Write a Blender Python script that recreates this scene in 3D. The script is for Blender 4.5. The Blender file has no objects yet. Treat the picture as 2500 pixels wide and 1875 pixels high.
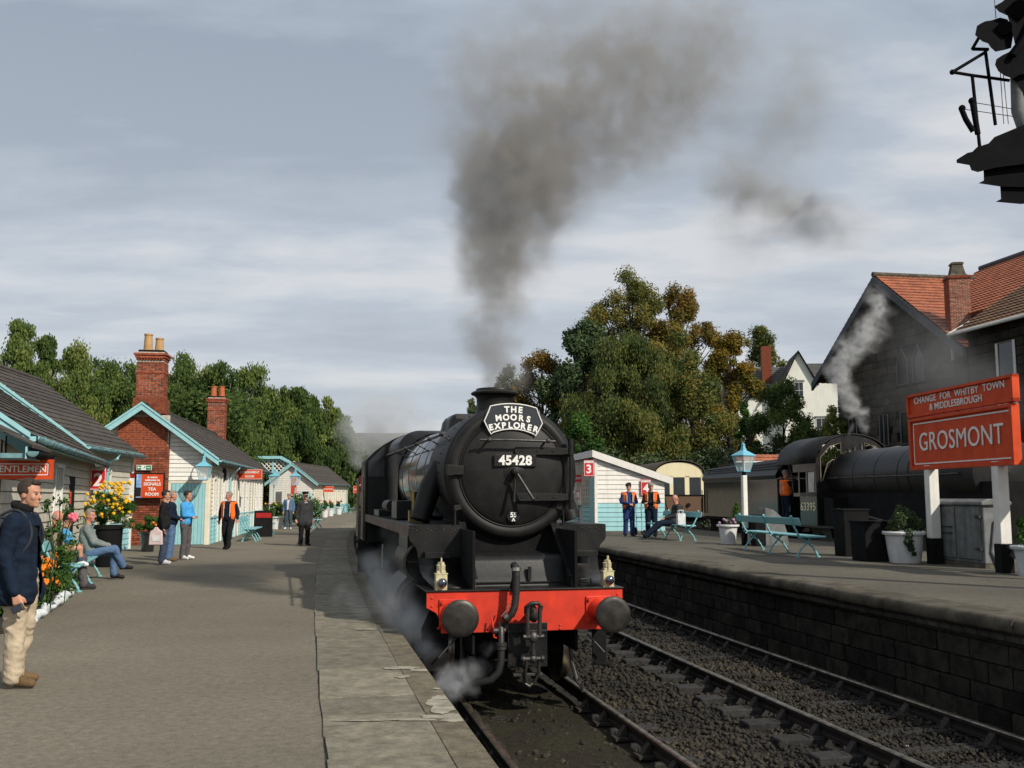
import bpy, math, random
import numpy as np
from mathutils import Vector, Matrix, Euler, noise
R = math.radians
PI = math.pi
sc = bpy.context.scene
col = sc.collection
random.seed(7)
rng = np.random.default_rng(7)

# ---------------------------------------------------------------- camera, sky, sun, exposure
EYE = 1.62
cam_d = bpy.data.cameras.new('camera')
cam = bpy.data.objects.new('camera', cam_d)
col.objects.link(cam)
cam.location = (0, 0, EYE)
cam.rotation_euler = (R(90 + 6.46), 0, 0)
cam_d.lens = 35.0
cam_d.sensor_width = 36.0
cam_d.clip_start = 0.1
cam_d.clip_end = 9000
sc.camera = cam

SUN_AZ = 46.0      # degrees from -Y towards +X
SUN_EL = 36.0
sx, sy, sz = (math.sin(R(SUN_AZ)) * math.cos(R(SUN_EL)), -math.cos(R(SUN_AZ)) * math.cos(R(SUN_EL)), math.sin(R(SUN_EL)))
sun_d = bpy.data.lights.new('sun', 'SUN')
sun_d.energy = 4.3
sun_d.angle = R(0.7)
sun_d.color = (1.0, 0.93, 0.82)
sun = bpy.data.objects.new('sun', sun_d)
col.objects.link(sun)
sun.rotation_euler = Vector((sx, sy, sz)).to_track_quat('Z', 'Y').to_euler()
sun.location = (20, -20, 30)

world = bpy.data.worlds.new('World')
sc.world = world
world.use_nodes = True
wn, wl = world.node_tree.nodes, world.node_tree.links
wn.clear()
def wnode(t, **k):
    n = wn.new(t)
    for a, b in k.items():
        setattr(n, a, b)
    return n
w_out = wnode('ShaderNodeOutputWorld'); w_bg = wnode('ShaderNodeBackground')
w_bg.inputs[1].default_value = 0.1
sky = wnode('ShaderNodeTexSky', sky_type='NISHITA', sun_disc=False)
sky.sun_elevation = R(SUN_EL); sky.sun_rotation = R(180 - SUN_AZ); sky.dust_density = 2.0; sky.ozone_density = 1.5
tc = wnode('ShaderNodeTexCoord'); sep = wnode('ShaderNodeSeparateXYZ')
wl.new(tc.outputs['Generated'], sep.inputs[0])
def wmath(op, a, b=None):
    n = wnode('ShaderNodeMath', operation=op)
    for i, v in enumerate((a, b)):
        if v is None: continue
        if isinstance(v, (int, float)): n.inputs[i].default_value = v
        else: wl.new(v, n.inputs[i])
    return n.outputs[0]
zc = wmath('ADD', wmath('MAXIMUM', sep.outputs[2], 0.0), 0.14)
cmb = wnode('ShaderNodeCombineXYZ')
wl.new(wmath('DIVIDE', sep.outputs[0], zc), cmb.inputs[0])
wl.new(wmath('MULTIPLY', wmath('DIVIDE', sep.outputs[1], zc), 1.7), cmb.inputs[1])
def wnoise(scale, detail, rough, dist, off):
    mp = wnode('ShaderNodeMapping'); mp.inputs['Location'].default_value = off
    mp.inputs['Rotation'].default_value = (0, 0, R(-14))
    wl.new(cmb.outputs[0], mp.inputs[0])
    n = wnode('ShaderNodeTexNoise'); n.inputs['Scale'].default_value = scale; n.inputs['Detail'].default_value = detail
    n.inputs['Roughness'].default_value = rough; n.inputs['Distortion'].default_value = dist
    wl.new(mp.outputs[0], n.inputs['Vector'])
    return n.outputs[0]
n1 = wnoise(0.75, 6, 0.5, 0.35, (3.1, 1.7, 0)); n2 = wnoise(2.6, 7, 0.55, 0.2, (0, 5, 2))
mixn = wmath('ADD', wmath('MULTIPLY', n1, 0.72), wmath('MULTIPLY', n2, 0.28))
ramp = wnode('ShaderNodeValToRGB')
wl.new(mixn, ramp.inputs[0])
cr = ramp.color_ramp
cr.elements[0].position = 0.40; cr.elements[0].color = (0.365, 0.420, 0.498, 1)
cr.elements[1].position = 0.60; cr.elements[1].color = (0.74, 0.75, 0.77, 1)
e = cr.elements.new(0.495); e.color = (0.475, 0.535, 0.615, 1)
# thin cloud whitens towards the horizon
hz = wnode('ShaderNodeMapRange'); hz.inputs[1].default_value = 0.0; hz.inputs[2].default_value = 0.42
hz.inputs[3].default_value = 0.60; hz.inputs[4].default_value = 0.0
wl.new(sep.outputs[2], hz.inputs[0])
hm = wnode('ShaderNodeMix', data_type='RGBA')
hm.inputs[7].default_value = (0.66, 0.69, 0.735, 1)
wl.new(hz.outputs[0], hm.inputs[0]); wl.new(ramp.outputs[0], hm.inputs[6])
sclc = wnode('ShaderNodeVectorMath', operation='SCALE'); sclc.inputs[3].default_value = 10.0
wl.new(hm.outputs[2], sclc.inputs[0])
mixw = wnode('ShaderNodeMix', data_type='RGBA'); mixw.inputs[0].default_value = 0.9
wl.new(sky.outputs[0], mixw.inputs[6]); wl.new(sclc.outputs[0], mixw.inputs[7])
wl.new(mixw.outputs[2], w_bg.inputs[0]); wl.new(w_bg.outputs[0], w_out.inputs[0])

sc.view_settings.view_transform = 'Standard'
sc.view_settings.look = 'None'
sc.view_settings.exposure = 0.0
sc.view_settings.gamma = 1.0
sc.view_settings.use_curve_mapping = False
cy = sc.cycles
cy.use_denoising = True
cy.max_bounces = 6; cy.diffuse_bounces = 2; cy.glossy_bounces = 3; cy.transmission_bounces = 4
cy.volume_bounces = 1; cy.transparent_max_bounces = 8
cy.caustics_reflective = False; cy.caustics_refractive = False
cy.sample_clamp_indirect = 8

# ---------------------------------------------------------------- materials
MATS = {}
def mat(name, c, rough=0.75, metal=0.0, var=0.25, scale=3.0, bump=0.0, bscale=60.0, c2=None, obvar=0.0, spec=0.4,
        coat=0.0, stretch=(1, 1, 1), speck=0.0, tint=None, trans=0.0, streak=0.0, detail=5, lo=0.35, hi=0.65):
    m = bpy.data.materials.new(name); m.use_nodes = True
    MATS[name] = m
    nt = m.node_tree; N, L = nt.nodes, nt.links
    bs = N['Principled BSDF']
    bs.inputs['Roughness'].default_value = rough; bs.inputs['Metallic'].default_value = metal
    bs.inputs['Specular IOR Level'].default_value = spec; bs.inputs['Coat Weight'].default_value = coat
    bs.inputs['Coat Roughness'].default_value = 0.15
    geo = N.new('ShaderNodeNewGeometry'); mp = N.new('ShaderNodeMapping'); mp.inputs['Scale'].default_value = stretch
    L.new(geo.outputs['Position'], mp.inputs[0])
    c2 = c2 or tuple(x * (1 - var) for x in c)
    nz = N.new('ShaderNodeTexNoise'); nz.inputs['Scale'].default_value = scale; nz.inputs['Detail'].default_value = detail
    nz.inputs['Roughness'].default_value = 0.6
    L.new(mp.outputs[0], nz.inputs['Vector'])
    rp = N.new('ShaderNodeValToRGB'); rp.color_ramp.elements[0].position = lo; rp.color_ramp.elements[1].position = hi
    rp.color_ramp.elements[0].color = (*c2, 1); rp.color_ramp.elements[1].color = (*c, 1)
    L.new(nz.outputs[0], rp.inputs[0])
    out = rp.outputs[0]
    if tint:
        at = N.new('ShaderNodeAttribute'); at.attribute_name = 'tint'
        tr = N.new('ShaderNodeValToRGB')
        while len(tr.color_ramp.elements) < len(tint): tr.color_ramp.elements.new(0.5)
        for i, t in enumerate(tint):
            tr.color_ramp.elements[i].position = i / (len(tint) - 1); tr.color_ramp.elements[i].color = (*t, 1)
        L.new(at.outputs['Fac'], tr.inputs[0]); out = tr.outputs[0]
    if streak:
        mp2 = N.new('ShaderNodeMapping'); mp2.inputs['Scale'].default_value = (9, 9, 0.6)
        L.new(geo.outputs['Position'], mp2.inputs[0])
        n3 = N.new('ShaderNodeTexNoise'); n3.inputs['Scale'].default_value = 1.0; n3.inputs['Detail'].default_value = 4
        L.new(mp2.outputs[0], n3.inputs['Vector'])
        mr = N.new('ShaderNodeMapRange'); mr.inputs[1].default_value = 0.45; mr.inputs[2].default_value = 0.75
        mr.inputs[3].default_value = 1.0; mr.inputs[4].default_value = 1 - streak
        L.new(n3.outputs[0], mr.inputs[0])
        mu = N.new('ShaderNodeVectorMath'); mu.operation = 'SCALE'
        L.new(out, mu.inputs[0]); L.new(mr.outputs[0], mu.inputs[3]); out = mu.outputs[0]
    if speck:
        n4 = N.new('ShaderNodeTexNoise'); n4.inputs['Scale'].default_value = 95.0; n4.inputs['Detail'].default_value = 3; n4.inputs['Roughness'].default_value = 0.8
        L.new(mp.outputs[0], n4.inputs['Vector'])
        n5 = N.new('ShaderNodeTexNoise'); n5.inputs['Scale'].default_value = 14.0; n5.inputs['Detail'].default_value = 6; n5.inputs['Roughness'].default_value = 0.7
        L.new(mp.outputs[0], n5.inputs['Vector'])
        ad = N.new('ShaderNodeMath'); ad.operation = 'ADD'; L.new(n4.outputs[0], ad.inputs[0]); L.new(n5.outputs[0], ad.inputs[1])
        mr = N.new('ShaderNodeMapRange'); mr.inputs[1].default_value = 0.72; mr.inputs[2].default_value = 1.28
        mr.inputs[3].default_value = 1 - speck; mr.inputs[4].default_value = 1 + speck
        L.new(ad.outputs[0], mr.inputs[0])
        mu = N.new('ShaderNodeVectorMath'); mu.operation = 'SCALE'
        L.new(out, mu.inputs[0]); L.new(mr.outputs[0], mu.inputs[3]); out = mu.outputs[0]
    if obvar:
        oi = N.new('ShaderNodeObjectInfo'); mr = N.new('ShaderNodeMapRange')
        mr.inputs[3].default_value = 1 - obvar; mr.inputs[4].default_value = 1 + obvar
        L.new(oi.outputs['Random'], mr.inputs[0])
        mu = N.new('ShaderNodeVectorMath'); mu.operation = 'SCALE'
        L.new(out, mu.inputs[0]); L.new(mr.outputs[0], mu.inputs[3]); out = mu.outputs[0]
    L.new(out, bs.inputs['Base Color'])
    # roughness follows the dirt a little
    rr = N.new('ShaderNodeMapRange'); rr.inputs[3].default_value = min(1, rough + 0.12); rr.inputs[4].default_value = max(0.03, rough - 0.08)
    L.new(nz.outputs[0], rr.inputs[0]); L.new(rr.outputs[0], bs.inputs['Roughness'])
    if bump:
        nb = N.new('ShaderNodeTexNoise'); nb.inputs['Scale'].default_value = bscale; nb.inputs['Detail'].default_value = 4
        L.new(mp.outputs[0], nb.inputs['Vector'])
        b = N.new('ShaderNodeBump'); b.inputs['Strength'].default_value = min(1.0, bump); b.inputs['Distance'].default_value = 0.02
        L.new(nb.outputs[0], b.inputs['Height']); L.new(b.outputs[0], bs.inputs['Normal'])
    if trans:
        td = N.new('ShaderNodeBsdfTranslucent'); mx = N.new('ShaderNodeMixShader'); mx.inputs[0].default_value = trans
        L.new(out, td.inputs[0]); L.new(bs.outputs[0], mx.inputs[1]); L.new(td.outputs[0], mx.inputs[2])
        L.new(mx.outputs[0], N['Material Output'].inputs[0])
    return m

mat('black_paint', (0.008, 0.0085, 0.009), 0.36, 0, 0.5, 4, 0.05, 18, c2=(0.018, 0.017, 0.0155), spec=0.30, streak=0.35, detail=8)
mat('smokebox_black', (0.008, 0.0078, 0.0075), 0.48, 0, 0.4, 4, 0.05, 40, c2=(0.016, 0.0145, 0.013), spec=0.26, detail=8, streak=0.3)
mat('loco_gloss', (0.007, 0.008, 0.008), 0.22, 0, 0.4, 3, 0.25, 1.6, c2=(0.014, 0.014, 0.013), spec=0.35, coat=0.12)
mat('gloss_black', (0.008, 0.009, 0.010), 0.14, 0, 0.3, 3, 0, c2=(0.014, 0.014, 0.014), spec=0.65, coat=0.6)
mat('sooty_black', (0.010, 0.010, 0.010), 0.85, 0, 0.3, 5, 0.2, 40, spec=0.15)
mat('buffer_red', (0.66, 0.045, 0.018), 0.42, 0, 0.25, 5, 0.03, 30, c2=(0.50, 0.032, 0.014), spec=0.4, streak=0.12)
mat('steel_bright', (0.45, 0.42, 0.36), 0.28, 1.0, 0.4, 6, 0.05, 50)
mat('steel_worn', (0.10, 0.095, 0.09), 0.45, 0.7, 0.5, 7, 0.2, 60)
mat('buffer_face', (0.060, 0.054, 0.047), 0.45, 0.6, 0.5, 7, 0.06, 25, c2=(0.022, 0.020, 0.018), detail=9)
mat('rubber_hose', (0.014, 0.014, 0.014), 0.6, 0, 0.3, 8, 0.1, 90)
mat('lamp_cream', (0.62, 0.57, 0.36), 0.5, 0, 0.25, 30, 0.1, 90, c2=(0.40, 0.35, 0.2))
mat('white_letter', (0.82, 0.81, 0.76), 0.55, 0, 0.1, 10)
mat('cream_letter', (0.80, 0.74, 0.46), 0.55, 0, 0.1, 10)
mat('lens_dark', (0.02, 0.03, 0.05), 0.05, 0, 0.1, 10, spec=1.0, coat=1.0)
mat('valance_brown', (0.16, 0.11, 0.09), 0.6, 0, 0.4, 5, 0.1)
mat('maroon', (0.09, 0.012, 0.012), 0.35, 0, 0.2, 4, spec=0.5)
mat('brass', (0.35, 0.26, 0.10), 0.35, 0.9, 0.3, 20)
mat('asphalt_shaded', (0.130, 0.118, 0.092), 0.9, 0, 0.2, 0.6, 0.5, 130, speck=0.38, c2=(0.085, 0.078, 0.062), spec=0.25, detail=9, lo=0.3, hi=0.7)  # darker copy of asphalt, the right platform's shadows put into its colour
mat('signal_silhouette', (0.004, 0.004, 0.005), 0.8, spec=0.1)  # near-black colour holds the backlit silhouette of the signal
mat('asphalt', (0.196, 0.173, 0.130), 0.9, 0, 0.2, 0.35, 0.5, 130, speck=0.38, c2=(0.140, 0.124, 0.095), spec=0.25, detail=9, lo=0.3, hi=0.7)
mat('coping_concrete', (0.232, 0.210, 0.158), 0.88, speck=0.35, metal=0, var=0.3, scale=5, bump=0.5, bscale=110, c2=(0.145, 0.131, 0.098), obvar=0.16, spec=0.25, detail=9)
if 0: mat('x', (0.195, 0.180, 0.140), 0.88, 0, 0.3, 5, 0.5, 110, c2=(0.130, 0.120, 0.094), obvar=0.14, spec=0.25, detail=9)
mat('coping_nose', (0.175, 0.150, 0.105), 0.88, speck=0.35, metal=0, var=0.3, scale=6, bump=0.5, bscale=90, c2=(0.105, 0.092, 0.065), obvar=0.14, spec=0.2)
if 0: mat('x', (0.165, 0.145, 0.105), 0.88, 0, 0.3, 6, 0.5, 90, c2=(0.105, 0.092, 0.068), obvar=0.12, spec=0.2)
mat('mortar_patch', (0.33, 0.305, 0.235), 0.9, 0, 0.25, 7, 0.3, 60, speck=0.3, c2=(0.22, 0.205, 0.16))
mat('soil_dark', (0.035, 0.030, 0.022), 0.95, 0, 0.4, 8, 0.5, 40)
mat('ballast_bed', (0.040, 0.036, 0.029), 0.95, 0, 0.5, 7, 1.0, 35, c2=(0.016, 0.0145, 0.012), spec=0.2, detail=10)
mat('ballast_stone', (0.085, 0.075, 0.058), 0.9, 0, 0.5, 2.2, 0.3, 60, c2=(0.028, 0.026, 0.023), spec=0.3, tint=[(0.009, 0.0085, 0.0075), (0.020, 0.018, 0.015), (0.036, 0.030, 0.021), (0.075, 0.062, 0.040)])
mat('moss_ground', (0.032, 0.030, 0.017), 0.95, 0, 0.5, 1.6, 1.0, 60, speck=0.75, c2=(0.026, 0.022, 0.016), spec=0.15, detail=10)
mat('sleeper_wood', (0.034, 0.032, 0.030), 0.9, 0, 0.3, 9, 0.5, 60, speck=0.5, c2=(0.019, 0.018, 0.017), obvar=0.3, stretch=(1, 1, 1))
mat('rail_top', (0.30, 0.26, 0.20), 0.38, 0.8, 0.35, 9, 0.1, 60, c2=(0.10, 0.085, 0.06))
mat('rail_side', (0.028, 0.021, 0.016), 0.85, 0.1, 0.4, 9, 0.3, 60)
mat('rail_chair', (0.040, 0.033, 0.027), 0.85, 0.1, 0.4, 14, 0.3, 60, obvar=0.2)
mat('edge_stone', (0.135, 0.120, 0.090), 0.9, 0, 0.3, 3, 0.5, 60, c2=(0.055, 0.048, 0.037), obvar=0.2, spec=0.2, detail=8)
mat('wall_stone', (0.042, 0.037, 0.029), 0.92, 0, 0.4, 5, 0.6, 40, c2=(0.013, 0.012, 0.010), obvar=0.5, spec=0.2, detail=8)
mat('corbel_stone', (0.095, 0.088, 0.075), 0.9, 0, 0.4, 6, 0.5, 40, c2=(0.05, 0.046, 0.04), obvar=0.25, spec=0.2)
mat('joint_dark', (0.016, 0.015, 0.013), 0.95, 0, 0.3, 8, 0.3, 50, spec=0.1)
mat('mortar', (0.62, 0.55, 0.45), 0.95, 0, 0.4, 9, 0.3, 50)
mat('brick', (0.34, 0.095, 0.045), 0.9, 0, 0.4, 8, 0.4, 60, c2=(0.17, 0.05, 0.03), obvar=0.35, spec=0.2)
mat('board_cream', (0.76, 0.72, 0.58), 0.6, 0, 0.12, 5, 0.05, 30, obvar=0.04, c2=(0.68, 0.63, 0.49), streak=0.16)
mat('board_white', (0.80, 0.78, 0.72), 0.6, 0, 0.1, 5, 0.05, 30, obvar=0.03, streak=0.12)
mat('board_grey_shade', (0.62, 0.58, 0.47), 0.65, 0, 0.15, 5, 0.05, 30, obvar=0.05, streak=0.18)  # darker copy of cream, the shade of side walls put into it
mat('pale_blue', (0.32, 0.60, 0.63), 0.5, 0, 0.1, 6, 0.05, 30, obvar=0.03, streak=0.12)
mat('bench_blue', (0.20, 0.47, 0.49), 0.45, 0, 0.12, 6, 0.05, 30)
mat('lamp_blue', (0.16, 0.46, 0.58), 0.45, 0, 0.12, 6)
mat('gutter_blue', (0.17, 0.33, 0.36), 0.5, 0, 0.35, 6, 0.05, 30, c2=(0.07, 0.12, 0.13))
mat('tile_brown', (0.072, 0.060, 0.050), 0.85, 0, 0.3, 3, 0.3, 50, c2=(0.045, 0.038, 0.032), obvar=0.15)
mat('slate_grey', (0.13, 0.13, 0.125), 0.7, 0, 0.3, 3, 0.3, 50, obvar=0.15)
mat('pantile', (0.42, 0.145, 0.070), 0.8, 0, 0.4, 1.6, 0.2, 50, speck=0.25, c2=(0.24, 0.085, 0.05), detail=8)
mat('pantile_brown', (0.20, 0.11, 0.055), 0.8, 0, 0.4, 2.5, 0.2, 50, c2=(0.09, 0.055, 0.035), detail=8)
mat('barge_grey', (0.085, 0.09, 0.10), 0.7, 0, 0.3, 4)
mat('dark_stone', (0.062, 0.052, 0.038), 0.92, 0, 0.4, 1.5, 0.5, 30, c2=(0.030, 0.026, 0.021), obvar=0.4, spec=0.2)
mat('leaf_stem', (0.04, 0.07, 0.025), 0.8)
mat('frame_dull', (0.30, 0.25, 0.16), 0.5, 0.3)
mat('glass_dark', (0.015, 0.018, 0.02), 0.08, 0, 0.2, 3, spec=0.8)
mat('window_grey', (0.14, 0.14, 0.135), 0.7)
mat('glass_pale', (0.30, 0.33, 0.33), 0.15, 0, 0.3, 5, spec=0.8)
mat('sign_red', (0.66, 0.080, 0.020), 0.6, 0, 0.15, 4, c2=(0.56, 0.060, 0.016), spec=0.2, streak=0.1)
mat('sign_crimson', (0.60, 0.02, 0.03), 0.45, 0, 0.1, 4)
mat('sign_green', (0.02, 0.22, 0.10), 0.5, 0, 0.1, 4)
mat('sky_print', (0.10, 0.28, 0.62), 0.5, 0, 0.1, 4, c2=(0.5, 0.6, 0.75))
mat('chimney_pot', (0.50, 0.30, 0.13), 0.8, 0, 0.2, 6)
mat('chimney_pot_red', (0.48, 0.13, 0.05), 0.8, 0, 0.2, 6)
mat('render_white', (0.82, 0.80, 0.72), 0.85, 0, 0.08, 1, 0.1, 20, streak=0.1)
mat('coach_cream', (0.80, 0.71, 0.46), 0.4, 0, 0.06, 3, streak=0.08)
mat('coach_brown', (0.13, 0.075, 0.04), 0.45, 0, 0.2, 3)
mat('tub_white', (0.74, 0.74, 0.72), 0.5, 0, 0.15, 6, 0.05, 20, streak=0.12)
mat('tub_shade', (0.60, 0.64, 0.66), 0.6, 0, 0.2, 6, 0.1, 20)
mat('cabinet_grey', (0.19, 0.20, 0.20), 0.65, 0, 0.4, 5, 0.1, 30, c2=(0.12, 0.125, 0.12), streak=0.35)
mat('bark_dark', (0.05, 0.04, 0.03), 0.9, 0, 0.4, 6, 0.5, 30)
mat('bark_birch', (0.45, 0.43, 0.38), 0.85, 0, 0.6, 2, 0.3, 30, c2=(0.08, 0.07, 0.05))
mat('grass_far', (0.055, 0.095, 0.028), 0.95, 0, 0.3, 0.02, 0, c2=(0.035, 0.07, 0.025))
mat('grass_near', (0.035, 0.06, 0.018), 0.95, 0, 0.4, 1.0, 0.6, 20)
mat('moor_far', (0.12, 0.12, 0.10), 0.95, 0, 0.3, 0.02, 0)
mat('leaf_birch', (0.1, 0.1, 0.1), 0.75, tint=[(0.037, 0.073, 0.020), (0.088, 0.140, 0.035), (0.144, 0.206, 0.048), (0.250, 0.275, 0.069)], trans=0.4, spec=0.25)
mat('leaf_olive', (0.1, 0.1, 0.1), 0.75, tint=[(0.044, 0.070, 0.021), (0.104, 0.137, 0.036), (0.182, 0.189, 0.047), (0.312, 0.215, 0.046)], trans=0.4, spec=0.25)
mat('leaf_autumn', (0.1, 0.1, 0.1), 0.75, tint=[(0.092, 0.092, 0.023), (0.196, 0.149, 0.034), (0.299, 0.178, 0.034), (0.368, 0.149, 0.029)], trans=0.4, spec=0.25)
mat('leaf_yellow', (0.1, 0.1, 0.1), 0.75, tint=[(0.066, 0.083, 0.015), (0.176, 0.143, 0.022), (0.308, 0.198, 0.024), (0.396, 0.187, 0.022)], trans=0.3, spec=0.25)
mat('leaf_dark', (0.1, 0.1, 0.1), 0.75, tint=[(0.018, 0.039, 0.018), (0.039, 0.072, 0.027), (0.075, 0.112, 0.041), (0.128, 0.158, 0.060)], trans=0.2, spec=0.3)
mat('leaf_green', (0.1, 0.1, 0.1), 0.75, tint=[(0.02, 0.06, 0.012), (0.045, 0.11, 0.02), (0.07, 0.15, 0.025), (0.11, 0.19, 0.04)], trans=0.3, spec=0.25)
mat('petal_yellow', (0.80, 0.46, 0.01), 0.6, 0, 0.1, 20)
mat('petal_orange', (0.85, 0.22, 0.01), 0.6, 0, 0.1, 20)
mat('petal_pink', (0.75, 0.16, 0.22), 0.6, 0, 0.1, 20)
mat('petal_mauve', (0.42, 0.25, 0.42), 0.6, 0, 0.2, 20)
mat('skin', (0.52, 0.26, 0.17), 0.55, 0, 0.15, 30, spec=0.35)
mat('skin_red', (0.55, 0.24, 0.17), 0.55, 0, 0.15, 30, spec=0.35)
mat('hair_brown', (0.045, 0.025, 0.014), 0.6, 0, 0.5, 60, 0.6, 120)
mat('hair_dark', (0.02, 0.014, 0.01), 0.6, 0, 0.5, 60, 0.6, 120)
mat('hair_grey', (0.30, 0.26, 0.21), 0.7, 0, 0.4, 60, 0.6, 120)
for nm, c, ro in (('cloth_navy', (0.007, 0.015, 0.032), .85), ('cloth_black', (0.013, 0.013, 0.014), .9), ('cloth_beige', (0.50, 0.41, 0.29), .9),
                  ('cloth_greyblue', (0.22, 0.25, 0.24), .9), ('denim', (0.10, 0.17, 0.30), .9), ('denim_dark', (0.06, 0.085, 0.13), .9), ('cloth_grey', (0.11, 0.10, 0.105), .9),
                  ('hoodie_blue', (0.07, 0.36, 0.72), .85), ('hivis', (0.95, 0.17, 0.02), .8), ('overall_blue', (0.022, 0.045, 0.15), .85),
                  ('cloth_tan', (0.30, 0.24, 0.17), .9), ('cloth_white', (0.75, 0.75, 0.74), .85), ('shoe_brown', (0.16, 0.10, 0.05), .8),
                  ('shoe_white', (0.75, 0.75, 0.74), .6), ('shoe_black', (0.012, 0.011, 0.011), .5), ('charcoal', (0.045, 0.045, 0.047), .9), ('cloth_red', (0.35, 0.02, 0.02), .9),
                  ('bag_plastic', (0.72, 0.55, 0.55), .5), ('backpack_grey', (0.035, 0.04, 0.047), .8), ('reflective', (0.55, 0.55, 0.5), .5)):
    mat(nm, c, ro, 0, 0.28, 9, 0.35, 45, spec=0.2)

# ---------------------------------------------------------------- mesh builder
class B:
    def __init__(s):
        s.v = []; s.f = []
    def add(s, vs, fs, M=None):
        o = len(s.v)
        if M is not None: vs = [M @ Vector(p) for p in vs]
        s.v.extend([tuple(p) for p in vs]); s.f.extend([tuple(i + o for i in f) for f in fs])
        return s
    def box(s, c, d, rot=None):
        x, y, z = d[0] / 2, d[1] / 2, d[2] / 2
        vs = [(-x, -y, -z), (x, -y, -z), (x, y, -z), (-x, y, -z), (-x, -y, z), (x, -y, z), (x, y, z), (-x, y, z)]
        M = Matrix.Translation(c) @ (Euler(rot).to_matrix().to_4x4() if rot else Matrix())
        return s.add(vs, [(0, 3, 2, 1), (4, 5, 6, 7), (0, 1, 5, 4), (1, 2, 6, 5), (2, 3, 7, 6), (3, 0, 4, 7)], M)
    def bb(s, a, b):   # box from corner to corner
        return s.box([(a[i] + b[i]) / 2 for i in range(3)], [abs(b[i] - a[i]) for i in range(3)])
    def prism(s, poly, ext, base=(0, 0, 0), ax=((1, 0, 0), (0, 0, 1))):
        a, b = Vector(ax[0]), Vector(ax[1]); e = Vector(ext); o = Vector(base); n = len(poly)
        p0 = [o + a * p[0] + b * p[1] for p in poly]; p1 = [p + e for p in p0]
        return s.add(p0 + p1, [tuple(range(n))[::-1], tuple(range(n, 2 * n))] + [(i, (i + 1) % n, (i + 1) % n + n, i + n) for i in range(n)])
    def cyl(s, p0, p1, r0, r1=None, n=16, cap=True):
        r1 = r0 if r1 is None else r1
        p0, p1 = Vector(p0), Vector(p1); d = (p1 - p0)
        q = d.to_track_quat('Z', 'Y') if d.length > 1e-9 else Euler((0, 0, 0)).to_quaternion()
        vs = []
        for p, r in ((p0, r0), (p1, r1)):
            for i in range(n):
                t = 2 * PI * i / n
                vs.append(p + q @ Vector((r * math.cos(t), r * math.sin(t), 0)))
        fs = [(i, (i + 1) % n, (i + 1) % n + n, i + n) for i in range(n)]
        if cap: fs += [tuple(range(n))[::-1], tuple(range(n, 2 * n))]
        return s.add(vs, fs)
    def tube(s, pts, r, n=8, closed=False):
        pts = [Vector(p) for p in pts]; m = len(pts); rr = r if isinstance(r, (list, tuple)) else [r] * m
        vs = []; up = Vector((0, 0, 1)); prev = None
        for i, p in enumerate(pts):
            a = pts[(i - 1) % m] if (closed or i > 0) else p; b = pts[(i + 1) % m] if (closed or i < m - 1) else p
            d = (b - a).normalized()
            if prev is None:
                x = d.cross(up if abs(d.z) < 0.95 else Vector((1, 0, 0))).normalized()
            else:
                x = (prev - d * prev.dot(d)).normalized()
            prev = x; y = d.cross(x)
            for k in range(n):
                t = 2 * PI * k / n
                vs.append(p + x * (rr[i] * math.cos(t)) + y * (rr[i] * math.sin(t)))
        fs = []
        for i in range(m if closed else m - 1):
            j = (i + 1) % m
            for k in range(n):
                l = (k + 1) % n
                fs.append((i * n + k, i * n + l, j * n + l, j * n + k))
        if not closed: fs += [tuple(range(n))[::-1], tuple(range((m - 1) * n, m * n))]
        return s.add(vs, fs)
    def lathe(s, prof, c=(0, 0, 0), n=24, axis=(0, 0, 1), sq=None):
        q = Vector(axis).to_track_quat('Z', 'Y') if tuple(axis) != (0, 0, 1) else Euler((0, 0, 0)).to_quaternion()
        c = Vector(c); vs = []
        for r, z in prof:
            for i in range(n):
                t = 2 * PI * (i + (0.5 if n <= 8 else 0)) / n
                vs.append(c + q @ Vector((r * math.cos(t), r * math.sin(t), z)))
        m = len(prof)
        fs = [(i * n + k, i * n + (k + 1) % n, (i + 1) * n + (k + 1) % n, (i + 1) * n + k) for i in range(m - 1) for k in range(n)]
        if prof[0][0] > 1e-4: fs.append(tuple(range(n))[::-1])
        if prof[-1][0] > 1e-4: fs.append(tuple(range((m - 1) * n, m * n)))
        return s.add(vs, fs)
    def ball(s, c, r, sc_=(1, 1, 1), n=14, m=9, rot=None):
        vs = []; fs = []
        M = Matrix.Translation(c) @ (Euler(rot).to_matrix().to_4x4() if rot else Matrix())
        for i in range(m + 1):
            a = PI * i / m
            for k in range(n):
                t = 2 * PI * k / n
                vs.append((r * sc_[0] * math.sin(a) * math.cos(t), r * sc_[1] * math.sin(a) * math.sin(t), r * sc_[2] * math.cos(a)))
        for i in range(m):
            for k in range(n):
                fs.append((i * n + k, (i + 1) * n + k, (i + 1) * n + (k + 1) % n, i * n + (k + 1) % n))
        return s.add(vs, fs, M)
    def sheet(s, rows):   # grid of points
        h, w = len(rows), len(rows[0])
        return s.add([p for r in rows for p in r], [(i * w + k, i * w + k + 1, (i + 1) * w + k + 1, (i + 1) * w + k) for i in range(h - 1) for k in range(w - 1)])
    def out(s, name, m, parent=None, smooth=0, bevel=0, solid=0, loc=None, rot=None):
        me = bpy.data.meshes.new(name); me.from_pydata(s.v, [], s.f); me.validate(); me.update()
        return link(name, me, m, parent, smooth, bevel, solid, loc, rot)
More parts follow.
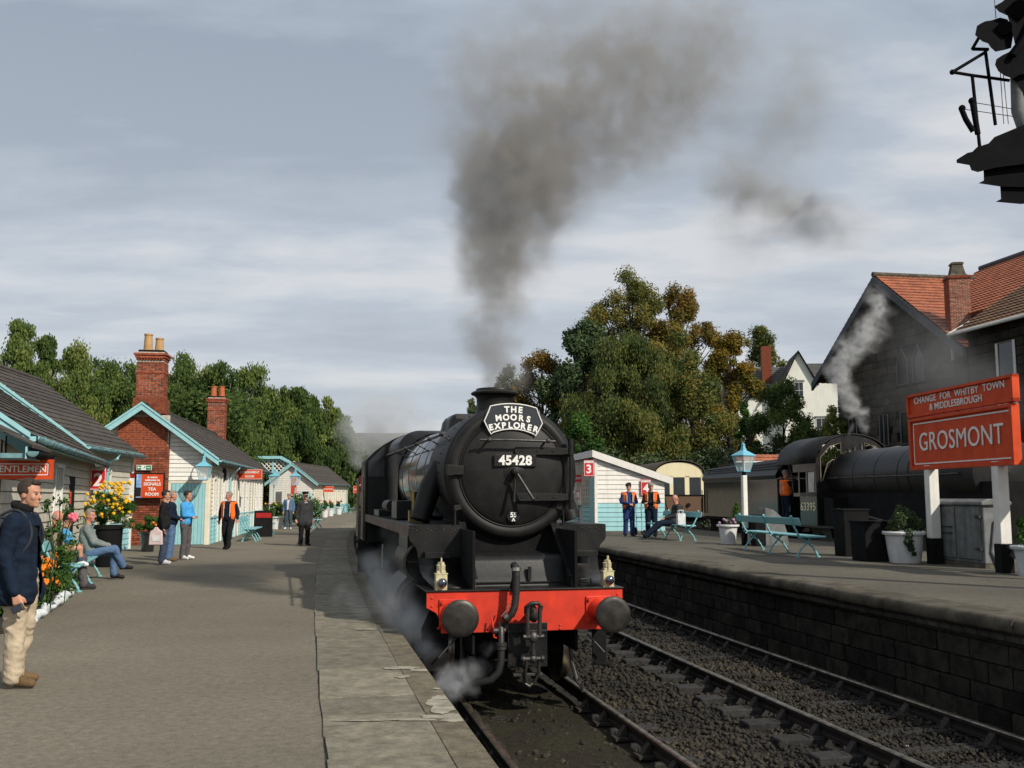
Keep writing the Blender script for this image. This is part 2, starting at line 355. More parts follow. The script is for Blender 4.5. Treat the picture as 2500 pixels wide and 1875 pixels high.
def link(name, me, m, parent=None, smooth=0, bevel=0, solid=0, loc=None, rot=None):
    if m and not me.materials: me.materials.append(MATS[m])
    if smooth:
        me.shade_smooth()
        me.set_sharp_from_angle(angle=R(smooth))
    o = bpy.data.objects.new(name, me); col.objects.link(o)
    if parent is not None: o.parent = parent
    if loc: o.location = loc
    if rot: o.rotation_euler = rot
    if solid:
        md = o.modifiers.new('s', 'SOLIDIFY'); md.thickness = solid; md.offset = 0
    if bevel:
        md = o.modifiers.new('b', 'BEVEL'); md.width = bevel; md.segments = 2; md.limit_method = 'ANGLE'
    return o
def tag(o, label=None, cat=None, group=None, kind=None):
    if label: o['label'] = label
    if cat: o['category'] = cat
    if group: o['group'] = group
    if kind: o['kind'] = kind
    return o
def empty(name, loc=(0, 0, 0), rz=0.0, parent=None):
    o = bpy.data.objects.new(name, None); col.objects.link(o); o.location = loc; o.rotation_euler = (0, 0, rz)
    o.empty_display_size = 0.1
    if parent is not None: o.parent = parent
    return o
def copy_tree(o, parent=None, loc=None, rz=None, label=None):
    c = o.copy(); col.objects.link(c); c.parent = parent
    if loc is not None: c.location = loc
    if rz is not None: c.rotation_euler = (0, 0, rz)
    if label: c['label'] = label
    for ch in list(o.children): copy_tree(ch, c)
    return c
UNIT = {}
def unit_box(name, m, parent, c, d, rot=None, key=None):   # shared unit cube mesh, scaled per piece
    k = key or (name, m)
    if k not in UNIT:
        b = B().box((0, 0, 0), (1, 1, 1)); me = bpy.data.meshes.new(name); me.from_pydata(b.v, [], b.f); me.update(); me.materials.append(MATS[m]); UNIT[k] = me
    o = bpy.data.objects.new(name, UNIT[k]); col.objects.link(o); o.parent = parent; o.location = c; o.scale = d
    if rot: o.rotation_euler = rot
    return o
def text(s, size, m, parent, loc, rot, name='lettering', ext=0.004, off=0.0, sxs=1.0, spacing=1.0, align='CENTER', ls=1.0):
    cu = bpy.data.curves.new('t', 'FONT'); cu.body = s; cu.size = size; cu.align_x = align; cu.align_y = 'CENTER'
    cu.extrude = ext; cu.offset = off; cu.space_character = spacing; cu.resolution_u = 4; cu.space_line = ls
    ob = bpy.data.objects.new('t', cu); col.objects.link(ob)
    dg = bpy.context.evaluated_depsgraph_get(); me = bpy.data.meshes.new_from_object(ob.evaluated_get(dg))
    bpy.data.objects.remove(ob); me.name = name
    me.materials.clear()
    o = link(name, me, m, parent, loc=loc, rot=rot); o.scale = (sxs, 1, 1)
    return o
FACE = (R(90), 0, 0)   # text standing up, read from -Y
def lin(a, b, t): return a + (b - a) * t
# ---------------------------------------------------------------- the lie of the land
RAIL = -0.73          # rail top
BED = -0.97           # top of the ballast
PR = 0.30             # right platform surface
def E_(y): return 1.245 - 0.225 * y + 0.0009 * y * y
def dE(y): return -0.225 + 0.0018 * y
def off(y, d, z=0.0):
    s = dE(y); n = math.sqrt(1 + s * s)
    return Vector((E_(y) + d / n, y - s * d / n, z))
def head(y): return -math.atan(dE(y))       # rotation about z that turns +Y along the line
def strip(ys, d0, d1, z): return [[off(y, d, z) for d in (d0, d1)] for y in ys]
YS = [-8 + 2 * i for i in range(60)]

g = B().sheet([[(-5000, -300, -1.06), (5000, -300, -1.06)], [(-5000, 6000, -1.06), (5000, 6000, -1.06)]])
tag(g.out('ground', 'grass_far'), kind='structure')
tb = B().sheet([[off(y, d, BED) for d in (-0.3, 1.4, 3.3, 5.1, 6.9)] for y in YS])
tag(tb.out('track_bed', 'ballast_bed'), kind='structure')
g4 = B().sheet([[(7.0, y, -0.55), (40.0, y, -0.55)] for y in range(-8, 112, 8)])
tag(g4.out('yard_ground', 'ballast_bed'), kind='structure')

# left platform
pl = B()
pl.sheet([[(-60, y, -0.004), (-20, y, -0.004), off(y, -1.0, -0.004), off(y, -0.02, -0.004)] for y in YS])
platform = tag(pl.out('platform', 'asphalt'), kind='structure')
w = B(); w.sheet([[off(y, -0.06, -0.10), off(y, -0.06, -1.2)] for y in YS]); w.out('platform_face', 'joint_dark', platform)
y = 3.6; r_ = random.Random(3)
while y < 62:
    L = r_.choice((0.62, 0.8, 1.0, 1.15, 1.35)) if y < 20 else 1.1
    y2 = y + L; gp = 0.008
    for nm, d0, d1, m, zt in (('coping_slab', -0.97, -0.215, 'coping_concrete', 0.012), ('edge_stone', -0.212, 0.03, 'coping_nose', 0.014)):
        b = B(); a = [off(y + gp, d0, zt), off(y + gp, d1, zt), off(y2 - gp, d1, zt), off(y2 - gp, d0, zt)]
        for k in range(4): a[k].z += r_.uniform(-0.004, 0.004); a[k].x += r_.uniform(-0.010, 0.010) * (k in (0, 3)) * (nm == 'coping_slab')
        lo = [p - Vector((0, 0, 0.13)) for p in a]
        b.add(lo + a, [(0, 3, 2, 1), (4, 5, 6, 7), (0, 1, 5, 4), (1, 2, 6, 5), (2, 3, 7, 6), (3, 0, 4, 7)])
        b.out(nm, m, platform, bevel=0.004 if y < 14 else 0)
    y = y2
def blob(pts, z, name, m, parent, jit=0.03, n=5):
    r0 = random.Random(len(pts) + int(pts[0][1] * 100)); out = []
    for i in range(len(pts)):
        a, c = pts[i], pts[(i + 1) % len(pts)]
        for k in range(n):
            t = k / n; out.append((lin(a[0], c[0], t) + r0.uniform(-jit, jit), lin(a[1], c[1], t) + r0.uniform(-jit, jit) * 0.7, 0))
    B().prism([(p[0], p[1]) for p in out], (0, 0, 0.002), (0, 0, z), ((1, 0, 0), (0, 1, 0))).out(name, m, parent)
rb = random.Random(12)
def patch(cx, cy, rx, ry, n=40, sd=1):
    pts = []
    for i in range(n):
        t = 2 * PI * i / n; k = 1 + 0.55 * noise.noise((math.cos(t) * 1.6 + sd, math.sin(t) * 1.6, sd * 3.1)) + 0.25 * noise.noise((math.cos(t) * 5 + sd, math.sin(t) * 5, sd))
        x = cx + rx * k * math.cos(t); y = cy + ry * k * math.sin(t); pts.append((min(x, E_(y) + 0.02), y))
    B().prism(pts, (0, 0, 0.0015), (0, 0, 0.0185), ((1, 0, 0), (0, 1, 0))).out('mortar_patch', 'mortar_patch', platform)
for c in ((-0.52, 7.95, .13, .30), (-0.47, 7.50, .17, .12), (-0.75, 7.43, .22, .035), (-1.10, 7.40, .20, .014), (-1.02, 9.62, .16, .07), (-0.86, 9.50, .10, .06), (-0.97, 9.16, .07, .06), (-1.85, 13.12, .32, .03), (-1.72, 12.38, .22, .07), (-1.5, 12.30, .10, .10), (-0.62, 8.6, .05, .03), (-2.3, 14.9, .3, .03), (-2.2, 14.1, .2, .03)):
    patch(*c, sd=rb.random() * 9)
# the dirty seam between asphalt and coping
sm = B(); r_ = random.Random(9)
sm.sheet([[off(yy / 4, -0.972 - r_.uniform(0.0, 0.010), 0.001), off(yy / 4, -0.95, 0.001)] for yy in range(14, 200)])
sm.out('seam', 'soil_dark', platform)

# right platform
pr = B()
def PRR(y): return 9.15 + 0.165 * (31 - y)
ys2 = [4 + 2 * i for i in range(26)]
pr.sheet([[off(y, 6.62, PR), (PRR(y), y, PR), (PRR(y), y, -1.0)] for y in ys2])
pr.sheet([[off(y, 6.60, PR - 0.01), off(y, 6.60, -1.1)] for y in ys2])
pfr = tag(pr.out('platform_right', 'asphalt_shaded'), kind='structure')
y = 6.0; r_ = random.Random(5)
while y < 54:
    L = r_.uniform(0.9, 1.5); y2 = y + L; b = B(); gp = 0.006
    prof = [(6.40, PR - 0.165), (6.37, PR - 0.13), (6.365, PR - 0.06), (6.39, PR - 0.012), (6.44, PR + 0.006), (6.95, PR + 0.008), (6.95, PR - 0.165)]
    dz = r_.uniform(-0.006, 0.006); dd = r_.uniform(-0.012, 0.012)
    n = len(prof)
    vs = [off(y + gp, p[0] + dd, p[1] + dz) for p in prof] + [off(y2 - gp, p[0] + dd, p[1] + dz) for p in prof]
    b.add(vs, [(i, i + n, (i + 1) % n + n, (i + 1) % n) for i in range(n)] + [tuple(range(n)), tuple(range(n, 2 * n))[::-1]])
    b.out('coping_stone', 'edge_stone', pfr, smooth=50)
    y = y2
bk = B().box((0, 0, 0), (1, 1, 1)); me = bpy.data.meshes.new('stone_block')
me.from_pydata(bk.v, [], bk.f); me.update()
import bmesh
bm = bmesh.new(); bm.from_mesh(me); bmesh.ops.bevel(bm, geom=bm.edges[:], offset=0.05, segments=1, affect='EDGES'); bm.to_mesh(me); bm.free()
me.materials.append(MATS['wall_stone'])
z = PR - 0.32; ci = 0
for hgt in (0.24, 0.25, 0.23, 0.26, 0.25):
    y = 7.2 + (ci % 2) * 0.3
    while y < 36:
        L = r_.uniform(0.38, 0.72); c = off(y + L / 2, 6.60 + r_.uniform(-0.012, 0.01), z - hgt / 2)
        o = bpy.data.objects.new('stone_block', me); col.objects.link(o); o.parent = pfr; o.location = c
        o.scale = (0.12, L - 0.018, hgt - 0.016); o.rotation_euler = (r_.uniform(-.01, .01), r_.uniform(-.015, .015), head(y))
        y += L
    z -= hgt; ci += 1
cm = B(); n = 7
prof = [(0.04, -0.15), (-0.06, -0.13), (-0.105, -0.09), (-0.12, -0.03), (-0.15, 0.0), (0.04, 0.0)]
cm.prism(prof, (0, 1, 0), (0, -0.5, 0), ((1, 0, 0), (0, 0, 1)))
cme = bpy.data.meshes.new('corbel'); cme.from_pydata(cm.v, [], cm.f); cme.update(); cme.materials.append(MATS['corbel_stone'])
y = 8.0
while y < 36:
    L = 0.235
    o = bpy.data.objects.new('corbel', cme); col.objects.link(o); o.parent = pfr
    o.location = off(y + L / 2, 6.56 + r_.uniform(-.006, .006), PR - 0.168); o.scale = (1, L - 0.014, 0.96); o.rotation_euler = (0, 0, head(y))
    y += L

# ---------------------------------------------------------------- tracks
def rail(root, d, y0, y1, rz=RAIL, fn=off):
    prof = [(-0.035, 0), (0.035, 0), (0.035, -0.045), (0.01, -0.055), (0.01, -0.105), (0.033, -0.115), (0.033, -0.148), (-0.033, -0.148), (-0.033, -0.115), (-0.01, -0.105), (-0.01, -0.055), (-0.035, -0.045)]
    prof[0:2] = [(-0.035, -0.012), (-0.022, 0), (0.022, 0), (0.035, -0.012)]
    ys = []; y = y0
    while y <= y1: ys.append(y); y += 1.0 if y < 30 else 3.0
    n = len(prof); b = B(); vs = [fn(yy, d + p[0], rz + p[1]) for yy in ys for p in prof]
    fs = [(i * n + k, (i + 1) * n + k, (i + 1) * n + (k + 1) % n, i * n + (k + 1) % n) for i in range(len(ys) - 1) for k in range(n)]
    b.add(vs, fs); o = b.out('rail', 'rail_side', root)
    o.data.materials.append(MATS['rail_top'])
    idx = [1 if (f % n) in (0, 1, 2) else 0 for f in range(len(o.data.polygons))]
    o.data.polygons.foreach_set('material_index', idx)
    return o
slp = B().box((0, 0, 0), (2.6, 0.25, 0.13)); sme = bpy.data.meshes.new('sleeper'); sme.from_pydata(slp.v, [], slp.f)
bm = bmesh.new(); bm.from_mesh(sme); bmesh.ops.bevel(bm, geom=bm.edges[:], offset=0.012, segments=1, affect='EDGES'); bm.to_mesh(sme); bm.free()
sme.materials.append(MATS['sleeper_wood'])
ch = B(); ch.box((0, 0, -0.16), (0.36, 0.19, 0.03))
ch.prism([(-0.15, -0.15), (-0.055, -0.035), (-0.045, -0.06), (-0.04, -0.145)], (0, 0.09, 0), (0, -0.045, 0))
ch.prism([(0.15, -0.15), (0.075, -0.03), (0.05, -0.03), (0.04, -0.145)], (0, 0.09, 0), (0, -0.045, 0))
ch.cyl((-0.13, 0.05, -0.145), (-0.13, 0.05, -0.10), 0.015, n=6); ch.cyl((0.13, -0.05, -0.145), (0.13, -0.05, -0.10), 0.015, n=6)
chm = bpy.data.meshes.new('rail_chair'); chm.from_pydata(ch.v, [], ch.f); chm.update(); chm.materials.append(MATS['rail_chair'])
def track(dc, y0, y1, sz_top, g=0.775, yend=60):
    root = tag(empty('railway_track'), kind='structure')
    rail(root, dc - g, y0, 100); rail(root, dc + g, y0, 100)
    y = y0
    while y < y1:
        o = bpy.data.objects.new('sleeper', sme); col.objects.link(o); o.parent = root
        o.location = off(y, dc + r_.uniform(-.03, .03), sz_top - 0.065 + r_.uniform(-.006, .006)); o.rotation_euler = (0, r_.uniform(-.006, .006), head(y) + r_.uniform(-.015, .015))
        for s in (-1, 1):
            c = bpy.data.objects.new('rail_chair', chm); col.objects.link(c); c.parent = root
            c.location = off(y, dc + s * g, RAIL - 0.005); c.rotation_euler = (0, 0, head(y))
        y += 0.72 + r_.uniform(-.03, .03)
    return root
T1, T2 = 1.50, 5.06
track(T1, 3.2, 12.5, -0.945)
track(T2, 5.0, 36.0, -0.885)
# compacted ground between the rails of the near track
ms = B().sheet([[off(y / 2, d, BED + 0.035 + 0.035 * noise.noise((y * .7, d * 2, 1))) for d in (T1 - 0.69, T1 - 0.35, T1, T1 + 0.35, T1 + 0.69)] for y in range(4, 40)])
tag(ms.out('cess_ground', 'moss_ground', smooth=180), kind='structure')
# paper litter in the second track
lt = B(); lt.box((0, 0, 0.02), (0.09, 0.06, 0.015), (0.4, 0.2, 0.5)); lt.box((0.01, 0.015, 0.035), (0.05, 0.05, 0.012), (-0.3, 0.5, 1.1))
tag(lt.out('paper_litter', 'cloth_white', loc=off(9.55, T2 - 0.1, BED + 0.03)), 'scrap of white and red paper dropped on the ballast between the rails', 'litter')

# loose stones
def stones(name, N, ylo, yhi, dlo, dhi, smin, smax, z0, mt, parent=None, skip=None):
    yy = ylo + (yhi - ylo) * rng.random(N) ** 1.3; dd = rng.uniform(dlo, dhi, N)
    if skip is not None:
        k = skip(yy, dd); yy, dd = yy[k], dd[k]
    N = len(yy); s = 0.0018 * yy * yy * 0 + dE(yy); nn = np.sqrt(1 + s * s)
    X = E_(yy) + dd / nn; Y = yy - s * dd / nn
    base = np.array([(1, 0, 0), (-1, 0, 0), (0, 1, 0), (0, -1, 0), (0, 0, 1), (0, 0, -1)], float)
    size = (smin + (smax - smin) * rng.random(N) ** 2.2) * (0.8 + yy / 30)
    ang = rng.uniform(0, 2 * PI, N); tl = rng.uniform(-0.6, 0.6, (N, 2))
    V = base[None] * rng.uniform(0.6, 1.25, (N, 6, 1)); V[:, :, 2] *= 0.75
    c, s_ = np.cos(ang), np.sin(ang)
    x = V[:, :, 0] * c[:, None] - V[:, :, 1] * s_[:, None]; y_ = V[:, :, 0] * s_[:, None] + V[:, :, 1] * c[:, None]
    z_ = V[:, :, 2] + x * tl[:, 0:1]; P = np.stack([x, y_, z_], 2) * size[:, None, None]
    P[:, :, 0] += X[:, None]; P[:, :, 1] += Y[:, None]; P[:, :, 2] += (z0 + size * rng.uniform(-0.3, 0.7, N))[:, None]
    F = np.array([(0, 2, 4), (2, 1, 4), (1, 3, 4), (3, 0, 4), (2, 0, 5), (1, 2, 5), (3, 1, 5), (0, 3, 5)])
    faces = (F[None] + (np.arange(N) * 6)[:, None, None]).reshape(-1, 3)
    return tri_mesh(name, P.reshape(-1, 3), faces, mt, np.repeat(np.clip(rng.random(N) * 0.55 + 0.42 * (0.5 + 0.5 * np.sin(X * 2.1 + 1.7 * np.sin(Y * 1.3)) * np.cos(Y * 1.9 + X)), 0, 1), 6), parent)
def tri_mesh(name, V, F, mt, tint=None, parent=None):
    k = F.shape[1]
    me = bpy.data.meshes.new(name); me.vertices.add(len(V)); me.vertices.foreach_set('co', V.astype('f').ravel())
    me.loops.add(F.size); me.loops.foreach_set('vertex_index', F.astype('i').ravel())
    me.polygons.add(len(F)); me.polygons.foreach_set('loop_start', np.arange(0, F.size, k, dtype='i'))
    me.update(calc_edges=True)
    if tint is not None:
        a = me.attributes.new('tint', 'FLOAT', 'POINT'); a.data.foreach_set('value', np.clip(tint, 0, 1).astype('f'))
    me.materials.append(MATS[mt])
    o = bpy.data.objects.new(name, me); col.objects.link(o); o.parent = parent
    return o
def offrail(yy, dd):
    k = np.ones(len(yy), bool)
    for t in (T1, T2):
        for s in (-1, 1): k &= np.abs(dd - t - s * 0.775) > 0.09
    k &= ~((np.abs(dd - T1) < 0.68) & (rng.random(len(yy)) < 0.62))
    return k
tag(stones('ballast', 20000, 5.5, 26, T2 - .72, T2 + .72, 0.010, 0.036, -0.893, 'ballast_stone', skip=offrail), kind='stuff')
tag(stones('ballast', 85000, 5.5, 26, 0.15, 6.5, 0.008, 0.046, BED + 0.005, 'ballast_stone', skip=offrail), kind='stuff')
# ---------------------------------------------------------------- the black engine at the near platform
eng = empty('steam_locomotive', (0.17, 11.80, RAIL), R(12.2))
tag(eng, 'black steam locomotive with red buffer beam, headboard and number 45428', 'locomotive')
CZ = 2.66
ey = Vector((0, 1, 0))
def P_(b, name, m, parent=None, **k): return b.out(name, m, parent or eng, **k)
# buffer beam and its plate
b = B(); b.prism([(-1.17, 1.265), (1.17, 1.265), (1.17, 1.03), (1.10, 0.95), (1.02, 0.80), (-1.0, 0.80), (-1.0, 0.93), (-1.06, 1.03), (-1.17, 1.09)], (0, 0.03, 0))
P_(b, 'buffer_beam', 'buffer_red', bevel=0.004)
b = B()
for x, z in [(-1.11, 1.20), (-1.11, 1.11), (1.11, 1.20), (0.40, 0.86), (0.40, 0.82), (-1.03, 0.86), (0.93, 0.86)]:
    b.ball((x, -0.002, z), 0.016, (1, 0.6, 1), 8, 5)
tag(P_(b, 'rivet', 'buffer_red', smooth=60), kind='stuff')
b = B(); b.bb((-1.18, -0.02, 1.268), (1.18, 1.0, 1.283)); P_(b, 'front_platform', 'black_paint', bevel=0.003)
b = B()
for i in range(16): b.ball((-1.05 + i * 0.14, 0.04, 1.285), 0.011, (1, 1, 0.6), 8, 4)
tag(P_(b, 'rivet', 'black_paint'), kind='stuff')
# buffers
for s in (-1, 1):
    bf = P_(B().box((s * 0.87, -0.012, 1.03), (0.31, 0.022, 0.31)), 'buffer', 'buffer_red', bevel=0.004)
    b = B().lathe([(0.135, 0), (0.13, 0.03), (0.112, 0.06), (0.105, 0.33), (0.115, 0.34), (0.115, 0.37), (0.10, 0.375)], (s * 0.87, -0.02, 1.03), 28, (0, -1, 0)); b.out('buffer_housing', 'buffer_red', bf, smooth=40)
    b = B().cyl((s * 0.87, -0.38, 1.03), (s * 0.87, -0.53, 1.03), 0.065, n=20); b.out('buffer_shank', 'steel_worn', bf, smooth=40)
    b = B().lathe([(0.06, -0.03), (0.19, 0.0), (0.203, 0.008), (0.205, 0.028), (0.198, 0.036), (0.15, 0.043), (0.0, 0.048)], (s * 0.87, -0.54, 1.03), 40, (0, -1, 0)); b.out('buffer_head', 'buffer_face', bf, smooth=50)
    b = B()
    for dx, dz in ((-.12, -.12), (.12, -.12), (-.12, .12), (.12, .12)): b.cyl((s * 0.87 + dx, -0.02, 1.03 + dz), (s * 0.87 + dx, -0.055, 1.03 + dz), 0.02, n=6)
    tag(b.out('bolt', 'buffer_red', bf), kind='stuff')
# coupling
b = B(); b.bb((-0.235, -0.05, 0.40), (0.235, -0.02, 0.90)); b.box((0, -0.056, 0.80), (0.47, 0.01, 0.035))
o = P_(b, 'guard_plate', 'black_paint', bevel=0.012)
b = B()
for x in (-0.2, 0.2):
    for z in (0.44, 0.6, 0.75, 0.86): b.ball((x, -0.052, z), 0.012, (1, .6, 1), 8, 4)
tag(P_(b, 'rivet', 'black_paint'), kind='stuff')
b = B(); b.tube([(0.02, 0.0, 0.97), (0.02, -0.12, 0.98), (0.02, -0.20, 1.02), (0.02, -0.25, 1.09), (0.02, -0.235, 1.13)], [0.045, 0.05, 0.055, 0.04, 0.022], 12); b.tube([(0.02, -0.20, 1.0), (0.02, -0.27, 0.98), (0.02, -0.31, 1.02), (0.02, -0.31, 1.08)], [0.05, 0.05, 0.04, 0.02], 12)
P_(b, 'coupling_hook', 'steel_worn', smooth=60)
b = B()
b.tube([(-0.06, -0.22, 1.03), (-0.07, -0.27, 1.10), (-0.02, -0.31, 1.15), (0.06, -0.31, 1.15), (0.11, -0.27, 1.10), (0.10, -0.22, 1.03)], 0.024, 10)
for x in (-0.05, 0.09): b.tube([(x, -0.28, 1.10), (x, -0.27, 0.90), (x, -0.25, 0.77)], [0.026, 0.022, 0.03], 10)
b.cyl((-0.10, -0.25, 0.77), (0.14, -0.25, 0.77), 0.03, n=12); b.ball((0.02, -0.25, 0.765), 0.06, (1, .8, 1.1))
b.cyl((0.02, -0.25, 0.75), (0.02, -0.22, 0.50), 0.022, n=10); b.cyl((0.02, -0.235, 0.62), (0.02, -0.23, 0.57), 0.034, n=8)
b.cyl((-0.09, -0.22, 0.52), (0.13, -0.22, 0.52), 0.028, n=12); b.ball((-0.09, -0.22, 0.52), 0.038); b.ball((0.13, -0.22, 0.52), 0.038); b.ball((0.02, -0.22, 0.52), 0.05)
b.tube([(-0.05, -0.22, 0.50), (-0.06, -0.18, 0.36), (-0.04, -0.15, 0.26)], 0.02, 8); b.tube([(0.09, -0.22, 0.50), (0.10, -0.18, 0.36), (0.06, -0.15, 0.26)], 0.02, 8)
P_(b, 'screw_coupling', 'steel_worn', smooth=60)
b = B(); b.box((-0.02, -0.12, 0.335), (0.34, 0.08, 0.03)); b.tube([(-0.05, -0.12, 0.32), (-0.06, -0.12, 0.24), (0.0, -0.13, 0.20), (0.05, -0.12, 0.24)], 0.022, 8)
P_(b, 'coupling_rest', 'steel_worn', bevel=0.003)
# vacuum pipe and hose
b = B(); b.tube([(-0.27, -0.10, 0.84), (-0.27, -0.10, 0.95), (-0.23, -0.10, 1.0)], 0.03, 10); P_(b, 'vacuum_pipe', 'black_paint', smooth=50)
b = B(); b.box((-0.16, -0.02, 1.42), (0.03, 0.05, 0.34)); b.prism([(-0.20, 1.285), (-0.15, 1.285), (-0.15, 1.5)], (0, 0.03, 0), (0, 0.0, 0))
P_(b, 'hose_bracket', 'black_paint')
b = B(); pts = [(-0.17, -0.08, 1.56), (-0.165, -0.15, 1.545), (-0.16, -0.17, 1.45), (-0.165, -0.18, 1.25), (-0.185, -0.19, 1.10), (-0.22, -0.19, 1.02), (-0.28, -0.17, 0.98)]
full = []
for i in range(len(pts) - 1):
    for k in range(7): full.append(tuple(lin(pts[i][j], pts[i + 1][j], k / 7) for j in range(3)))
b.tube(full + [pts[-1]], [0.046 if i % 2 else 0.040 for i in range(len(full) + 1)], 14)
P_(b, 'vacuum_hose', 'rubber_hose', smooth=60)
b = B(); b.cyl((-0.16, -0.165, 1.54), (-0.16, -0.17, 1.50), 0.052, n=14); P_(b, 'hose_clip', 'steel_bright', smooth=50)
b = B(); b.cyl((-0.24, -0.19, 1.0), (-0.28, -0.17, 0.97), 0.052, n=14); b.tube([(-0.30, -0.15, 0.95), (-0.34, -0.2, 1.0), (-0.27, -0.22, 1.08), (-0.24, -0.2, 1.16)], 0.008, 6)
P_(b, 'hose_clip', 'steel_bright', smooth=50)
b = B(); b.tube([(-0.33, -0.06, 0.90), (-0.33, -0.14, 0.84), (-0.33, -0.14, 0.62)], 0.036, 12); b.cyl((-0.33, -0.14, 0.70), (-0.33, -0.14, 0.665), 0.065, n=14); b.cyl((-0.33, -0.14, 0.66), (-0.33, -0.14, 0.625), 0.06, n=14); b.cyl((-0.42, -0.12, 0.83), (-0.28, -0.12, 0.83), 0.035, n=10)
P_(b, 'steam_valve', 'steel_worn', smooth=50)
b = B(); b.tube([(-0.33, -0.14, 0.63), (-0.335, -0.15, 0.50), (-0.36, -0.15, 0.38), (-0.44, -0.14, 0.29), (-0.56, -0.10, 0.26), (-0.70, -0.02, 0.24), (-0.78, 0.04, 0.20)], 0.043, 14)
P_(b, 'steam_heat_hose', 'rubber_hose', smooth=60)
b = B(); b.tube([(-0.43, -0.08, 0.97), (-0.42, -0.12, 0.88), (-0.41, -0.12, 0.76), (-0.38, -0.13, 0.75)], 0.011, 8); P_(b, 'valve_lever', 'buffer_red')
# side gussets, curved front sheets
for s in (-1, 1):
    b = B(); b.prism([(0.10, 1.283), (0.16, 1.40), (1.02, 2.0), (1.12, 2.0), (1.12, 1.283)], (0.028 * s, 0, 0), (s * 0.58, 0, 0), ((0, 1, 0), (0, 0, 1)))
    P_(b, 'frame_gusset', 'black_paint', bevel=0.004)
    b = B()
    b.box((s * 0.594, 0.60, 1.715), (0.085, 1.10, 0.014), (math.atan2(0.6, 0.86), 0, 0))
    P_(b, 'gusset_flange', 'black_paint')
    prof = [(0.96, 1.98), (0.96, 1.62), (0.93, 1.52), (0.86, 1.44), (0.72, 1.38), (0.50, 1.335), (0.22, 1.286)]
    wid = [1.26, 1.16, 1.10, 1.07, 1.05, 1.04, 1.04]
    wid = [1.155, 1.155, 1.15, 1.14, 1.12, 1.09, 1.06]; prof[0] = (0.962, 1.66)
    P_(B().prism([(s * x, z) for x, z in ((0.60, 1.985), (1.27, 1.985), (1.27, 1.84), (1.262, 1.81), (1.24, 1.785), (1.205, 1.75), (1.18, 1.71), (1.165, 1.66), (1.16, 1.60), (0.60, 1.60))], (0, 0.016, 0), (0, 0.944, 0)), 'front_plate', 'black_paint')
    b = B(); b.sheet([[(s * 0.60, p[0], p[1]), (s * w_, p[0], p[1])] for p, w_ in zip(prof, wid)])
    P_(b, 'front_sheet', 'black_paint', solid=0.016, smooth=25)
    b = B(); b.bb((s * 0.66 + (0.12 if s > 0 else -0.12), 0.80, 1.655), (s * 1.09, 0.95, 1.67)); b.bb((s * 0.78, 0.795, 1.60), (s * 1.09, 0.81, 1.67)); P_(b, 'front_step', 'black_paint', bevel=0.002)
    b = B()
    for z in (1.93, 1.55, 1.47):
        for x in ((0.70, 0.85, 1.0, 1.18) if z > 1.9 else (1.0,)): b.ball((s * x, 0.945 if z > 1.5 else 0.90, z), 0.013, (1, .6, 1), 8, 4)
    tag(P_(b, 'rivet', 'black_paint'), kind='stuff')
    b = B()
    for k in range(7): b.ball((s * (0.66 + k * 0.095), 0.942, 1.955), 0.011, (1, .6, 1), 7, 4); b.ball((s * 0.635, 0.942, 1.92 - k * 0.045), 0.010, (1, .6, 1), 7, 4)
    tag(P_(b, 'rivet', 'black_paint'), kind='stuff')
    b = B(); b.tube([(s * 0.70, 0.93, 2.0), (s * 0.70, 0.93, 2.18), (s * 0.62, 0.97, 2.20)], 0.012, 8); b.box((s * 0.66, 1.0, 2.22), (0.09, 0.08, 0.06))
    P_(b, 'lamp_iron', 'black_paint')
# cylinder casing between the frames
b = B(); prof = [(0.40, 1.284), (0.44, 1.40), (0.47, 1.56), (0.50, 1.62), (0.56, 1.65), (1.15, 1.665), (1.15, 1.284)]
b.prism(prof, (1.15, 0, 0), (-0.575, 0, 0), ((0, 1, 0), (0, 0, 1))); P_(b, 'casing', 'black_paint', smooth=40)
b = B(); b.bb((-0.57, 0.385, 1.32), (0.57, 0.40, 1.335)); b.box((0.13, 0.40, 1.43), (0.04, 0.03, 0.16)); b.tube([(0.70, 0.15, 1.285), (0.70, 0.15, 1.37), (0.82, 0.15, 1.38), (0.84, 0.15, 1.285)], 0.012, 8); P_(b, 'casing_strip', 'black_paint')
b = B(); b.bb((-0.60, 1.12, 1.28), (0.60, 2.8, 2.02)); b.prism([(-0.6, 2.02), (0.6, 2.02), (0.45, 2.25), (-0.45, 2.25)], (0, 1.5, 0), (0, 1.25, 0)); P_(b, 'smokebox_saddle', 'sooty_black')
# smokebox
b = B().lathe([(0.66, 0.0), (0.70, -0.012), (0.735, -0.026), (0.775, -0.026), (0.815, -0.008), (0.838, 0.03), (0.842, 0.06), (0.865, 0.08), (0.872, 0.10), (0.872, 1.62), (0.80, 1.62)], (0, 1.10, CZ), 72, (0, 1, 0))
P_(b, 'smokebox', 'smokebox_black', smooth=35)
b = B().lathe([(0.0, -0.115), (0.25, -0.105), (0.45, -0.08), (0.58, -0.052), (0.64, -0.032), (0.668, -0.022), (0.68, 0.0), (0.68, 0.03)], (0, 1.10, CZ), 72, (0, 1, 0))
door = P_(b, 'smokebox_door', 'smokebox_black', smooth=60)
b = B()
for i in range(44):
    t = 2 * PI * i / 44
    b.ball((0.873 * math.sin(t), 1.26, CZ + 0.873 * math.cos(t)), 0.012, (1, 1, 1), 6, 4)
for i in range(0): pass
tag(P_(b, 'rivet', 'smokebox_black'), kind='stuff')
def arc(r, a0, a1, y, n=16): return [(r * math.sin(lin(a0, a1, i / n)), y, CZ + r * math.cos(lin(a0, a1, i / n))) for i in range(n + 1)]
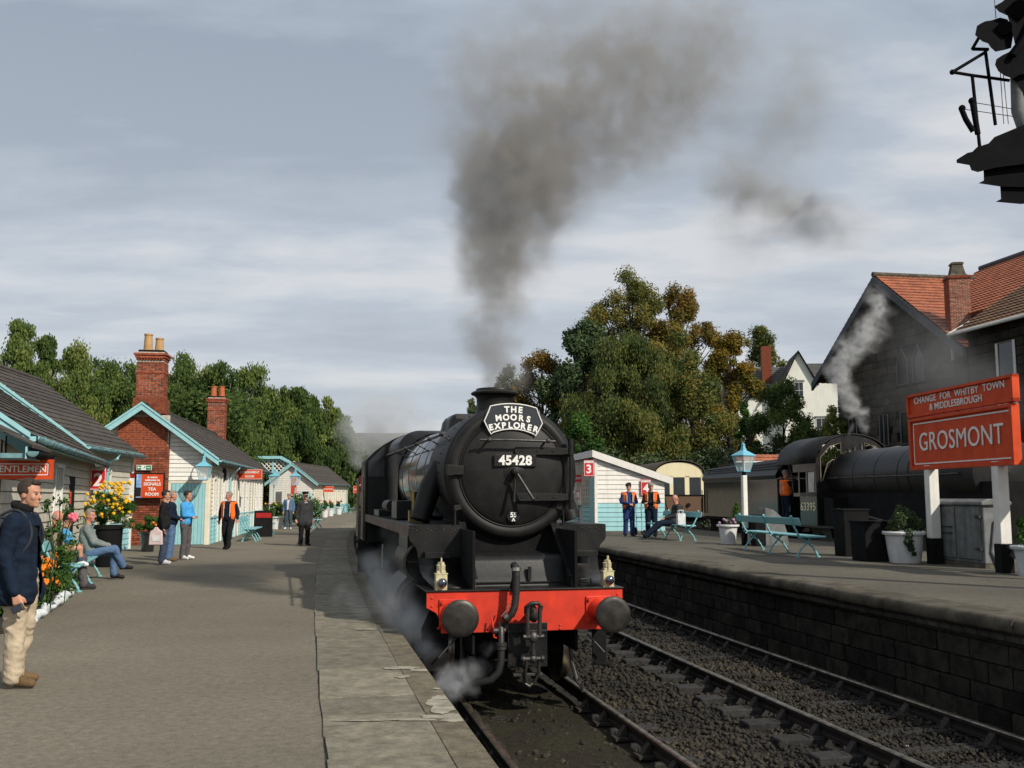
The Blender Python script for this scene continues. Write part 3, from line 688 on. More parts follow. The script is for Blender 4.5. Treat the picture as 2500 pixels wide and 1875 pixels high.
b = B(); b.tube(arc(0.685, 0, 2 * PI, 1.085, 72)[:-1], 0.012, 8, closed=True); P_(b, 'door_ring', 'smokebox_black', smooth=60)
for z, nm in ((0.27, 0), (-0.315, 0)):
    b = B(); b.prism([(0.02, z - 0.05), (0.0, z), (0.02, z + 0.05), (0.62, z + 0.045), (0.74, z + 0.03), (0.76, z - 0.03), (0.62, z - 0.045)], (0, 0.035, 0), (0, 0.965, CZ))
    for x in (0.1, 0.3, 0.5): b.ball((x, 0.962, CZ + z), 0.014, (1, .6, 1), 8, 4)
    b.out('door_strap', 'smokebox_black', door, bevel=0.006)
b = B(); b.cyl((0.745, 0.975, CZ - 0.42), (0.745, 0.975, CZ + 0.38), 0.022, n=12)
for z in (0.27, -0.315, 0.38, -0.42): b.cyl((0.745, 0.975, CZ + z - 0.05), (0.745, 0.975, CZ + z + 0.05), 0.038, n=12)
b.box((0.745, 1.05, CZ + 0.27), (0.06, 0.12, 0.06)); b.box((0.745, 1.05, CZ - 0.315), (0.06, 0.12, 0.06))
b.out('hinge_pin', 'smokebox_black', door, smooth=40)
b = B(); b.lathe([(0.14, 0), (0.135, 0.015), (0.05, 0.035), (0.045, 0.12), (0.03, 0.13), (0.03, 0.17), (0.0, 0.175)], (0.0, 1.0, CZ), 28, (0, -1, 0)); b.out('door_boss', 'smokebox_black', door, smooth=40)
b = B(); b.cyl((0, 0.875, CZ), (0, 0.845, CZ), 0.035, n=14); b.cyl((0, 0.855, CZ), (0.20, 0.80, CZ - 0.335), 0.016, 0.022, n=10); b.ball((0.20, 0.80, CZ - 0.335), 0.026); b.out('door_handle', 'steel_worn', door, smooth=60)
b = B(); b.cyl((0, 0.895, CZ), (-0.03, 0.86, CZ - 0.37), 0.015, 0.02, n=10); b.ball((-0.03, 0.86, CZ - 0.37), 0.022); b.out('door_handle', 'smokebox_black', door, smooth=60)
b = B(); b.box((-0.74, 1.045, CZ + 0.02), (0.20, 0.06, 0.12)); b.box((-0.82, 1.02, CZ + 0.02), (0.08, 0.10, 0.14)); P_(b, 'door_clamp', 'smokebox_black', bevel=0.008)
b = B(); b.tube([(-0.46, 0.90, CZ + 0.455), (0.0, 0.86, CZ + 0.455), (0.52, 0.90, CZ + 0.445)], 0.017, 10)
for x in (-0.34, 0.42): b.cyl((x, 0.885, CZ + 0.453), (x, 1.03, CZ + 0.45), 0.015, n=8); b.ball((x, 0.885, CZ + 0.453), 0.032)
P_(b, 'front_handrail', 'steel_worn', smooth=60)
# plates
pt = P_(B().box((0.01, 0.975, CZ + 0.145), (0.55, 0.03, 0.155)), 'number_plate', 'smokebox_black', bevel=0.008)
text('45428', 0.165, 'white_letter', pt, (0.01, 0.956, CZ + 0.143), FACE, ext=0.005, off=0.006, sxs=1.0, spacing=1.05)
pt = P_(B().lathe([(0.0, 0.03), (0.07, 0.03), (0.08, 0.02), (0.08, 0)], (0, 0, 0), 28, (0, -1, 0)), 'shed_plate', 'smokebox_black', smooth=40); pt.location = (0.0, 1.06, CZ - 0.565); pt.scale = (1.1, 1, 0.85)
l55 = text('55', 0.085, 'white_letter', eng, (0.0, 1.026, CZ - 0.54), FACE, off=0.003); lA = text('A', 0.06, 'white_letter', eng, (0.0, 1.026, CZ - 0.60), FACE, off=0.002)
for o_ in list(eng.children):
    if o_.name.split('.')[0] in ('smokebox', 'smokebox_door', 'door_ring', 'door_clamp', 'front_handrail', 'number_plate', 'shed_plate') or o_ in (l55, lA):
        o_.location = Vector(o_.location) + Vector((0.045, -0.10, -0.055 if o_.name == 'front_handrail' else 0.0))
hb = empty('headboard', (0.045, 0.93, CZ + 0.665), R(0), eng); hb.rotation_euler = (R(-4), R(1.5), 0)
def hbpoly(k=1.0):
    out = []
    w_, h = 0.39 * k, 0.195 * k
    for i in range(9): t = lin(-1, 1, i / 8); out.append((t * 0.31 * k, h + 0.0 - 0.045 * k * t * t + 0.02))
    out += [(0.335 * k, 0.10 * k), (w_, -0.03 * k), (0.33 * k, -0.145 * k), (0.295 * k, -0.20 * k)]
    for i in range(9): t = lin(1, -1, i / 8); out.append((t * 0.27 * k, -0.12 * k - 0.055 * k * t * t))
    out += [(-0.295 * k, -0.20 * k), (-0.33 * k, -0.145 * k), (-w_, -0.03 * k), (-0.335 * k, 0.10 * k)]
    return out
B().prism(hbpoly(1.0), (0, 0.02, 0)).out('board', 'gloss_black', hb, bevel=0.003)
pp = [(x, -0.008, z) for x, z in hbpoly(0.975)]; B().tube(pp, 0.008, 6, closed=True).out('board_rim', 'white_letter', hb)
# lettering bent along an arc, letter by letter, joined in one mesh per line
def arc_text(s, size, R0, zc, parent, x0=0.0, sp=0.105, y=-0.008, m='white_letter', off_=0.006):
    dg = None; objs = []
    n = len(s)
    b = B()
    for i, chh in enumerate(s):
        if chh == ' ': continue
        a = (i - (n - 1) / 2) * sp / R0
        o = text(chh, size, m, None, (0, 0, 0), (0, 0, 0), off=off_)
        M = Matrix.Translation((x0 + R0 * math.sin(a), y, zc - R0 + R0 * math.cos(a))) @ Matrix.Rotation(a, 4, 'Y') @ Matrix.Rotation(R(90), 4, 'X')
        b.add([v.co.copy() for v in o.data.vertices], [tuple(p.vertices) for p in o.data.polygons], M)
        bpy.data.objects.remove(o)
    return b.out('lettering', m, parent)
arc_text('THE', 0.108, 1.3, 0.132, hb, sp=0.088, off_=0.0045)
arc_text('MOORS', 0.106, 1.2, 0.030, hb, sp=0.098, off_=0.0045)
arc_text('EXPLORER', 0.106, 1.1, -0.072, hb, sp=0.084, off_=0.0045)
B().box((0, 0.06, -0.21), (0.05, 0.06, 0.10)).out('bracket', 'smokebox_black', hb)
# chimney
b = B().lathe([(0.40, -0.06), (0.36, -0.02), (0.295, 0.05), (0.262, 0.12), (0.25, 0.22), (0.252, 0.30), (0.28, 0.335), (0.325, 0.352), (0.332, 0.372), (0.305, 0.392), (0.265, 0.405), (0.258, 0.43), (0.245, 0.435), (0.215, 0.43), (0.21, 0.1)], (0, 1.93, CZ + 0.735), 48)
P_(b, 'chimney', 'smokebox_black', smooth=40)
# boiler, bands, firebox, cab
b = B().lathe([(0.77, 0), (0.785, 0.03), (0.85, 3.9)], (0, 2.72, CZ), 72, (0, 1, 0)); P_(b, 'boiler', 'gloss_black', smooth=50)
for yy in (2.80, 3.35, 4.25, 5.15, 6.0, 6.55):
    r = 0.785 + (yy - 2.72) / 3.9 * 0.065
    b = B().lathe([(r - 0.005, -0.035), (r + 0.006, -0.03), (r + 0.006, 0.03), (r - 0.005, 0.035)], (0, yy, CZ), 72, (0, 1, 0)); P_(b, 'boiler_band', 'gloss_black', smooth=30)
def fb(z0, w_, h_, r, y, n=8):
    pts = [(-w_, y, z0 - 0.9)]
    for cxx, a0 in ((-1, PI), (1, PI / 2)):
        for i in range(n + 1):
            a = a0 - (PI / 2) * i / n
            pts.append((cxx * (w_ - r) + r * math.cos(a), y, z0 + h_ - r + r * math.sin(a)))
    pts.append((w_, y, z0 - 0.9)); return pts
b = B(); b.sheet([fb(CZ, 0.86, 0.86, 0.80, 6.58), fb(CZ, 0.87, 0.90, 0.42, 6.75), fb(CZ + 0.01, 0.87, 0.90, 0.38, 8.7)]); P_(b, 'firebox', 'black_paint', smooth=40)
b = B().lathe([(0.42, -0.10), (0.36, 0.0), (0.335, 0.08), (0.32, 0.16), (0.27, 0.23), (0.15, 0.27), (0.0, 0.28)], (0, 4.75, CZ + 0.74), 36); P_(b, 'dome', 'black_paint', smooth=60)
b = B(); b.add([(x * (0.44 - 0.05 * k), yy, CZ + zz) for k, (zz) in enumerate((0.60, 0.94)) for x, yy in ((-1, 3.3), (1, 3.3), (1, 3.85), (-1, 3.85))], [(0, 1, 5, 4), (1, 2, 6, 5), (2, 3, 7, 6), (3, 0, 4, 7), (4, 5, 6, 7)]); P_(b, 'top_feed', 'black_paint', bevel=0.08)
for s in (-1, 1):
    b = B(); b.tube([(s * 0.80, 1.25, CZ + 0.50), (s * 0.82, 3.0, CZ + 0.50), (s * 0.86, 5.6, CZ + 0.50), (s * 0.90, 8.4, CZ + 0.50)], 0.018, 10)
    for yy in (1.4, 2.5, 3.9, 5.3, 6.7, 8.1): b.cyl((s * 0.70, yy, CZ + 0.42), (s * (0.80 + yy * .012), yy, CZ + 0.50), 0.011, n=8); b.ball((s * (0.80 + yy * .012), yy, CZ + 0.50), 0.032)
    P_(b, 'side_handrail', 'steel_worn', smooth=60)
    b = B(); b.tube([(s * 0.74, 1.95, CZ + 0.10), (s * 0.90, 1.85, CZ - 0.20), (s * 1.04, 1.78, CZ - 0.62)], [0.14, 0.15, 0.13], 18); P_(b, 'steam_pipe', 'smokebox_black', smooth=60)
    # running plate and valance
    b = B(); b.bb((s * 0.55, 0.97, 1.985), (s * 1.275, 8.9, 2.0)); P_(b, 'running_plate', 'black_paint')
    b = B(); b.bb((s * 1.262, 0.985, 1.86), (s * 1.277, 8.9, 1.984)); P_(b, 'valance', 'valance_brown' if s < 0 else 'black_paint')
    # cylinders
    b = B().cyl((s * 1.02, 1.55, 1.02), (s * 1.02, 2.75, 1.02), 0.36, n=32); b.cyl((s * 1.02, 1.45, 1.02), (s * 1.02, 1.55, 1.02), 0.30, n=32); b.cyl((s * 1.0, 1.50, 1.50), (s * 1.0, 2.8, 1.50), 0.27, n=32); b.bb((s * 0.8, 1.6, 1.0), (s * 1.22, 2.7, 1.9))
    P_(b, 'cylinder', 'black_paint', smooth=40)
    b = B(); b.tube([(s * 1.0 + 0.26 * math.cos(t), 1.49, 1.50 + 0.26 * math.sin(t)) for t in [2 * PI * i / 32 for i in range(32)]], 0.03, 8, closed=True); P_(b, 'cylinder_cover', 'steel_worn', smooth=60)
    # front footsteps and rail guards
    b = B(); n = 10; poly = [(0.16, 0.28), (0.16, 0.93)] + [(0.16 + 0.20 * math.sin(PI / 2 * i / n) + 0.0, 0.93 + 0.14 * (1 - math.cos(PI / 2 * i / n)) * 0) for i in range(1)] + [(0.60, 0.93), (0.60, 0.28)]
    b.prism([(-0.16, 0.30), (-0.19, 0.82), (-0.10, 1.02), (0.0, 1.10), (0.12, 1.12), (0.14, 0.30)] if s < 0 else [(-0.12, 0.40), (-0.12, 0.86), (0.06, 0.86), (0.06, 0.30)], (0, 0.018, 0), (s * 1.0, 0.30, 0)); b.bb((s * 1.0 - 0.12, 0.14, 0.36), (s * 1.0 + 0.07, 0.32, 0.378))
    P_(b, 'front_footstep', 'sooty_black', bevel=0.006)
    b = B(); b.tube([(s * 0.66, 0.6, 0.75), (s * 0.68, 0.5, 0.35), (s * 0.72, 0.42, 0.14), (s * 0.77, 0.36, 0.07)], 0.025, 8); b.cyl((s * 0.77, 0.36, 0.12), (s * 0.77, 0.36, 0.02), 0.02, n=8); b.cyl((s * 0.79, 0.2, 0.72), (s * 1.0, 0.2, 0.5), 0.012, n=6); P_(b, 'rail_guard', 'steel_worn')
# frames
b = B()
for s in (-1, 1): b.bb((s * 0.60, 0.05, 0.55), (s * 0.63, 8.9, 1.95))
b.bb((-0.60, 0.7, 0.45), (0.60, 1.0, 1.26)); b.bb((-0.9, 2.9, 0.9), (0.9, 9.0, 1.9)); b.bb((-0.45, 0.9, 0.35), (0.45, 3.6, 0.9)); P_(b, 'frames', 'sooty_black')
def wheel(x, y, r, spokes=0, m='sooty_black'):
    wb = B().lathe([(r - 0.07, -0.06), (r + 0.028, -0.06), (r + 0.028, -0.035), (r, -0.03), (r - 0.006, 0.075), (r - 0.07, 0.075)], (x, y, r), 40, (1 if x > 0 else -1, 0, 0))
    wo = P_(wb, 'wheel', 'steel_bright', smooth=30)
    hb_ = B().cyl((x - 0.03, y, r), (x + 0.05 * (1 if x > 0 else -1), y, r), 0.13, n=16)
    if spokes:
        for i in range(spokes):
            t = 2 * PI * i / spokes
            hb_.cyl((x, y, r), (x, y + (r - 0.07) * math.cos(t), r + (r - 0.07) * math.sin(t)), 0.035, 0.025, n=6)
    else: hb_.cyl((x - 0.02, y, r), (x + 0.02, y, r), r - 0.05, n=40)
    hb_.out('wheel_centre', m, wo, smooth=40)
for s in (-1, 1):
    wheel(s * 0.755, 1.45, 0.485, 10); wheel(s * 0.755, 3.4, 0.485, 10)
    for yy in (4.9, 7.0, 9.3): wheel(s * 0.755, yy, 0.91, 19)
b = B()
for s in (-1, 1): b.box((s * 1.0, 6.9, 0.85), (0.05, 4.9, 0.13)); b.box((s * 1.1, 4.0, 1.0), (0.05, 2.8, 0.10), (0.03, 0, 0))
for yy in (1.45, 3.4): b.cyl((-0.75, yy, 0.485), (0.75, yy, 0.485), 0.08, n=12)
P_(b, 'coupling_rod', 'steel_worn')
# cab
def cabsec(y, w_=1.26, zt=3.66, n=14):
    pts = [(-w_, y, 1.45), (-w_, y, 3.05)]
    for i in range(n + 1):
        t = lin(-1, 1, i / n); pts.append((t * w_ * 0.99, y, 3.10 + (zt - 3.10) * (1 - abs(t) ** 2.4)))
    return pts + [(w_, y, 3.05), (w_, y, 1.45)]
b = B(); b.sheet([cabsec(8.75), cabsec(10.35)]); P_(b, 'cab', 'black_paint', solid=0.02, smooth=35)
b = B(); c = cabsec(8.76); inner = fb(CZ + 0.01, 0.87, 0.90, 0.38, 8.76)
b.add([p for p in c], [tuple(range(len(c)))]); P_(b, 'cab_front', 'black_paint')
for s in (-1, 1):
    b = B(); b.prism([(0.92, 2.75), (1.24, 2.75), (1.24, 3.05), (0.92, 3.38)], (0, 0.01, 0), (0, 8.73, 0)) if s > 0 else b.prism([(-0.92, 2.75), (-1.24, 2.75), (-1.24, 3.05), (-0.92, 3.38)], (0, 0.01, 0), (0, 8.73, 0)); P_(b, 'cab_window', 'glass_dark')
    for yy in (8.85, 10.3, 10.75):
        b = B(); b.tube([(s * 1.33, yy, 1.5), (s * 1.33, yy, 2.75)], 0.017, 8); P_(b, 'cab_handrail', 'steel_bright')
    b = B(); b.bb((s * 1.0, 10.4, 0.45), (s * 1.32, 10.42, 1.45)); b.bb((s * 1.0, 10.1, 0.55), (s * 1.32, 10.4, 0.57)); P_(b, 'cab_step', 'black_paint')
b = B(); b.bb((-1.2, 8.9, 1.40), (1.2, 10.5, 1.45)); P_(b, 'cab_floor', 'sooty_black')
b = B(); b.tube([(-1.05, 2.4, 2.0), (-1.05, 2.4, 2.35)], 0.03, 8); b.box((-1.05, 2.4, 2.08), (0.14, 0.14, 0.16)); b.cyl((-1.05, 2.4, 2.3), (-1.05, 2.4, 2.42), 0.045, n=12); P_(b, 'lubricator', 'brass', smooth=40)
b = B(); b.box((-1.0, 4.2, 2.15), (0.3, 0.8, 0.28)); b.cyl((-1.1, 5.0, 2.2), (-1.1, 5.9, 2.2), 0.10, n=14); b.bb((-1.2, 6.5, 2.0), (-0.9, 7.6, 2.12)); P_(b, 'lubricator_box', 'black_paint', bevel=0.01)
# oil lamps standing on the beam
def oil_lamp(x, y, label):
    lp = tag(empty('oil_lamp', eng.matrix_basis @ Vector((x, y, 1.285)), R(12.2)), label, 'lamp', 'oil lamps on the front of the engine')
    b = B(); b.box((0, 0, 0.09), (0.13, 0.12, 0.18)); b.box((0, 0, 0.185), (0.145, 0.13, 0.012)); b.box((0, 0, 0.205), (0.10, 0.09, 0.03)); b.out('lamp_body', 'lamp_cream', lp, bevel=0.004)
    b = B().lathe([(0.045, 0.22), (0.05, 0.23), (0.05, 0.275), (0.056, 0.28), (0.04, 0.29), (0.038, 0.315), (0.0, 0.32)], (0, 0, 0), 18); b.out('chimney', 'lamp_cream', lp, smooth=40)
    b = B(); b.tube([(0, -0.055, 0.20), (0, -0.058, 0.32), (0, -0.04, 0.365), (0, -0.01, 0.365), (0, 0.0, 0.32)], 0.006, 6); b.out('lamp_handle', 'lamp_cream', lp)
    b = B().lathe([(0.05, 0.0), (0.056, 0.01), (0.056, 0.035), (0.05, 0.04)], (0.005, -0.058, 0.085), 24, (0, -1, 0)); b.out('lens_ring', 'lamp_cream', lp, smooth=40)
    b = B().ball((0.005, -0.085, 0.085), 0.056, (1, 0.75, 1), 20, 12); b.out('lens', 'lens_dark', lp, smooth=180)
    return lp
bpy.context.view_layer.update()
eng.matrix_basis
oil_lamp(-1.0, 0.05, 'cream oil lamp standing on the left end of the red buffer beam')
oil_lamp(1.0, 0.05, 'cream oil lamp standing on the right end of the red buffer beam')

# ---------------------------------------------------------------- tender and carriage behind it
tn = tag(empty('tender', off(23.4, T1, RAIL), head(25.5)), 'black coal tender coupled behind the engine with the headboard', 'tender')
b = B(); b.add([(x, y, z) for y in (0, 7.0) for x, z in ((-1.28, 1.25), (-1.28, 2.55), (-1.05, 3.05), (1.05, 3.05), (1.28, 2.55), (1.28, 1.25))], [(0, 1, 2, 3, 4, 5), (11, 10, 9, 8, 7, 6)] + [(i, i + 6, (i + 1) % 6 + 6, (i + 1) % 6) for i in range(6)]); b.out('tank', 'black_paint', tn, bevel=0.02)
b = B(); b.bb((-1.2, 0, 0.6), (1.2, 7.0, 1.2)); b.out('tender_frame', 'sooty_black', tn)
for yy in (1.2, 3.5, 5.8):
    for s in (-1, 1): B().cyl((s * 0.7, yy, 0.5), (s * 0.8, yy, 0.5), 0.5, n=32).out('wheel', 'steel_worn', tn, smooth=40)
b = B(); b.tube([(-1.33, 0.05, 1.3), (-1.33, 0.05, 2.7)], 0.017, 8); b.out('tender_handrail', 'steel_bright', tn)
b = B()
rr_ = random.Random(4)
for i in range(150): b.ball((rr_.uniform(-0.9, 0.9), rr_.uniform(0.6, 5), 3.05 + rr_.uniform(0, 0.25)), rr_.uniform(0.08, 0.2), (1, 1, .8), 6, 4)
tag(b.out('coal', 'sooty_black', tn), kind='stuff')
def coach(root, L, body, lower, wins=True, zr=0):
    W, z0, z1 = 1.37, 1.1, 3.0; n = 14
    roof = [(1.40 * t, 3.0 + 0.80 * math.sqrt(max(0, 1 - (abs(t)) ** 2.2))) for t in [lin(-1, 1, i / n) for i in range(n + 1)]]
    b = B(); b.sheet([[(x, y, z) for x, z in roof] for y in (-0.08, L + 0.08)]); b.out('roof', 'sooty_black', root, solid=0.05, smooth=40)
    b = B(); b.bb((-W, 0.03, z0), (W, L, 1.95)); b.out('lower_body', lower, root)
    return W, z0, z1, roof
cch = tag(empty('railway_carriage', off(31.2, T1, RAIL), head(38)), 'maroon passenger carriage behind the coal tender, mostly hidden by the engine', 'carriage')
W, z0, z1, roof = coach(cch, 18, 'maroon', 'maroon')
b = B(); b.bb((-W + .001, 0.02, 1.95), (W - .001, 17.99, 3.0)); b.out('upper_body', 'maroon', cch)
for i in range(7):
    for s in (-1, 1): B().bb((s * (W + 0.006), 0.8 + i * 2.4, 2.1), (s * (W - 0.02), 2.4 + i * 2.4, 2.85)).out('window', 'glass_dark', cch)
# ---------------------------------------------------------------- timber station buildings on the left platform
wb_ = B(); wb_.add([(-.5, 0, 0), (.5, 0, 0), (.5, -1, 0), (-.5, -1, 0), (-.5, 0, 1), (.5, 0, 1), (.5, -.35, 1), (-.5, -.35, 1)], [(0, 1, 2, 3), (4, 7, 6, 5), (0, 4, 5, 1), (1, 5, 6, 2), (2, 6, 7, 3), (3, 7, 4, 0)])
WBM = {}
def wboard(root, c, L, h, rz, m):
    if m not in WBM:
        me = bpy.data.meshes.new('weatherboard'); me.from_pydata(wb_.v, [], wb_.f); me.update(); me.materials.append(MATS[m]); WBM[m] = me
    o = bpy.data.objects.new('weatherboard', WBM[m]); col.objects.link(o); o.parent = root; o.location = c; o.scale = (L, 0.034, h - 0.010); o.rotation_euler = (0, 0, rz)
def side_boards(root, L, z0, z1, h, ops, mfun, x=0.0, rz=R(90)):
    z = z0
    while z < z1 - 0.02:
        hh = min(h, z1 - z); zm = z + hh / 2
        cuts = sorted([(o[0], o[1]) for o in ops if o[2] < zm < o[3]]); a = 0.0
        for c in cuts + [(L, L)]:
            if c[0] - a > 0.04: wboard(root, (x, (a + c[0]) / 2, z), c[0] - a, hh, rz, mfun(zm))
            a = max(a, c[1])
        z += h
def gable_boards(root, W, eave, rise, z0, h, ops, mfun, y=0.0):
    z = z0
    while z < eave + rise - 0.1:
        zm = z + h / 2; half = W / 2 if zm < eave else W / 2 * (1 - (zm - eave) / rise)
        a = -W / 2 - half; e = -W / 2 + half
        cuts = sorted([(max(o[0], a), min(o[1], e)) for o in ops if o[2] < zm < o[3] and o[1] > a and o[0] < e])
        for c in cuts + [(e, e)]:
            if c[0] - a > 0.04: wboard(root, ((a + c[0]) / 2, y, z), c[0] - a, h, 0, mfun(zm))
            a = max(a, c[1])
        z += h
def window(root, y, z, w_, h, bars=(2, 3), frame='board_white', glass='glass_pale', x=0.0, axis='y'):
    def bx(c, d):   # c=(along, out, up)
        return ([x + c[1], y + c[0], z + c[2]], [d[1], d[0], d[2]]) if axis == 'y' else ([y + c[0], x - c[1], z + c[2]], [d[0], d[1], d[2]])
    b = B()
    for c, d in (((0, 0.02, 0), (0.08, 0.07, h)), ((w_, 0.02, 0), (0.08, 0.07, h))): b.box(*bx((c[0], c[1], h / 2), d))
    for zz in (0, h): b.box(*bx((w_ / 2, 0.03, zz), (w_ + 0.1, 0.09, 0.07)))
    fr = b.out('window', frame, root)
    b = B()
    for i in range(1, bars[0]): b.box(*bx((w_ * i / bars[0], 0.01, h / 2), (0.03, 0.035, h)))
    for i in range(1, bars[1]): b.box(*bx((w_ / 2, 0.012, h * i / bars[1]), (w_, 0.03, 0.03)))
    b.out('glazing_bar', frame, fr)
    b = B(); b.box(*bx((w_ / 2, -0.02 if axis == 'y' else 0.012, h / 2), (w_, 0.01, h))); b.out('pane', glass, fr)
    return fr
def roof_courses(root, L, W, eave, rise, over, gover, m='tile_brown', n=15, y0=None, th=0.022, wav=1):
    # two slopes of overlapping courses; each course is a toothed strip
    half = W / 2 + over; sl = rise / (W / 2); z_e = eave - over * sl
    ln = math.hypot(half, half * sl); ang = math.atan(sl); st = ln / n
    y0 = -gover if y0 is None else y0; y1 = L + gover
    rr = random.Random(int(L * 10)); meshes = []
    for v in range(3):
        b = B(); y = y0; tw = 0.30
        while y < y1 - 0.01:
            ye = min(y + tw, y1); dz = rr.uniform(-0.004, 0.006); dx = rr.uniform(-0.008, 0.008)
            b.add([(0 + dx, y + 0.002, -th + dz), (0 + dx, ye - 0.002, -th + dz), (-st - 0.05, ye - 0.002, -th), (-st - 0.05, y + 0.002, -th), (0 + dx, y + 0.002, th + dz), (0 + dx, ye - 0.002, th + dz), (-st - 0.05, ye - 0.002, 0.0), (-st - 0.05, y + 0.002, 0.0)],
                  [(0, 3, 2, 1), (4, 5, 6, 7), (0, 1, 5, 4), (1, 2, 6, 5), (2, 3, 7, 6), (3, 0, 4, 7)]); y = ye
        me = bpy.data.meshes.new('tile_course'); me.from_pydata(b.v, [], b.f); me.update(); me.materials.append(MATS[m]); meshes.append(me)
    for s in (1, -1):
        for i in range(n):
            o = bpy.data.objects.new('tile_course', meshes[i % 3]); col.objects.link(o); o.parent = root
            t = i * st; o.location = (-W / 2 + s * (half - t * math.cos(ang)), 0 if s > 0 else (y0 + y1), z_e + t * math.sin(ang) + 0.04)
            o.rotation_euler = Euler((0, ang, 0)) if s > 0 else Euler((0, ang, PI), 'XYZ')
            if s < 0: o.rotation_euler = (Matrix.Rotation(PI, 3, 'Z') @ Matrix.Rotation(ang, 3, 'Y')).to_euler()
    b = B(); b.tube([(-W / 2, y0, eave + rise + 0.05), (-W / 2, y1, eave + rise + 0.05)], 0.075, 8); b.out('ridge', m, root)
    # boards under the tiles keep the loft dark
    b = B(); b.sheet([[(over, y, z_e - 0.02), (-W / 2, y, eave + rise - 0.0), (-W - over, y, z_e - 0.02)] for y in (y0 + 0.03, y1 - 0.03)]); b.out('roof_lining', 'board_grey_shade', root)
def barge(root, W, eave, rise, over, y, m='pale_blue', wd=0.22, th=0.035):
    half = W / 2 + over; sl = rise / (W / 2); z_e = eave - over * sl
    for s in (1, -1):
        b = B(); b.prism([(-W / 2 + s * half, z_e + 0.05), (-W / 2, eave + rise + 0.05), (-W / 2, eave + rise + 0.05 - wd * 1.25), (-W / 2 + s * half, z_e + 0.05 - wd * 1.1)], (0, -th, 0), (0, y, 0)); o = b.out('bargeboard', m, root)
        b = B(); b.prism([(-W / 2 + s * (half + 0.01), z_e + 0.075), (-W / 2, eave + rise + 0.075), (-W / 2, eave + rise + 0.0), (-W / 2 + s * (half + 0.01), z_e + 0.0)], (0, -0.03, 0), (0, y - th, 0)); b.out('barge_moulding', m, root)
def gutter(root, x, z, y0, y1, m='gutter_blue', end='pale_blue'):
    n = 8; rows = []
    for y in (y0, y1): rows.append([(x + 0.065 * math.cos(PI + PI * i / n), y, z + 0.065 * math.sin(PI + PI * i / n)) for i in range(n + 1)])
    b = B().sheet(rows); 
    k = y0 + 0.8
    while k < y1:
        b.box((x - 0.03, k, z - 0.02), (0.14, 0.03, 0.10)); k += 0.9
    o = b.out('gutter', m, root, solid=0.008, smooth=60)
    b = B(); b.prism([(x + 0.07 * math.cos(PI + PI * i / n), z + 0.07 * math.sin(PI + PI * i / n)) for i in range(n + 1)], (0, -0.012, 0), (0, y0, 0)); b.out('gutter_end', end, o)
    b = B(); b.bb((x - 0.09, y0 + 0.02, z - 0.09), (x - 0.07, y1, z + 0.06)); b.out('fascia', 'pale_blue', root)
def downpipe(root, pts, m='pale_blue'):
    b = B(); b.tube(pts, 0.042, 10)
    for p in pts[1:-1]: b.ball(p, 0.052, (1, 1, 1), 8, 6)
    b.out('downpipe', m, root, smooth=60)
def bricks(root, x0, x1, z0, z1, y, face, mx=300, m='brick', y2=None):
    """courses of bricks on one face; face 'y' (towards -Y) or 'x' (towards +X, from y to y2 at x1)"""
    a, b_ = (x0, x1) if face == 'y' else (y, y2); z = z0; row = 0; n = 0; rest = B()
    cells = []
    while z < z1 - 0.04:
        t = a - (0.12 if row % 2 else 0.0)
        while t < b_ - 0.02:
            e = min(t + 0.235, b_); s = max(t, a)
            if e - s > 0.04: cells.append((s, e, z))
            t += 0.235
        z += 0.078; row += 1
    for s, e, z in cells:
        pr_ = random.uniform(-0.004, 0.004)
        c, d = (((s + e) / 2, y + 0.05 + pr_, z + 0.034), (e - s - 0.018, 0.11, 0.060)) if face == 'y' else ((x1 - 0.05 + pr_, (s + e) / 2, z + 0.034), (0.11, e - s - 0.018, 0.060))
        if n < mx: unit_box('brick', m, root, c, d)
        else: rest.box(c, d)
        n += 1
    if rest.v: tag(rest.out('brick_courses', m, root), kind='stuff')
def chimney_stack(root, cx, cy_, z0, z1, w_, d_, pots, mx, pot_m='chimney_pot'):
    st = B().bb((cx - w_ / 2 + 0.012, cy_ - d_ / 2 + 0.012, z0), (cx + w_ / 2 - 0.012, cy_ + d_ / 2 - 0.012, z1 + 0.02)).out('chimney_stack', 'mortar', root)
    bricks(st, cx - w_ / 2, cx + w_ / 2, z0, z1 - 0.28, cy_ - d_ / 2, 'y', mx)
    bricks(st, 0, cx + w_ / 2, z0, z1 - 0.28, cy_ - d_ / 2, 'x', mx, y2=cy_ + d_ / 2)
    b = B()
    for i, (zz, e) in enumerate(((z1 - 0.27, 0.02), (z1 - 0.19, 0.06), (z1 - 0.10, 0.10))): b.box((cx, cy_, zz + 0.035), (w_ + 2 * e, d_ + 2 * e, 0.072))
    for k in range(int(w_ / 0.1)): b.box((cx - w_ / 2 + 0.05 + k * 0.1, cy_ - d_ / 2 - 0.075, z1 - 0.205), (0.05, 0.05, 0.03))
    b.box((cx, cy_, (z0 + z1) / 2 + 0.45), (w_ + 0.05, d_ + 0.05, 0.07)); b.out('cap_courses', 'brick', st, bevel=0.004)
    b = B(); b.box((cx, cy_, z1 + 0.05), (w_ - 0.05, d_ - 0.05, 0.10)); b.out('flaunching', 'sooty_black', st, bevel=0.03)
    for px, ph, pr2 in pots:
        b = B().lathe([(pr2 * 1.1, 0), (pr2 * 1.1, 0.05), (pr2, 0.06), (pr2 * 0.86, ph - 0.06), (pr2 * 0.98, ph - 0.05), (pr2 * 0.98, ph), (pr2 * 0.75, ph), (pr2 * 0.7, ph - 0.2)], (cx + px, cy_, z1 + 0.08), 20); b.out('chimney_pot', pot_m, st, smooth=40)
    return st
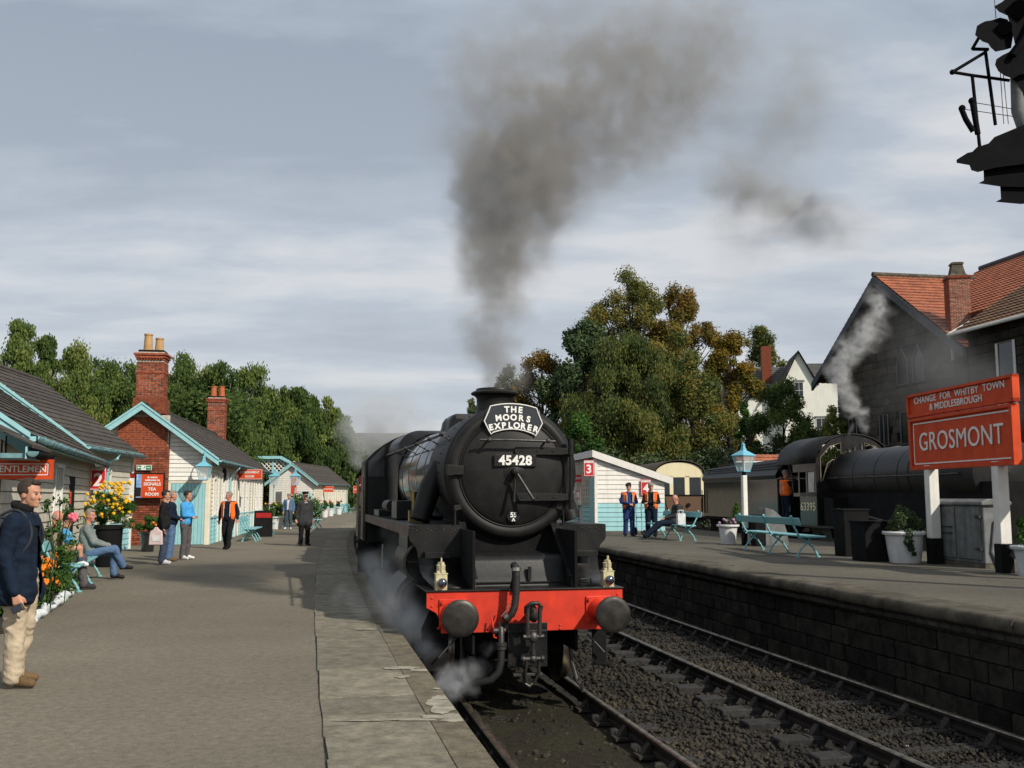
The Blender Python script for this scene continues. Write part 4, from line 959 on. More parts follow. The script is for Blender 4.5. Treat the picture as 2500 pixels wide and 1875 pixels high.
def sign_board(name, label, loc, rz, w_, h, lines, m='sign_red', size=0.1, border='white_letter', group=None, th=0.03, off_=0.003, cat='sign', frame=None):
    r = tag(empty(name, loc, rz), label, cat, group)
    B().box((0, 0, 0), (w_, th, h)).out('board', m, r, bevel=0.003)
    if border:
        b = B(); t = 0.012; W_, H_ = w_ - 0.04, h - 0.04
        for c, d in (((0, H_ / 2), (W_, t)), ((0, -H_ / 2), (W_, t)), ((W_ / 2, 0), (t, H_)), ((-W_ / 2, 0), (t, H_))): b.box((c[0], -th / 2 - 0.002, c[1]), (d[0], 0.004, d[1]))
        b.out('border', border, r)
    if frame:
        b = B(); t = 0.04
        for c, d in (((0, h / 2 + t / 2), (w_ + 2 * t, t)), ((0, -h / 2 - t / 2), (w_ + 2 * t, t)), ((w_ / 2 + t / 2, 0), (t, h)), ((-w_ / 2 - t / 2, 0), (t, h))): b.box((c[0], -0.005, c[1]), (d[0], th + 0.03, d[1]))
        b.out('frame', frame, r)
    for s, sz_, z, sx_ in lines:
        text(s, sz_, 'white_letter', r, (0, -th / 2 - 0.004, z), FACE, off=off_, sxs=sx_, ext=0.002)
    return r

# --- far part of the first building (wall line x=-11.2..-11.9, y=26..31.5)
bA = tag(empty('station_building', (-11.25, 25.6, 0), R(7.2)), 'long grey weatherboard station building with brown tiled roof, far section beside the tea room sign', 'building')
LA, WA, EA, RA = 5.9, 5.8, 3.12, 2.1
side_boards(bA, LA, 0.0, EA, 0.17, [(2.55, 3.35, 0, 2.3), (0.75, 1.35, 0.9, 2.1)], lambda z: 'board_grey_shade' if z > 0.8 else 'pale_blue')  # side boards darker than the gable, their shade is in the colour
B().bb((-WA, 0.02, 0), (-0.03, LA, EA)).out('wall', 'board_grey_shade', bA)
B().prism([(-WA, EA), (0, EA), (-WA / 2, EA + RA)], (0, LA - 0.1, 0), (0, 0.05, 0)).out('gable', 'board_cream', bA)
gable_boards(bA, WA, EA, RA, 2.1, 0.17, [], lambda z: 'board_cream')
roof_courses(bA, LA, WA, EA, RA, 0.35, 0.15, n=15)
barge(bA, WA, EA, RA, 0.35, -0.15, wd=0.3); gutter(bA, 0.40, EA - 0.22, -0.15, LA + 0.15)
downpipe(bA, [(0.40, 2.9, EA - 0.25), (0.34, 2.85, EA - 0.42), (0.10, 2.85, EA - 0.50), (0.09, 2.85, 0)])
B().box((0, 2.95, 1.15), (0.05, 0.72, 2.3)).out('door', 'pale_blue', bA)
window(bA, 0.78, 0.95, 0.54, 1.1, (2, 2)); b = B(); b.box((0.03, 3.4, 1.15), (0.07, 0.10, 2.34)); b.box((0.03, 2.5, 1.15), (0.07, 0.10, 2.34)); b.box((0.03, 2.95, 2.34), (0.07, 1.0, 0.10)); b.out('door_frame', 'board_cream', bA)
b = B(); b.box((0.02, LA, EA / 2), (0.10, 0.12, EA)); b.box((0.02, 0.03, EA / 2), (0.10, 0.14, EA)); b.out('corner_board', 'board_white', bA)
b = B(); b.tube([(-3.0, 2.0, 5.3), (-3.0, 2.0, 5.75)], 0.06, 8); b.box((-3.0, 1.95, 5.5), (0.14, 0.05, 0.28)); b.ball((-3.0, 2.0, 5.78), 0.07); b.out('ridge_finial', 'board_white', bA)
# --- nearer part (wall from (-7.2,14.4) to (-10.0,23.5))
bB = tag(empty('station_building', (-6.95, 13.6, 0), R(17.2)), 'low grey weatherboard building behind the bench, nearest section with the gentlemen sign', 'building')
LB, WB, EB, RB = 11.6, 5.0, 2.66, 1.75
side_boards(bB, LB, 0.0, EB, 0.17, [(4.9, 6.0, 0.75, 2.25), (7.2, 8.1, 0, 2.1), (1.6, 2.6, 0, 2.1)], lambda z: 'board_grey_shade' if z > 0.75 else 'pale_blue')
B().bb((-WB, 0.02, 0), (-0.03, LB, EB)).out('wall', 'board_grey_shade', bB)
B().prism([(-WB, EB), (0, EB), (-WB / 2, EB + RB)], (0, LB - 0.1, 0), (0, 0.05, 0)).out('gable', 'board_cream', bB)
roof_courses(bB, LB, WB, EB, RB, 0.35, 0.12, n=14)
barge(bB, WB, EB, RB, 0.35, -0.12, wd=0.28); gutter(bB, 0.40, EB - 0.22, -0.12, LB + 0.12)
downpipe(bB, [(0.40, LB - 0.1, EB - 0.26), (0.36, LB - 0.1, EB - 0.38), (0.10, LB - 0.15, EB - 0.62), (0.09, LB - 0.15, 0)])
window(bB, 4.95, 0.8, 1.0, 1.4, (4, 2)); B().box((0, 7.65, 1.05), (0.05, 0.9, 2.1)).out('door', 'sooty_black', bB)
B().box((0, 2.1, 1.05), (0.05, 1.0, 2.1)).out('door', 'board_white', bB)
b = B(); b.box((0.04, 7.3, 1.6), (0.02, 0.14, 0.25)); b.out('red_notice', 'sign_red', bB)
B().box((0.02, LB, EB / 2), (0.10, 0.12, EB)).out('corner_board', 'board_white', bB)
# --- little entrance roof at the picture's left edge
bC = tag(empty('porch', (-6.24, 12.3, -0.34), R(17)), 'dark tiled porch roof with orange post at the left edge of the platform', 'porch')
b = B()
for i in range(5): b.add([(0.30 - i * 0.35, 0, 2.60 + i * 0.19), (0.30 - i * 0.35, 1.4, 2.60 + i * 0.19), (-0.10 - i * 0.35, 1.4, 2.80 + i * 0.19), (-0.10 - i * 0.35, 0, 2.80 + i * 0.19), (0.30 - i * 0.35, 0, 2.56 + i * 0.19), (0.30 - i * 0.35, 1.4, 2.56 + i * 0.19)], [(0, 1, 2, 3), (4, 5, 1, 0)])
b.out('roof', 'tile_brown', bC, solid=0.02); gutter(bC, 0.30, 2.52, 0.0, 1.45, 'sooty_black', 'gutter_blue')
b = B(); b.bb((-0.2, 0.1, 2.44), (0.20, 1.3, 2.50)); b.out('bracket', 'gutter_blue', bC); B().bb((-0.22, 0.05, 0.3), (-0.13, 0.14, 2.6)).out('post', 'sign_red', bC)
# gentlemen sign
gs = sign_board('gentlemen_sign', 'red hanging sign reading gentlemen beside the barred window', (-6.60, 13.40, 1.985), R(4), 0.78, 0.185, [('GENTLEMEN', 0.125, 0, 1.0)], frame='sign_red', off_=0.0015)
b = B(); b.cyl((-.2, 0, .1), (-.2, 0, .45), .012, n=6); b.cyl((.2, 0, .1), (.2, 0, .45), .012, n=6); b.out('bracket', 'sooty_black', gs)
# platform 2 sign on the downpipe
p2 = sign_board('platform_number_sign', 'red platform 2 sign hanging beside the pale blue downpipe', (-9.93, 24.0, 2.06), R(10), 0.36, 0.56, [('2', 0.42, -0.05, 1.0), ('PLATFORM', 0.062, 0.22, 1.0)], m='sign_crimson', off_=0.012)
p2.children[0].name = 'board'

# --- tea room building with the brick chimney breast
bD = tag(empty('station_building', (-10.4, 34.3, 0), R(8.4)), 'cream weatherboard station building with red brick chimney breast and pale blue bargeboards', 'building')
LD, WD, ED, RD = 18.5, 4.4, 3.12, 1.62
ops = [(1.0, 1.55, 0.95, 2.3), (2.2, 3.0, 0.0, 2.4), (3.6, 4.6, 0.8, 2.4), (5.2, 6.2, 0.8, 2.4), (7.0, 8.0, 0, 2.4), (8.8, 9.8, .8, 2.4), (10.8, 11.8, .8, 2.4), (13, 14, 0, 2.4), (15, 16, .8, 2.4), (16.6, 17.6, .8, 2.4)]
side_boards(bD, LD, 0.0, ED, 0.145, ops, lambda z: 'board_cream' if z > 0.9 else 'pale_blue')
gable_boards(bD, WD, ED, RD, 0.0, 0.145, [(-2.95, -1.32, 0, 9), (-1.25, -0.05, 0, 2.12)], lambda z: 'board_white' if z > 0.9 else 'pale_blue')
B().bb((-WD, 0.03, 0), (-0.03, LD, ED)).out('wall', 'board_grey_shade', bD)
B().prism([(-WD, ED), (0, ED), (-WD / 2, ED + RD)], (0, LD - 0.1, 0), (0, 0.05, 0)).out('gable', 'board_cream', bD)
roof_courses(bD, LD, WD, ED, RD, 0.38, 0.45, n=13)
barge(bD, WD, ED, RD, 0.38, -0.45, wd=0.20); gutter(bD, 0.43, ED - 0.26, -0.45, LD + 0.3)
downpipe(bD, [(0.43, 4.9, ED - 0.3), (0.40, 4.9, ED - 0.40), (0.10, 4.9, ED - 0.65), (0.08, 4.9, 0)])
for o in ops:
    if o[2] > 0: window(bD, o[0] + 0.05, o[2] + 0.04, o[1] - o[0] - 0.1, o[3] - o[2] - 0.08, (2, 2), 'board_white', 'glass_dark' if o[0] < 3 else 'glass_pale')
    else: B().box((0, (o[0] + o[1]) / 2, 1.2), (0.05, o[1] - o[0], 2.4)).out('door', 'board_cream', bD)
    b = B()
    for yy in (o[0] - 0.05, o[1] + 0.05): b.box((0.02, yy, (o[2] + o[3]) / 2), (0.09, 0.10, o[3] - o[2] + 0.1))
    b.box((0.025, (o[0] + o[1]) / 2, o[3] + 0.05), (0.10, o[1] - o[0] + 0.2, 0.10)); b.out('architrave', 'board_white', bD)
b = B()
for k in range(26): b.box((0.03, 0.35 + k * 0.7, 0.45), (0.06, 0.05, 0.9))
b.bb((0.0, 0, 0.88), (0.07, LD, 0.94)); b.out('dado_rail', 'pale_blue', bD)
B().box((0.02, 0.02, ED / 2), (0.12, 0.12, ED)).out('corner_board', 'board_cream', bD)
br = B().bb((-2.93, -0.10, 0), (-1.35, 0.03, ED + RD - 0.35)).out('brick_breast', 'mortar', bD)
bricks(br, -2.95, -1.33, 0.0, ED + 0.20, -0.13, 'y', 300)
z = ED + 0.20; b = B(); row = 0
while z < ED + RD - 0.45:
    half = min(0.81, max(0.1, WD / 2 * (1 - (z - ED) / RD) - 0.12)); t = -2.2 - half - (0.11 if row % 2 else 0)
    while t < -2.2 + half - 0.03:
        s, e = max(t, -2.2 - half), min(t + 0.235, -2.2 + half)
        if e > s + .03: b.box(((s + e) / 2, -0.08, z + 0.034), (e - s - 0.012, 0.11, 0.066))
        t += 0.235
    z += 0.078; row += 1
tag(b.out('brick_courses', 'brick', bD), kind='stuff')
bpan = []
for i in range(9): unit_box('door_plank', 'pale_blue', bD, (-1.20 + (i + 0.5) * 1.14 / 9, -0.02, 1.04), (1.14 / 9 - 0.008, 0.04, 2.06))
b = B(); b.box((-0.64, 0.0, 2.12), (1.3, 0.10, 0.08)); b.box((-1.27, 0.0, 1.06), (0.10, 0.10, 2.12)); b.box((-0.03, -0.01, 1.06), (0.12, 0.10, 2.12)); b.out('door_frame', 'board_cream', bD)
chimney_stack(bD, -2.15, 0.75, 4.35, 6.62, 0.92, 0.75, [(-0.18, 0.62, 0.155), (0.20, 0.48, 0.15)], 130)
B().box((-2.15, 0.75, 4.75), (1.05, 0.88, 0.55)).out('chimney_base', 'brick', bD, bevel=0.005)
chimney_stack(bD, -2.2, 16.8, 4.5, 6.6, 0.85, 0.75, [(-0.2, 0.55, 0.15), (0.2, 0.55, 0.15)], 90, 'chimney_pot_red')
# lantern on a bracket at the corner
def lantern(parent, loc, s=1.0, m='lamp_blue', rz=0.0):
    r = empty('lantern', loc, rz, parent); r.scale = (s, s, s)
    b = B().lathe([(0.0, 0.62), (0.035, 0.61), (0.06, 0.585), (0.06, 0.56), (0.05, 0.55), (0.085, 0.42), (0.095, 0.41), (0.10, 0.40), (0.36, 0.26), (0.37, 0.24), (0.30, 0.235)], (0, 0, 0), 4); b.out('lantern_roof', m, r)
    b = B()
    top = [(s1 * 0.235, s2 * 0.235, 0.235) for s1, s2 in ((-1, -1), (1, -1), (1, 1), (-1, 1))]; bot = [(s1 * 0.13, s2 * 0.13, -0.22) for s1, s2 in ((-1, -1), (1, -1), (1, 1), (-1, 1))]
    for i in range(4):
        b.cyl(bot[i], top[i], 0.013, n=6); b.cyl(bot[i], bot[(i + 1) % 4], 0.013, n=6); b.cyl(top[i], top[(i + 1) % 4], 0.013, n=6)
    b.box((0, 0, -0.23), (0.28, 0.28, 0.02)); b.out('lantern_frame', m, r)
    b = B(); b.add(bot + top, [(i, (i + 1) % 4, (i + 1) % 4 + 4, i + 4) for i in range(4)])
    o = b.out('lantern_glass', 'lantern_glass', r); b = B(); b.cyl((0, 0, -0.2), (0, 0, 0.02), 0.035, n=10); b.cyl((0, 0, 0.02), (0, 0, 0.12), 0.05, 0.03, n=10); b.out('burner', 'tub_white', r)
    return r
mg = bpy.data.materials.new('lantern_glass'); mg.use_nodes = True; MATS['lantern_glass'] = mg
bs = mg.node_tree.nodes['Principled BSDF']; bs.inputs['Base Color'].default_value = (0.75, 0.85, 0.85, 1); bs.inputs['Alpha'].default_value = 0.35; bs.inputs['Roughness'].default_value = 0.1
wl_ = tag(empty('wall_lantern', (-10.35, 33.55, 2.40), R(8)), 'pale blue lantern bracketed to the corner of the tea room building', 'lantern')
lantern(wl_, (0, 0, 0), 0.95); b = B(); b.tube([(0, 0, 0.55), (0, 0.1, 0.72), (-0.1, 0.7, 0.72)], 0.02, 6); b.out('bracket', 'lamp_blue', wl_)
# signs on the tea room gable
es = sign_board('exit_sign', 'small green and white arrow sign with running figure on the brickwork', (-12.45, 33.78, 2.60), R(8.4), 0.50, 0.17, [], m='white_letter', border=None)
b = B(); b.box((-0.16, -0.018, 0), (0.15, 0.006, 0.14)); b.box((0.155, -0.018, 0), (0.16, 0.006, 0.14)); b.box((0.02, -0.018, 0.0), (0.03, 0.006, 0.07), (0, 0.5, 0)); b.ball((0.035, -0.018, 0.05), 0.014); b.out('panel', 'sign_green', es)
b = B(); b.prism([(-0.22, 0), (-0.17, 0.045), (-0.17, 0.015), (-0.10, 0.015), (-0.10, -0.015), (-0.17, -0.015), (-0.17, -0.045)], (0, -0.004, 0), (0, -0.022, 0)); b.box((0.155, -0.023, 0), (0.09, 0.004, 0.03)); b.out('arrow', 'white_letter', es)
tr = tag(empty('tea_room_sign', (-12.20, 33.66, 1.98), R(8.4)), 'red poster board welcoming visitors to the tea room, on the brick wall', 'sign')
B().box((0, 0, 0), (0.98, 0.06, 0.86)).out('frame', 'sooty_black', tr, bevel=0.005); B().box((0.10, -0.035, 0), (0.70, 0.01, 0.78)).out('panel', 'sign_red', tr)
B().box((-0.345, -0.035, 0), (0.19, 0.01, 0.78)).out('picture_strip', 'sky_print', tr); B().box((-0.345, -0.042, -0.2), (0.18, 0.006, 0.3)).out('picture_strip', 'glass_dark', tr)
for s, z_, sz_ in (('A warm', 0.29, 0.10), ('welcome to', 0.195, 0.10), ('SIGNALS', 0.06, 0.145), ('TEA', -0.11, 0.145), ('ROOM', -0.28, 0.145)): text(s, sz_, 'white_letter', tr, (0.10, -0.043, z_), FACE, off=0.004, sxs=1.0)
sign_board('refreshment_sign', 'red refreshment room sign projecting from the platform wall', (-9.95 - 1.02, 41.8, 2.55), R(2), 1.05, 0.42, [('REFRESHMENT', 0.13, 0.08, 0.95), ('ROOM', 0.13, -0.09, 0.95)])
cl = tag(empty('wall_clock', (-10.85, 37.6, 2.45), R(90)), 'dark round object hung on the platform wall of the tea room building', 'clock'); B().cyl((0, -0.05, 0), (0, 0.1, 0), 0.24, n=24).out('clock_case', 'sooty_black', cl)
# dark notice case on the first building
nb = tag(empty('notice_case', (-11.88, 31.3, 1.75), R(7)), 'tall dark notice case at the end of the grey building', 'notice board')
B().box((0, 0, 0), (0.22, 0.10, 1.2)).out('case', 'sooty_black', nb, bevel=0.01); B().box((0, -0.055, 0.1), (0.15, 0.01, 0.7)).out('paper', 'cloth_white', nb); B().box((0, -0.056, 0.52), (0.17, 0.012, 0.10)).out('header', 'cloth_red', nb)

# --- far building with the pair of lamps
bE = tag(empty('station_building', (-17.35, 88, 0), R(-2)), 'small white weatherboard building with brown roof at the far end of the platform', 'building')
LE, WE, EE, RE = 14.0, 4.0, 3.0, 1.55
side_boards(bE, LE, 0.0, EE, 0.19, [], lambda z: 'board_cream' if z > 0.9 else 'pale_blue'); gable_boards(bE, WE, EE, RE, 0.0, 0.19, [], lambda z: 'board_white')
B().bb((-WE, 0.03, 0), (-0.03, LE, EE)).out('wall', 'board_grey_shade', bE)
B().prism([(-WE, EE), (0, EE), (-WE / 2, EE + RE)], (0, LE - 0.1, 0), (0, 0.05, 0)).out('gable', 'board_white', bE)
roof_courses(bE, LE, WE, EE, RE, 0.35, 0.35, n=9); barge(bE, WE, EE, RE, 0.35, -0.35, wd=0.22); gutter(bE, 0.40, EE - 0.25, -0.35, LE + 0.2)
for yy in (3, 5.5, 7.5, 9.5, 11.5): window(bE, yy, 0.9, 1.1, 1.3, (3, 2), 'board_white', 'glass_pale')
B().box((-0.75, -0.03, 1.0), (0.8, 0.05, 2.0)).out('door', 'pale_blue', bE)
downpipe(bE, [(0.4, LE, 2.7), (0.1, LE, 2.4), (0.08, LE, 0)])
sign_board('station_sign', 'tall narrow red sign between the two far platform lamps', (-18.87, 86.5, 2.75), R(0), 0.52, 1.9, [('STATION', 0.11, 0.75, 1), ('SHOP', 0.14, 0.55, 1)], m='sign_red')
for nx, lb in ((-16.7, 'nearer red sign on the far white building front'), (-14.6, 'farther red sign on the far white building front')):
    sign_board('platform_sign', lb, (nx, 91 if nx < -16 else 95, 2.3), R(0), 0.95, 0.55 if nx < -16 else 0.7, [('WAITING', 0.2, 0, 0.9)], m='sign_red')
ws = sign_board('warning_sign', 'pair of red and white notices on a post past the last building', (-14.0, 98, 2.05), R(0), 1.1, 0.75, [('NO', 0.3, 0, 1)], m='sign_red')
B().box((0, 0, -0.85), (1.1, 0.03, 0.75)).out('lower_board', 'board_white', ws); B().box((0, 0, -0.85), (0.6, 0.04, 0.3)).out('emblem', 'sign_red', ws); B().bb((-0.04, 0.02, -2.05), (0.04, 0.08, -0.3)).out('post', 'sooty_black', ws)
# footbridge
fbr = tag(empty('footbridge', (-23.6, 101, 0), R(-2)), 'pale blue lattice footbridge showing between the buildings', 'footbridge')
b = B()
for k in range(7):
    x = -1.95 + k * 0.42
    b.cyl((x, 0, 4.15), (x + 1.0, 0, 5.2), 0.045, n=4); b.cyl((x + 1.0, 0, 4.15), (x, 0, 5.2), 0.045, n=4)
b.out('lattice', 'board_white', fbr)
b = B(); b.bb((-2.3, -0.08, 5.2), (1.0, 0.08, 5.32)); b.bb((-2.3, -0.1, 3.92), (1.6, 0.1, 4.15)); b.prism([(1.0, 5.32), (2.1, 4.5), (2.1, 4.38), (0.9, 5.2)], (0, 0.16, 0), (0, -0.08, 0))
for k in range(3): b.bb((-2.1 + k * 1.45, -0.09, 4.0), (-1.95 + k * 1.45, 0.09, 5.25))
b.out('girder', 'pale_blue', fbr)
b = B(); b.prism([(-2.7, 5.70), (0.3, 5.70), (2.0, 4.75), (2.0, 4.55), (0.2, 5.42), (-2.3, 5.42)], (0, -0.3, 0), (0, -0.1, 0)); b.out('handrail_board', 'pale_blue', fbr)
b = B(); 
for x in (-2.2, 1.3): b.bb((x, 0, 0), (x + 0.2, 0.2, 3.92))
b.out('column', 'pale_blue', fbr)

# ---------------------------------------------------------------- platform shed on the right platform
sh = tag(empty('waiting_shed', (3.27, 39.1, PR), R(7)), 'white lean-to timber shed with pale blue base on the right platform', 'shed')
LS, WS = 7.5, 2.75
def shz(x): return 3.0 - 0.335 * x
z = 0.0
while z < 3.0:
    x1 = min(WS, (3.0 - (z + 0.09)) / 0.335) if z > 2.0 else WS
    wboard(sh, (x1 / 2, 0, z), x1, 0.18, 0, 'board_white' if z > 0.95 else 'pale_blue'); z += 0.18
z = 0.0
while z < 2.8:
    for a, e in ((0, 0.35), (1.15, 2.6), (3.6, LS)):
        wboard(sh, (0.0, (a + e) / 2, z), e - a, 0.18, R(-90), 'board_grey_shade' if z > 0.95 else 'pale_blue')  # shadowed side of the white shed, shade painted into the boards
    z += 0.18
b = B(); b.prism([(0.03, 0), (WS - 0.03, 0), (WS - 0.03, shz(WS) - 0.05), (0.03, 2.9)], (0, LS, 0), (0, 0.03, 0)); b.out('wall', 'board_grey_shade', sh)
b = B(); b.prism([(-0.12, 3.12), (3.05, 3.12 - 0.335 * 3.17), (3.05, 2.85 - 0.335 * 3.17), (-0.12, 2.85)], (0, -0.04, 0), (0, -0.16, 0)); b.out('bargeboard', 'board_white', sh)
b = B(); b.prism([(-0.12, 3.13), (3.05, 3.13 - 0.335 * 3.17), (3.05, 3.07 - 0.335 * 3.17), (-0.12, 3.07)], (0, LS + 0.4, 0), (0, -0.16, 0)); b.out('roof', 'slate_grey', sh)
b = B(); b.bb((-0.16, -0.2, 2.86), (-0.11, LS + 0.2, 3.13)); b.out('fascia', 'board_white', sh)
B().box((0.0, 0.75, 1.03), (0.05, 0.75, 2.06)).out('door', 'pale_blue', sh); window(sh, 2.65, 1.0, 0.9, 1.1, (3, 2), x=-0.03)
b = B(); b.box((0, 0, 1.45), (0.11, 0.11, 2.9)); b.out('corner_board', 'board_white', sh)
b = B(); b.box((1.0, -0.03, 1.22), (0.14, 0.05, 0.14)); b.box((1.2, -0.03, 1.22), (0.14, 0.05, 0.14)); b.out('vent', 'cabinet_grey', sh, bevel=0.02)
b = B()
for k in range(8): b.box((-0.03, 1.35 + 0.35 * k, 1.9), (0.05, 0.05, 1.9))
b.out('cover_strip', 'board_grey_shade', sh)
sign_board('platform_number_sign', 'red platform 3 sign on the corner of the white shed', (2.98, 38.75, 2.72), R(5), 0.40, 0.62, [('3', 0.46, -0.05, 1.0), ('PLATFORM', 0.068, 0.235, 1.0)], m='sign_crimson', off_=0.012)
sign_board('platform_number_sign', 'red platform 4 sign at the low end of the white shed, partly behind a man', (5.25, 39.24, 1.98), R(7), 0.40, 0.62, [('4', 0.46, -0.05, 1.0), ('PLATFORM', 0.068, 0.235, 1.0)], m='sign_crimson', off_=0.012)
fb_ = sign_board('telephone_box', 'small red lettered box on the shadowed side of the shed', (2.55, 40.2, 2.35), R(10), 0.50, 0.34, [('CREW', 0.14, 0, 1.0)], m='sign_crimson', th=0.2, cat='box')
nt_ = sign_board('fire_notice', 'small red and white notice below the red box on the shed', (2.62, 39.9, 1.70), R(15), 0.16, 0.36, [], m='sign_crimson', cat='notice'); B().box((0, -0.02, 0), (0.10, 0.01, 0.22)).out('paper', 'board_white', nt_)
# ---------------------------------------------------------------- benches, lamps, tubs
def bench(name_label, loc, rz, L=2.6, frames=3, group='pale blue platform benches', name_panel=False, m='bench_blue'):
    """sitter faces local +X; length along local Y, centred"""
    r = tag(empty('bench', loc, rz), name_label, 'bench', group)
    for k in range(frames):
        y = lin(-L / 2 + 0.35, L / 2 - 0.35, k / (frames - 1)); b = B(); kn = lambda n, r0: [r0 * (1.25 if i % 3 == 0 else 0.85) for i in range(n)]
        def curve(pts, r0):
            out = []
            for i in range(len(pts) - 1):
                for q in range(4): out.append((lin(pts[i][0], pts[i + 1][0], q / 4), y, lin(pts[i][1], pts[i + 1][1], q / 4)))
            out.append((pts[-1][0], y, pts[-1][1])); b.tube(out, kn(len(out), r0), 7)
        curve([(-0.34, 0.86), (-0.31, 0.72), (-0.25, 0.60), (-0.20, 0.50), (-0.10, 0.40), (0.0, 0.33), (0.12, 0.24), (0.20, 0.12), (0.25, 0.02)], 0.023)
        curve([(0.10, 0.42), (0.04, 0.37), (-0.04, 0.28), (-0.14, 0.18), (-0.20, 0.08), (-0.22, 0.02)], 0.023)
        b.tube([(-0.20, y, 0.42), (0.22, y, 0.42)], 0.016, 6); b.ball((-0.35, y, 0.88), 0.035, (1, 1, 1), 8, 6)
        b.cyl((0.25, y, 0.0), (0.25, y, 0.03), 0.05, n=10); b.cyl((-0.22, y, 0.0), (-0.22, y, 0.03), 0.05, n=10)
        b.out('cast_frame', m, r, smooth=60)
    for x in (-0.06, 0.10, 0.24):
        b = B(); b.box((x, 0, 0.455), (0.135 if x < 0.2 else 0.10, L, 0.035)); b.out('seat_plank', m, r, bevel=0.012)
    b = B(); b.box((-0.30, 0, 0.78), (0.035, L, 0.17), (0, -0.25, 0)); b.out('back_plank', m, r, bevel=0.03)
    return r
bench('empty pale blue bench on the right platform between the lamp post and the black bins', (6.28, 23.75, PR), R(7.5), 3.9)
bench('pale blue bench holding two seated men and a white carrier bag', (5.05, 31.6, PR), R(180 + 12), 3.2)
bench('pale blue bench holding the man in the grey jacket, in front of the grey building', (-8.15, 18.9, 0), R(17), 4.2)
bench('pale blue bench against the tea room wall behind the walking man in orange vest', (-9.75, 33.0 + 4.6, 0), R(9), 2.6, name_panel=True)
bench('pale blue bench between the blackboard and the white flower tub', (-10.6, 43.5, 0), R(9), 2.0)
bench('pale blue bench half hidden behind the man in black uniform', (-10.2, 51.5, 0), R(30), 2.0)
bench('farthest pale blue bench at the corner of the far white building', (-16.1, 100.0, 0), R(20), 2.2, 2)

lpst = tag(empty('lamp_post', (6.38, 27.5, PR), R(14)), 'white and black wooden lamp post with pale blue lantern beside the bench', 'lamp post')
B().box((0, 0, 1.18), (0.135, 0.135, 1.45)).out('post', 'board_white', lpst, bevel=0.02); B().box((0, 0, 0.23), (0.17, 0.17, 0.46)).out('post_base', 'sooty_black', lpst, bevel=0.01)
b = B(); b.cyl((0, 0, 1.90), (0, 0, 2.0), 0.05, n=10); b.out('collar', 'sooty_black', lpst)
lantern(lpst, (0, 0, 2.22), 0.92, 'lamp_blue', R(18)); b = B(); b.tube([(0.06, 0, 1.88), (0.13, -0.02, 2.02), (0.22, -0.02, 2.44)], 0.013, 6); b.out('stay', 'lamp_blue', lpst)
b = B(); b.box((0.07, -0.09, 0.2), (0.10, 0.02, 0.30)); b.out('white_notice', 'board_white', lpst)
for lx, ly, lab in ((-16.9 - 3.2, 84.5, 'left one of two pale blue platform lamps by the far white building'), (-15.6 - 2.6, 84.0, 'right one of two pale blue platform lamps by the far white building')):
    lq = tag(empty('lamp_post', (lx, ly, 0)), lab, 'lamp post', 'lamps before the far building')
    B().cyl((0, 0, 0), (0, 0, 2.6), 0.05, n=8).out('post', 'pale_blue', lq); lantern(lq, (0, 0, 2.95), 1.6)

# foliage helper: cloud of small leaves inside blobs
def leaves(name, mt, blobs, n, size, parent=None, droop=0.0, seed=1, flat=False, shell=0.55, aspect=1.6, tvar=0.22):
    g_ = np.random.default_rng(seed); bl = np.array([b_[:4] for b_ in blobs], float); tw = np.array([(b_[4] if len(b_) > 4 else 0.5) for b_ in blobs])
    w_ = bl[:, 3] ** 2; idx = g_.choice(len(bl), n, p=w_ / w_.sum())
    d = g_.normal(size=(n, 3)); d /= np.linalg.norm(d, axis=1)[:, None]
    rad = bl[idx, 3] * (shell + (1 - shell) * g_.random(n)) * g_.uniform(0.75, 1.12, n)
    c = bl[idx, :3] + d * rad[:, None]
    if droop: c[:, 2] -= droop * g_.random(n) ** 2 * bl[idx, 3] * 1.4
    a = g_.normal(size=(n, 3)); a /= np.linalg.norm(a, axis=1)[:, None]
    nrm = d * 0.6 + g_.normal(size=(n, 3)) * 0.55 + np.array([0, 0, 0.35]); u = np.cross(nrm, a); u /= np.linalg.norm(u, axis=1)[:, None] + 1e-9
    v = np.cross(nrm, u); v /= np.linalg.norm(v, axis=1)[:, None] + 1e-9
    if droop: u = u * 0.35 + np.array([0, 0, -1.0]) * g_.uniform(0.6, 1.0, n)[:, None]; u /= np.linalg.norm(u, axis=1)[:, None]; v = np.cross(u, a); v /= np.linalg.norm(v, axis=1)[:, None] + 1e-9
    s = size * g_.uniform(0.6, 1.35, n)[:, None]
    P = np.stack([c - u * s * aspect * 0.5, c + v * s * 0.42, c + u * s * aspect * 0.5, c - v * s * 0.42], 1)
    P[:, :, :] += g_.normal(size=P.shape) * size * 0.06
    F = np.arange(n * 4).reshape(n, 4)
    t = tw[idx] + g_.normal(size=n) * tvar
    return tri_mesh(name, P.reshape(-1, 3), F, mt, np.repeat(t, 4), parent)
def flowers(name, mt, pts, r, parent):
    b = B()
    for p in pts:
        for k in range(7):
            a = 2 * PI * k / 7; b.ball((p[0] + r * 0.6 * math.cos(a), p[1] + r * 0.3 * math.sin(a * 2), p[2] + r * 0.55 * math.sin(a)), r * 0.45, (1, .7, 1), 6, 4)
        b.ball(p, r * 0.5, (1, 1, .9), 6, 4)
    return tag(b.out(name, mt, parent, smooth=180), kind='stuff')
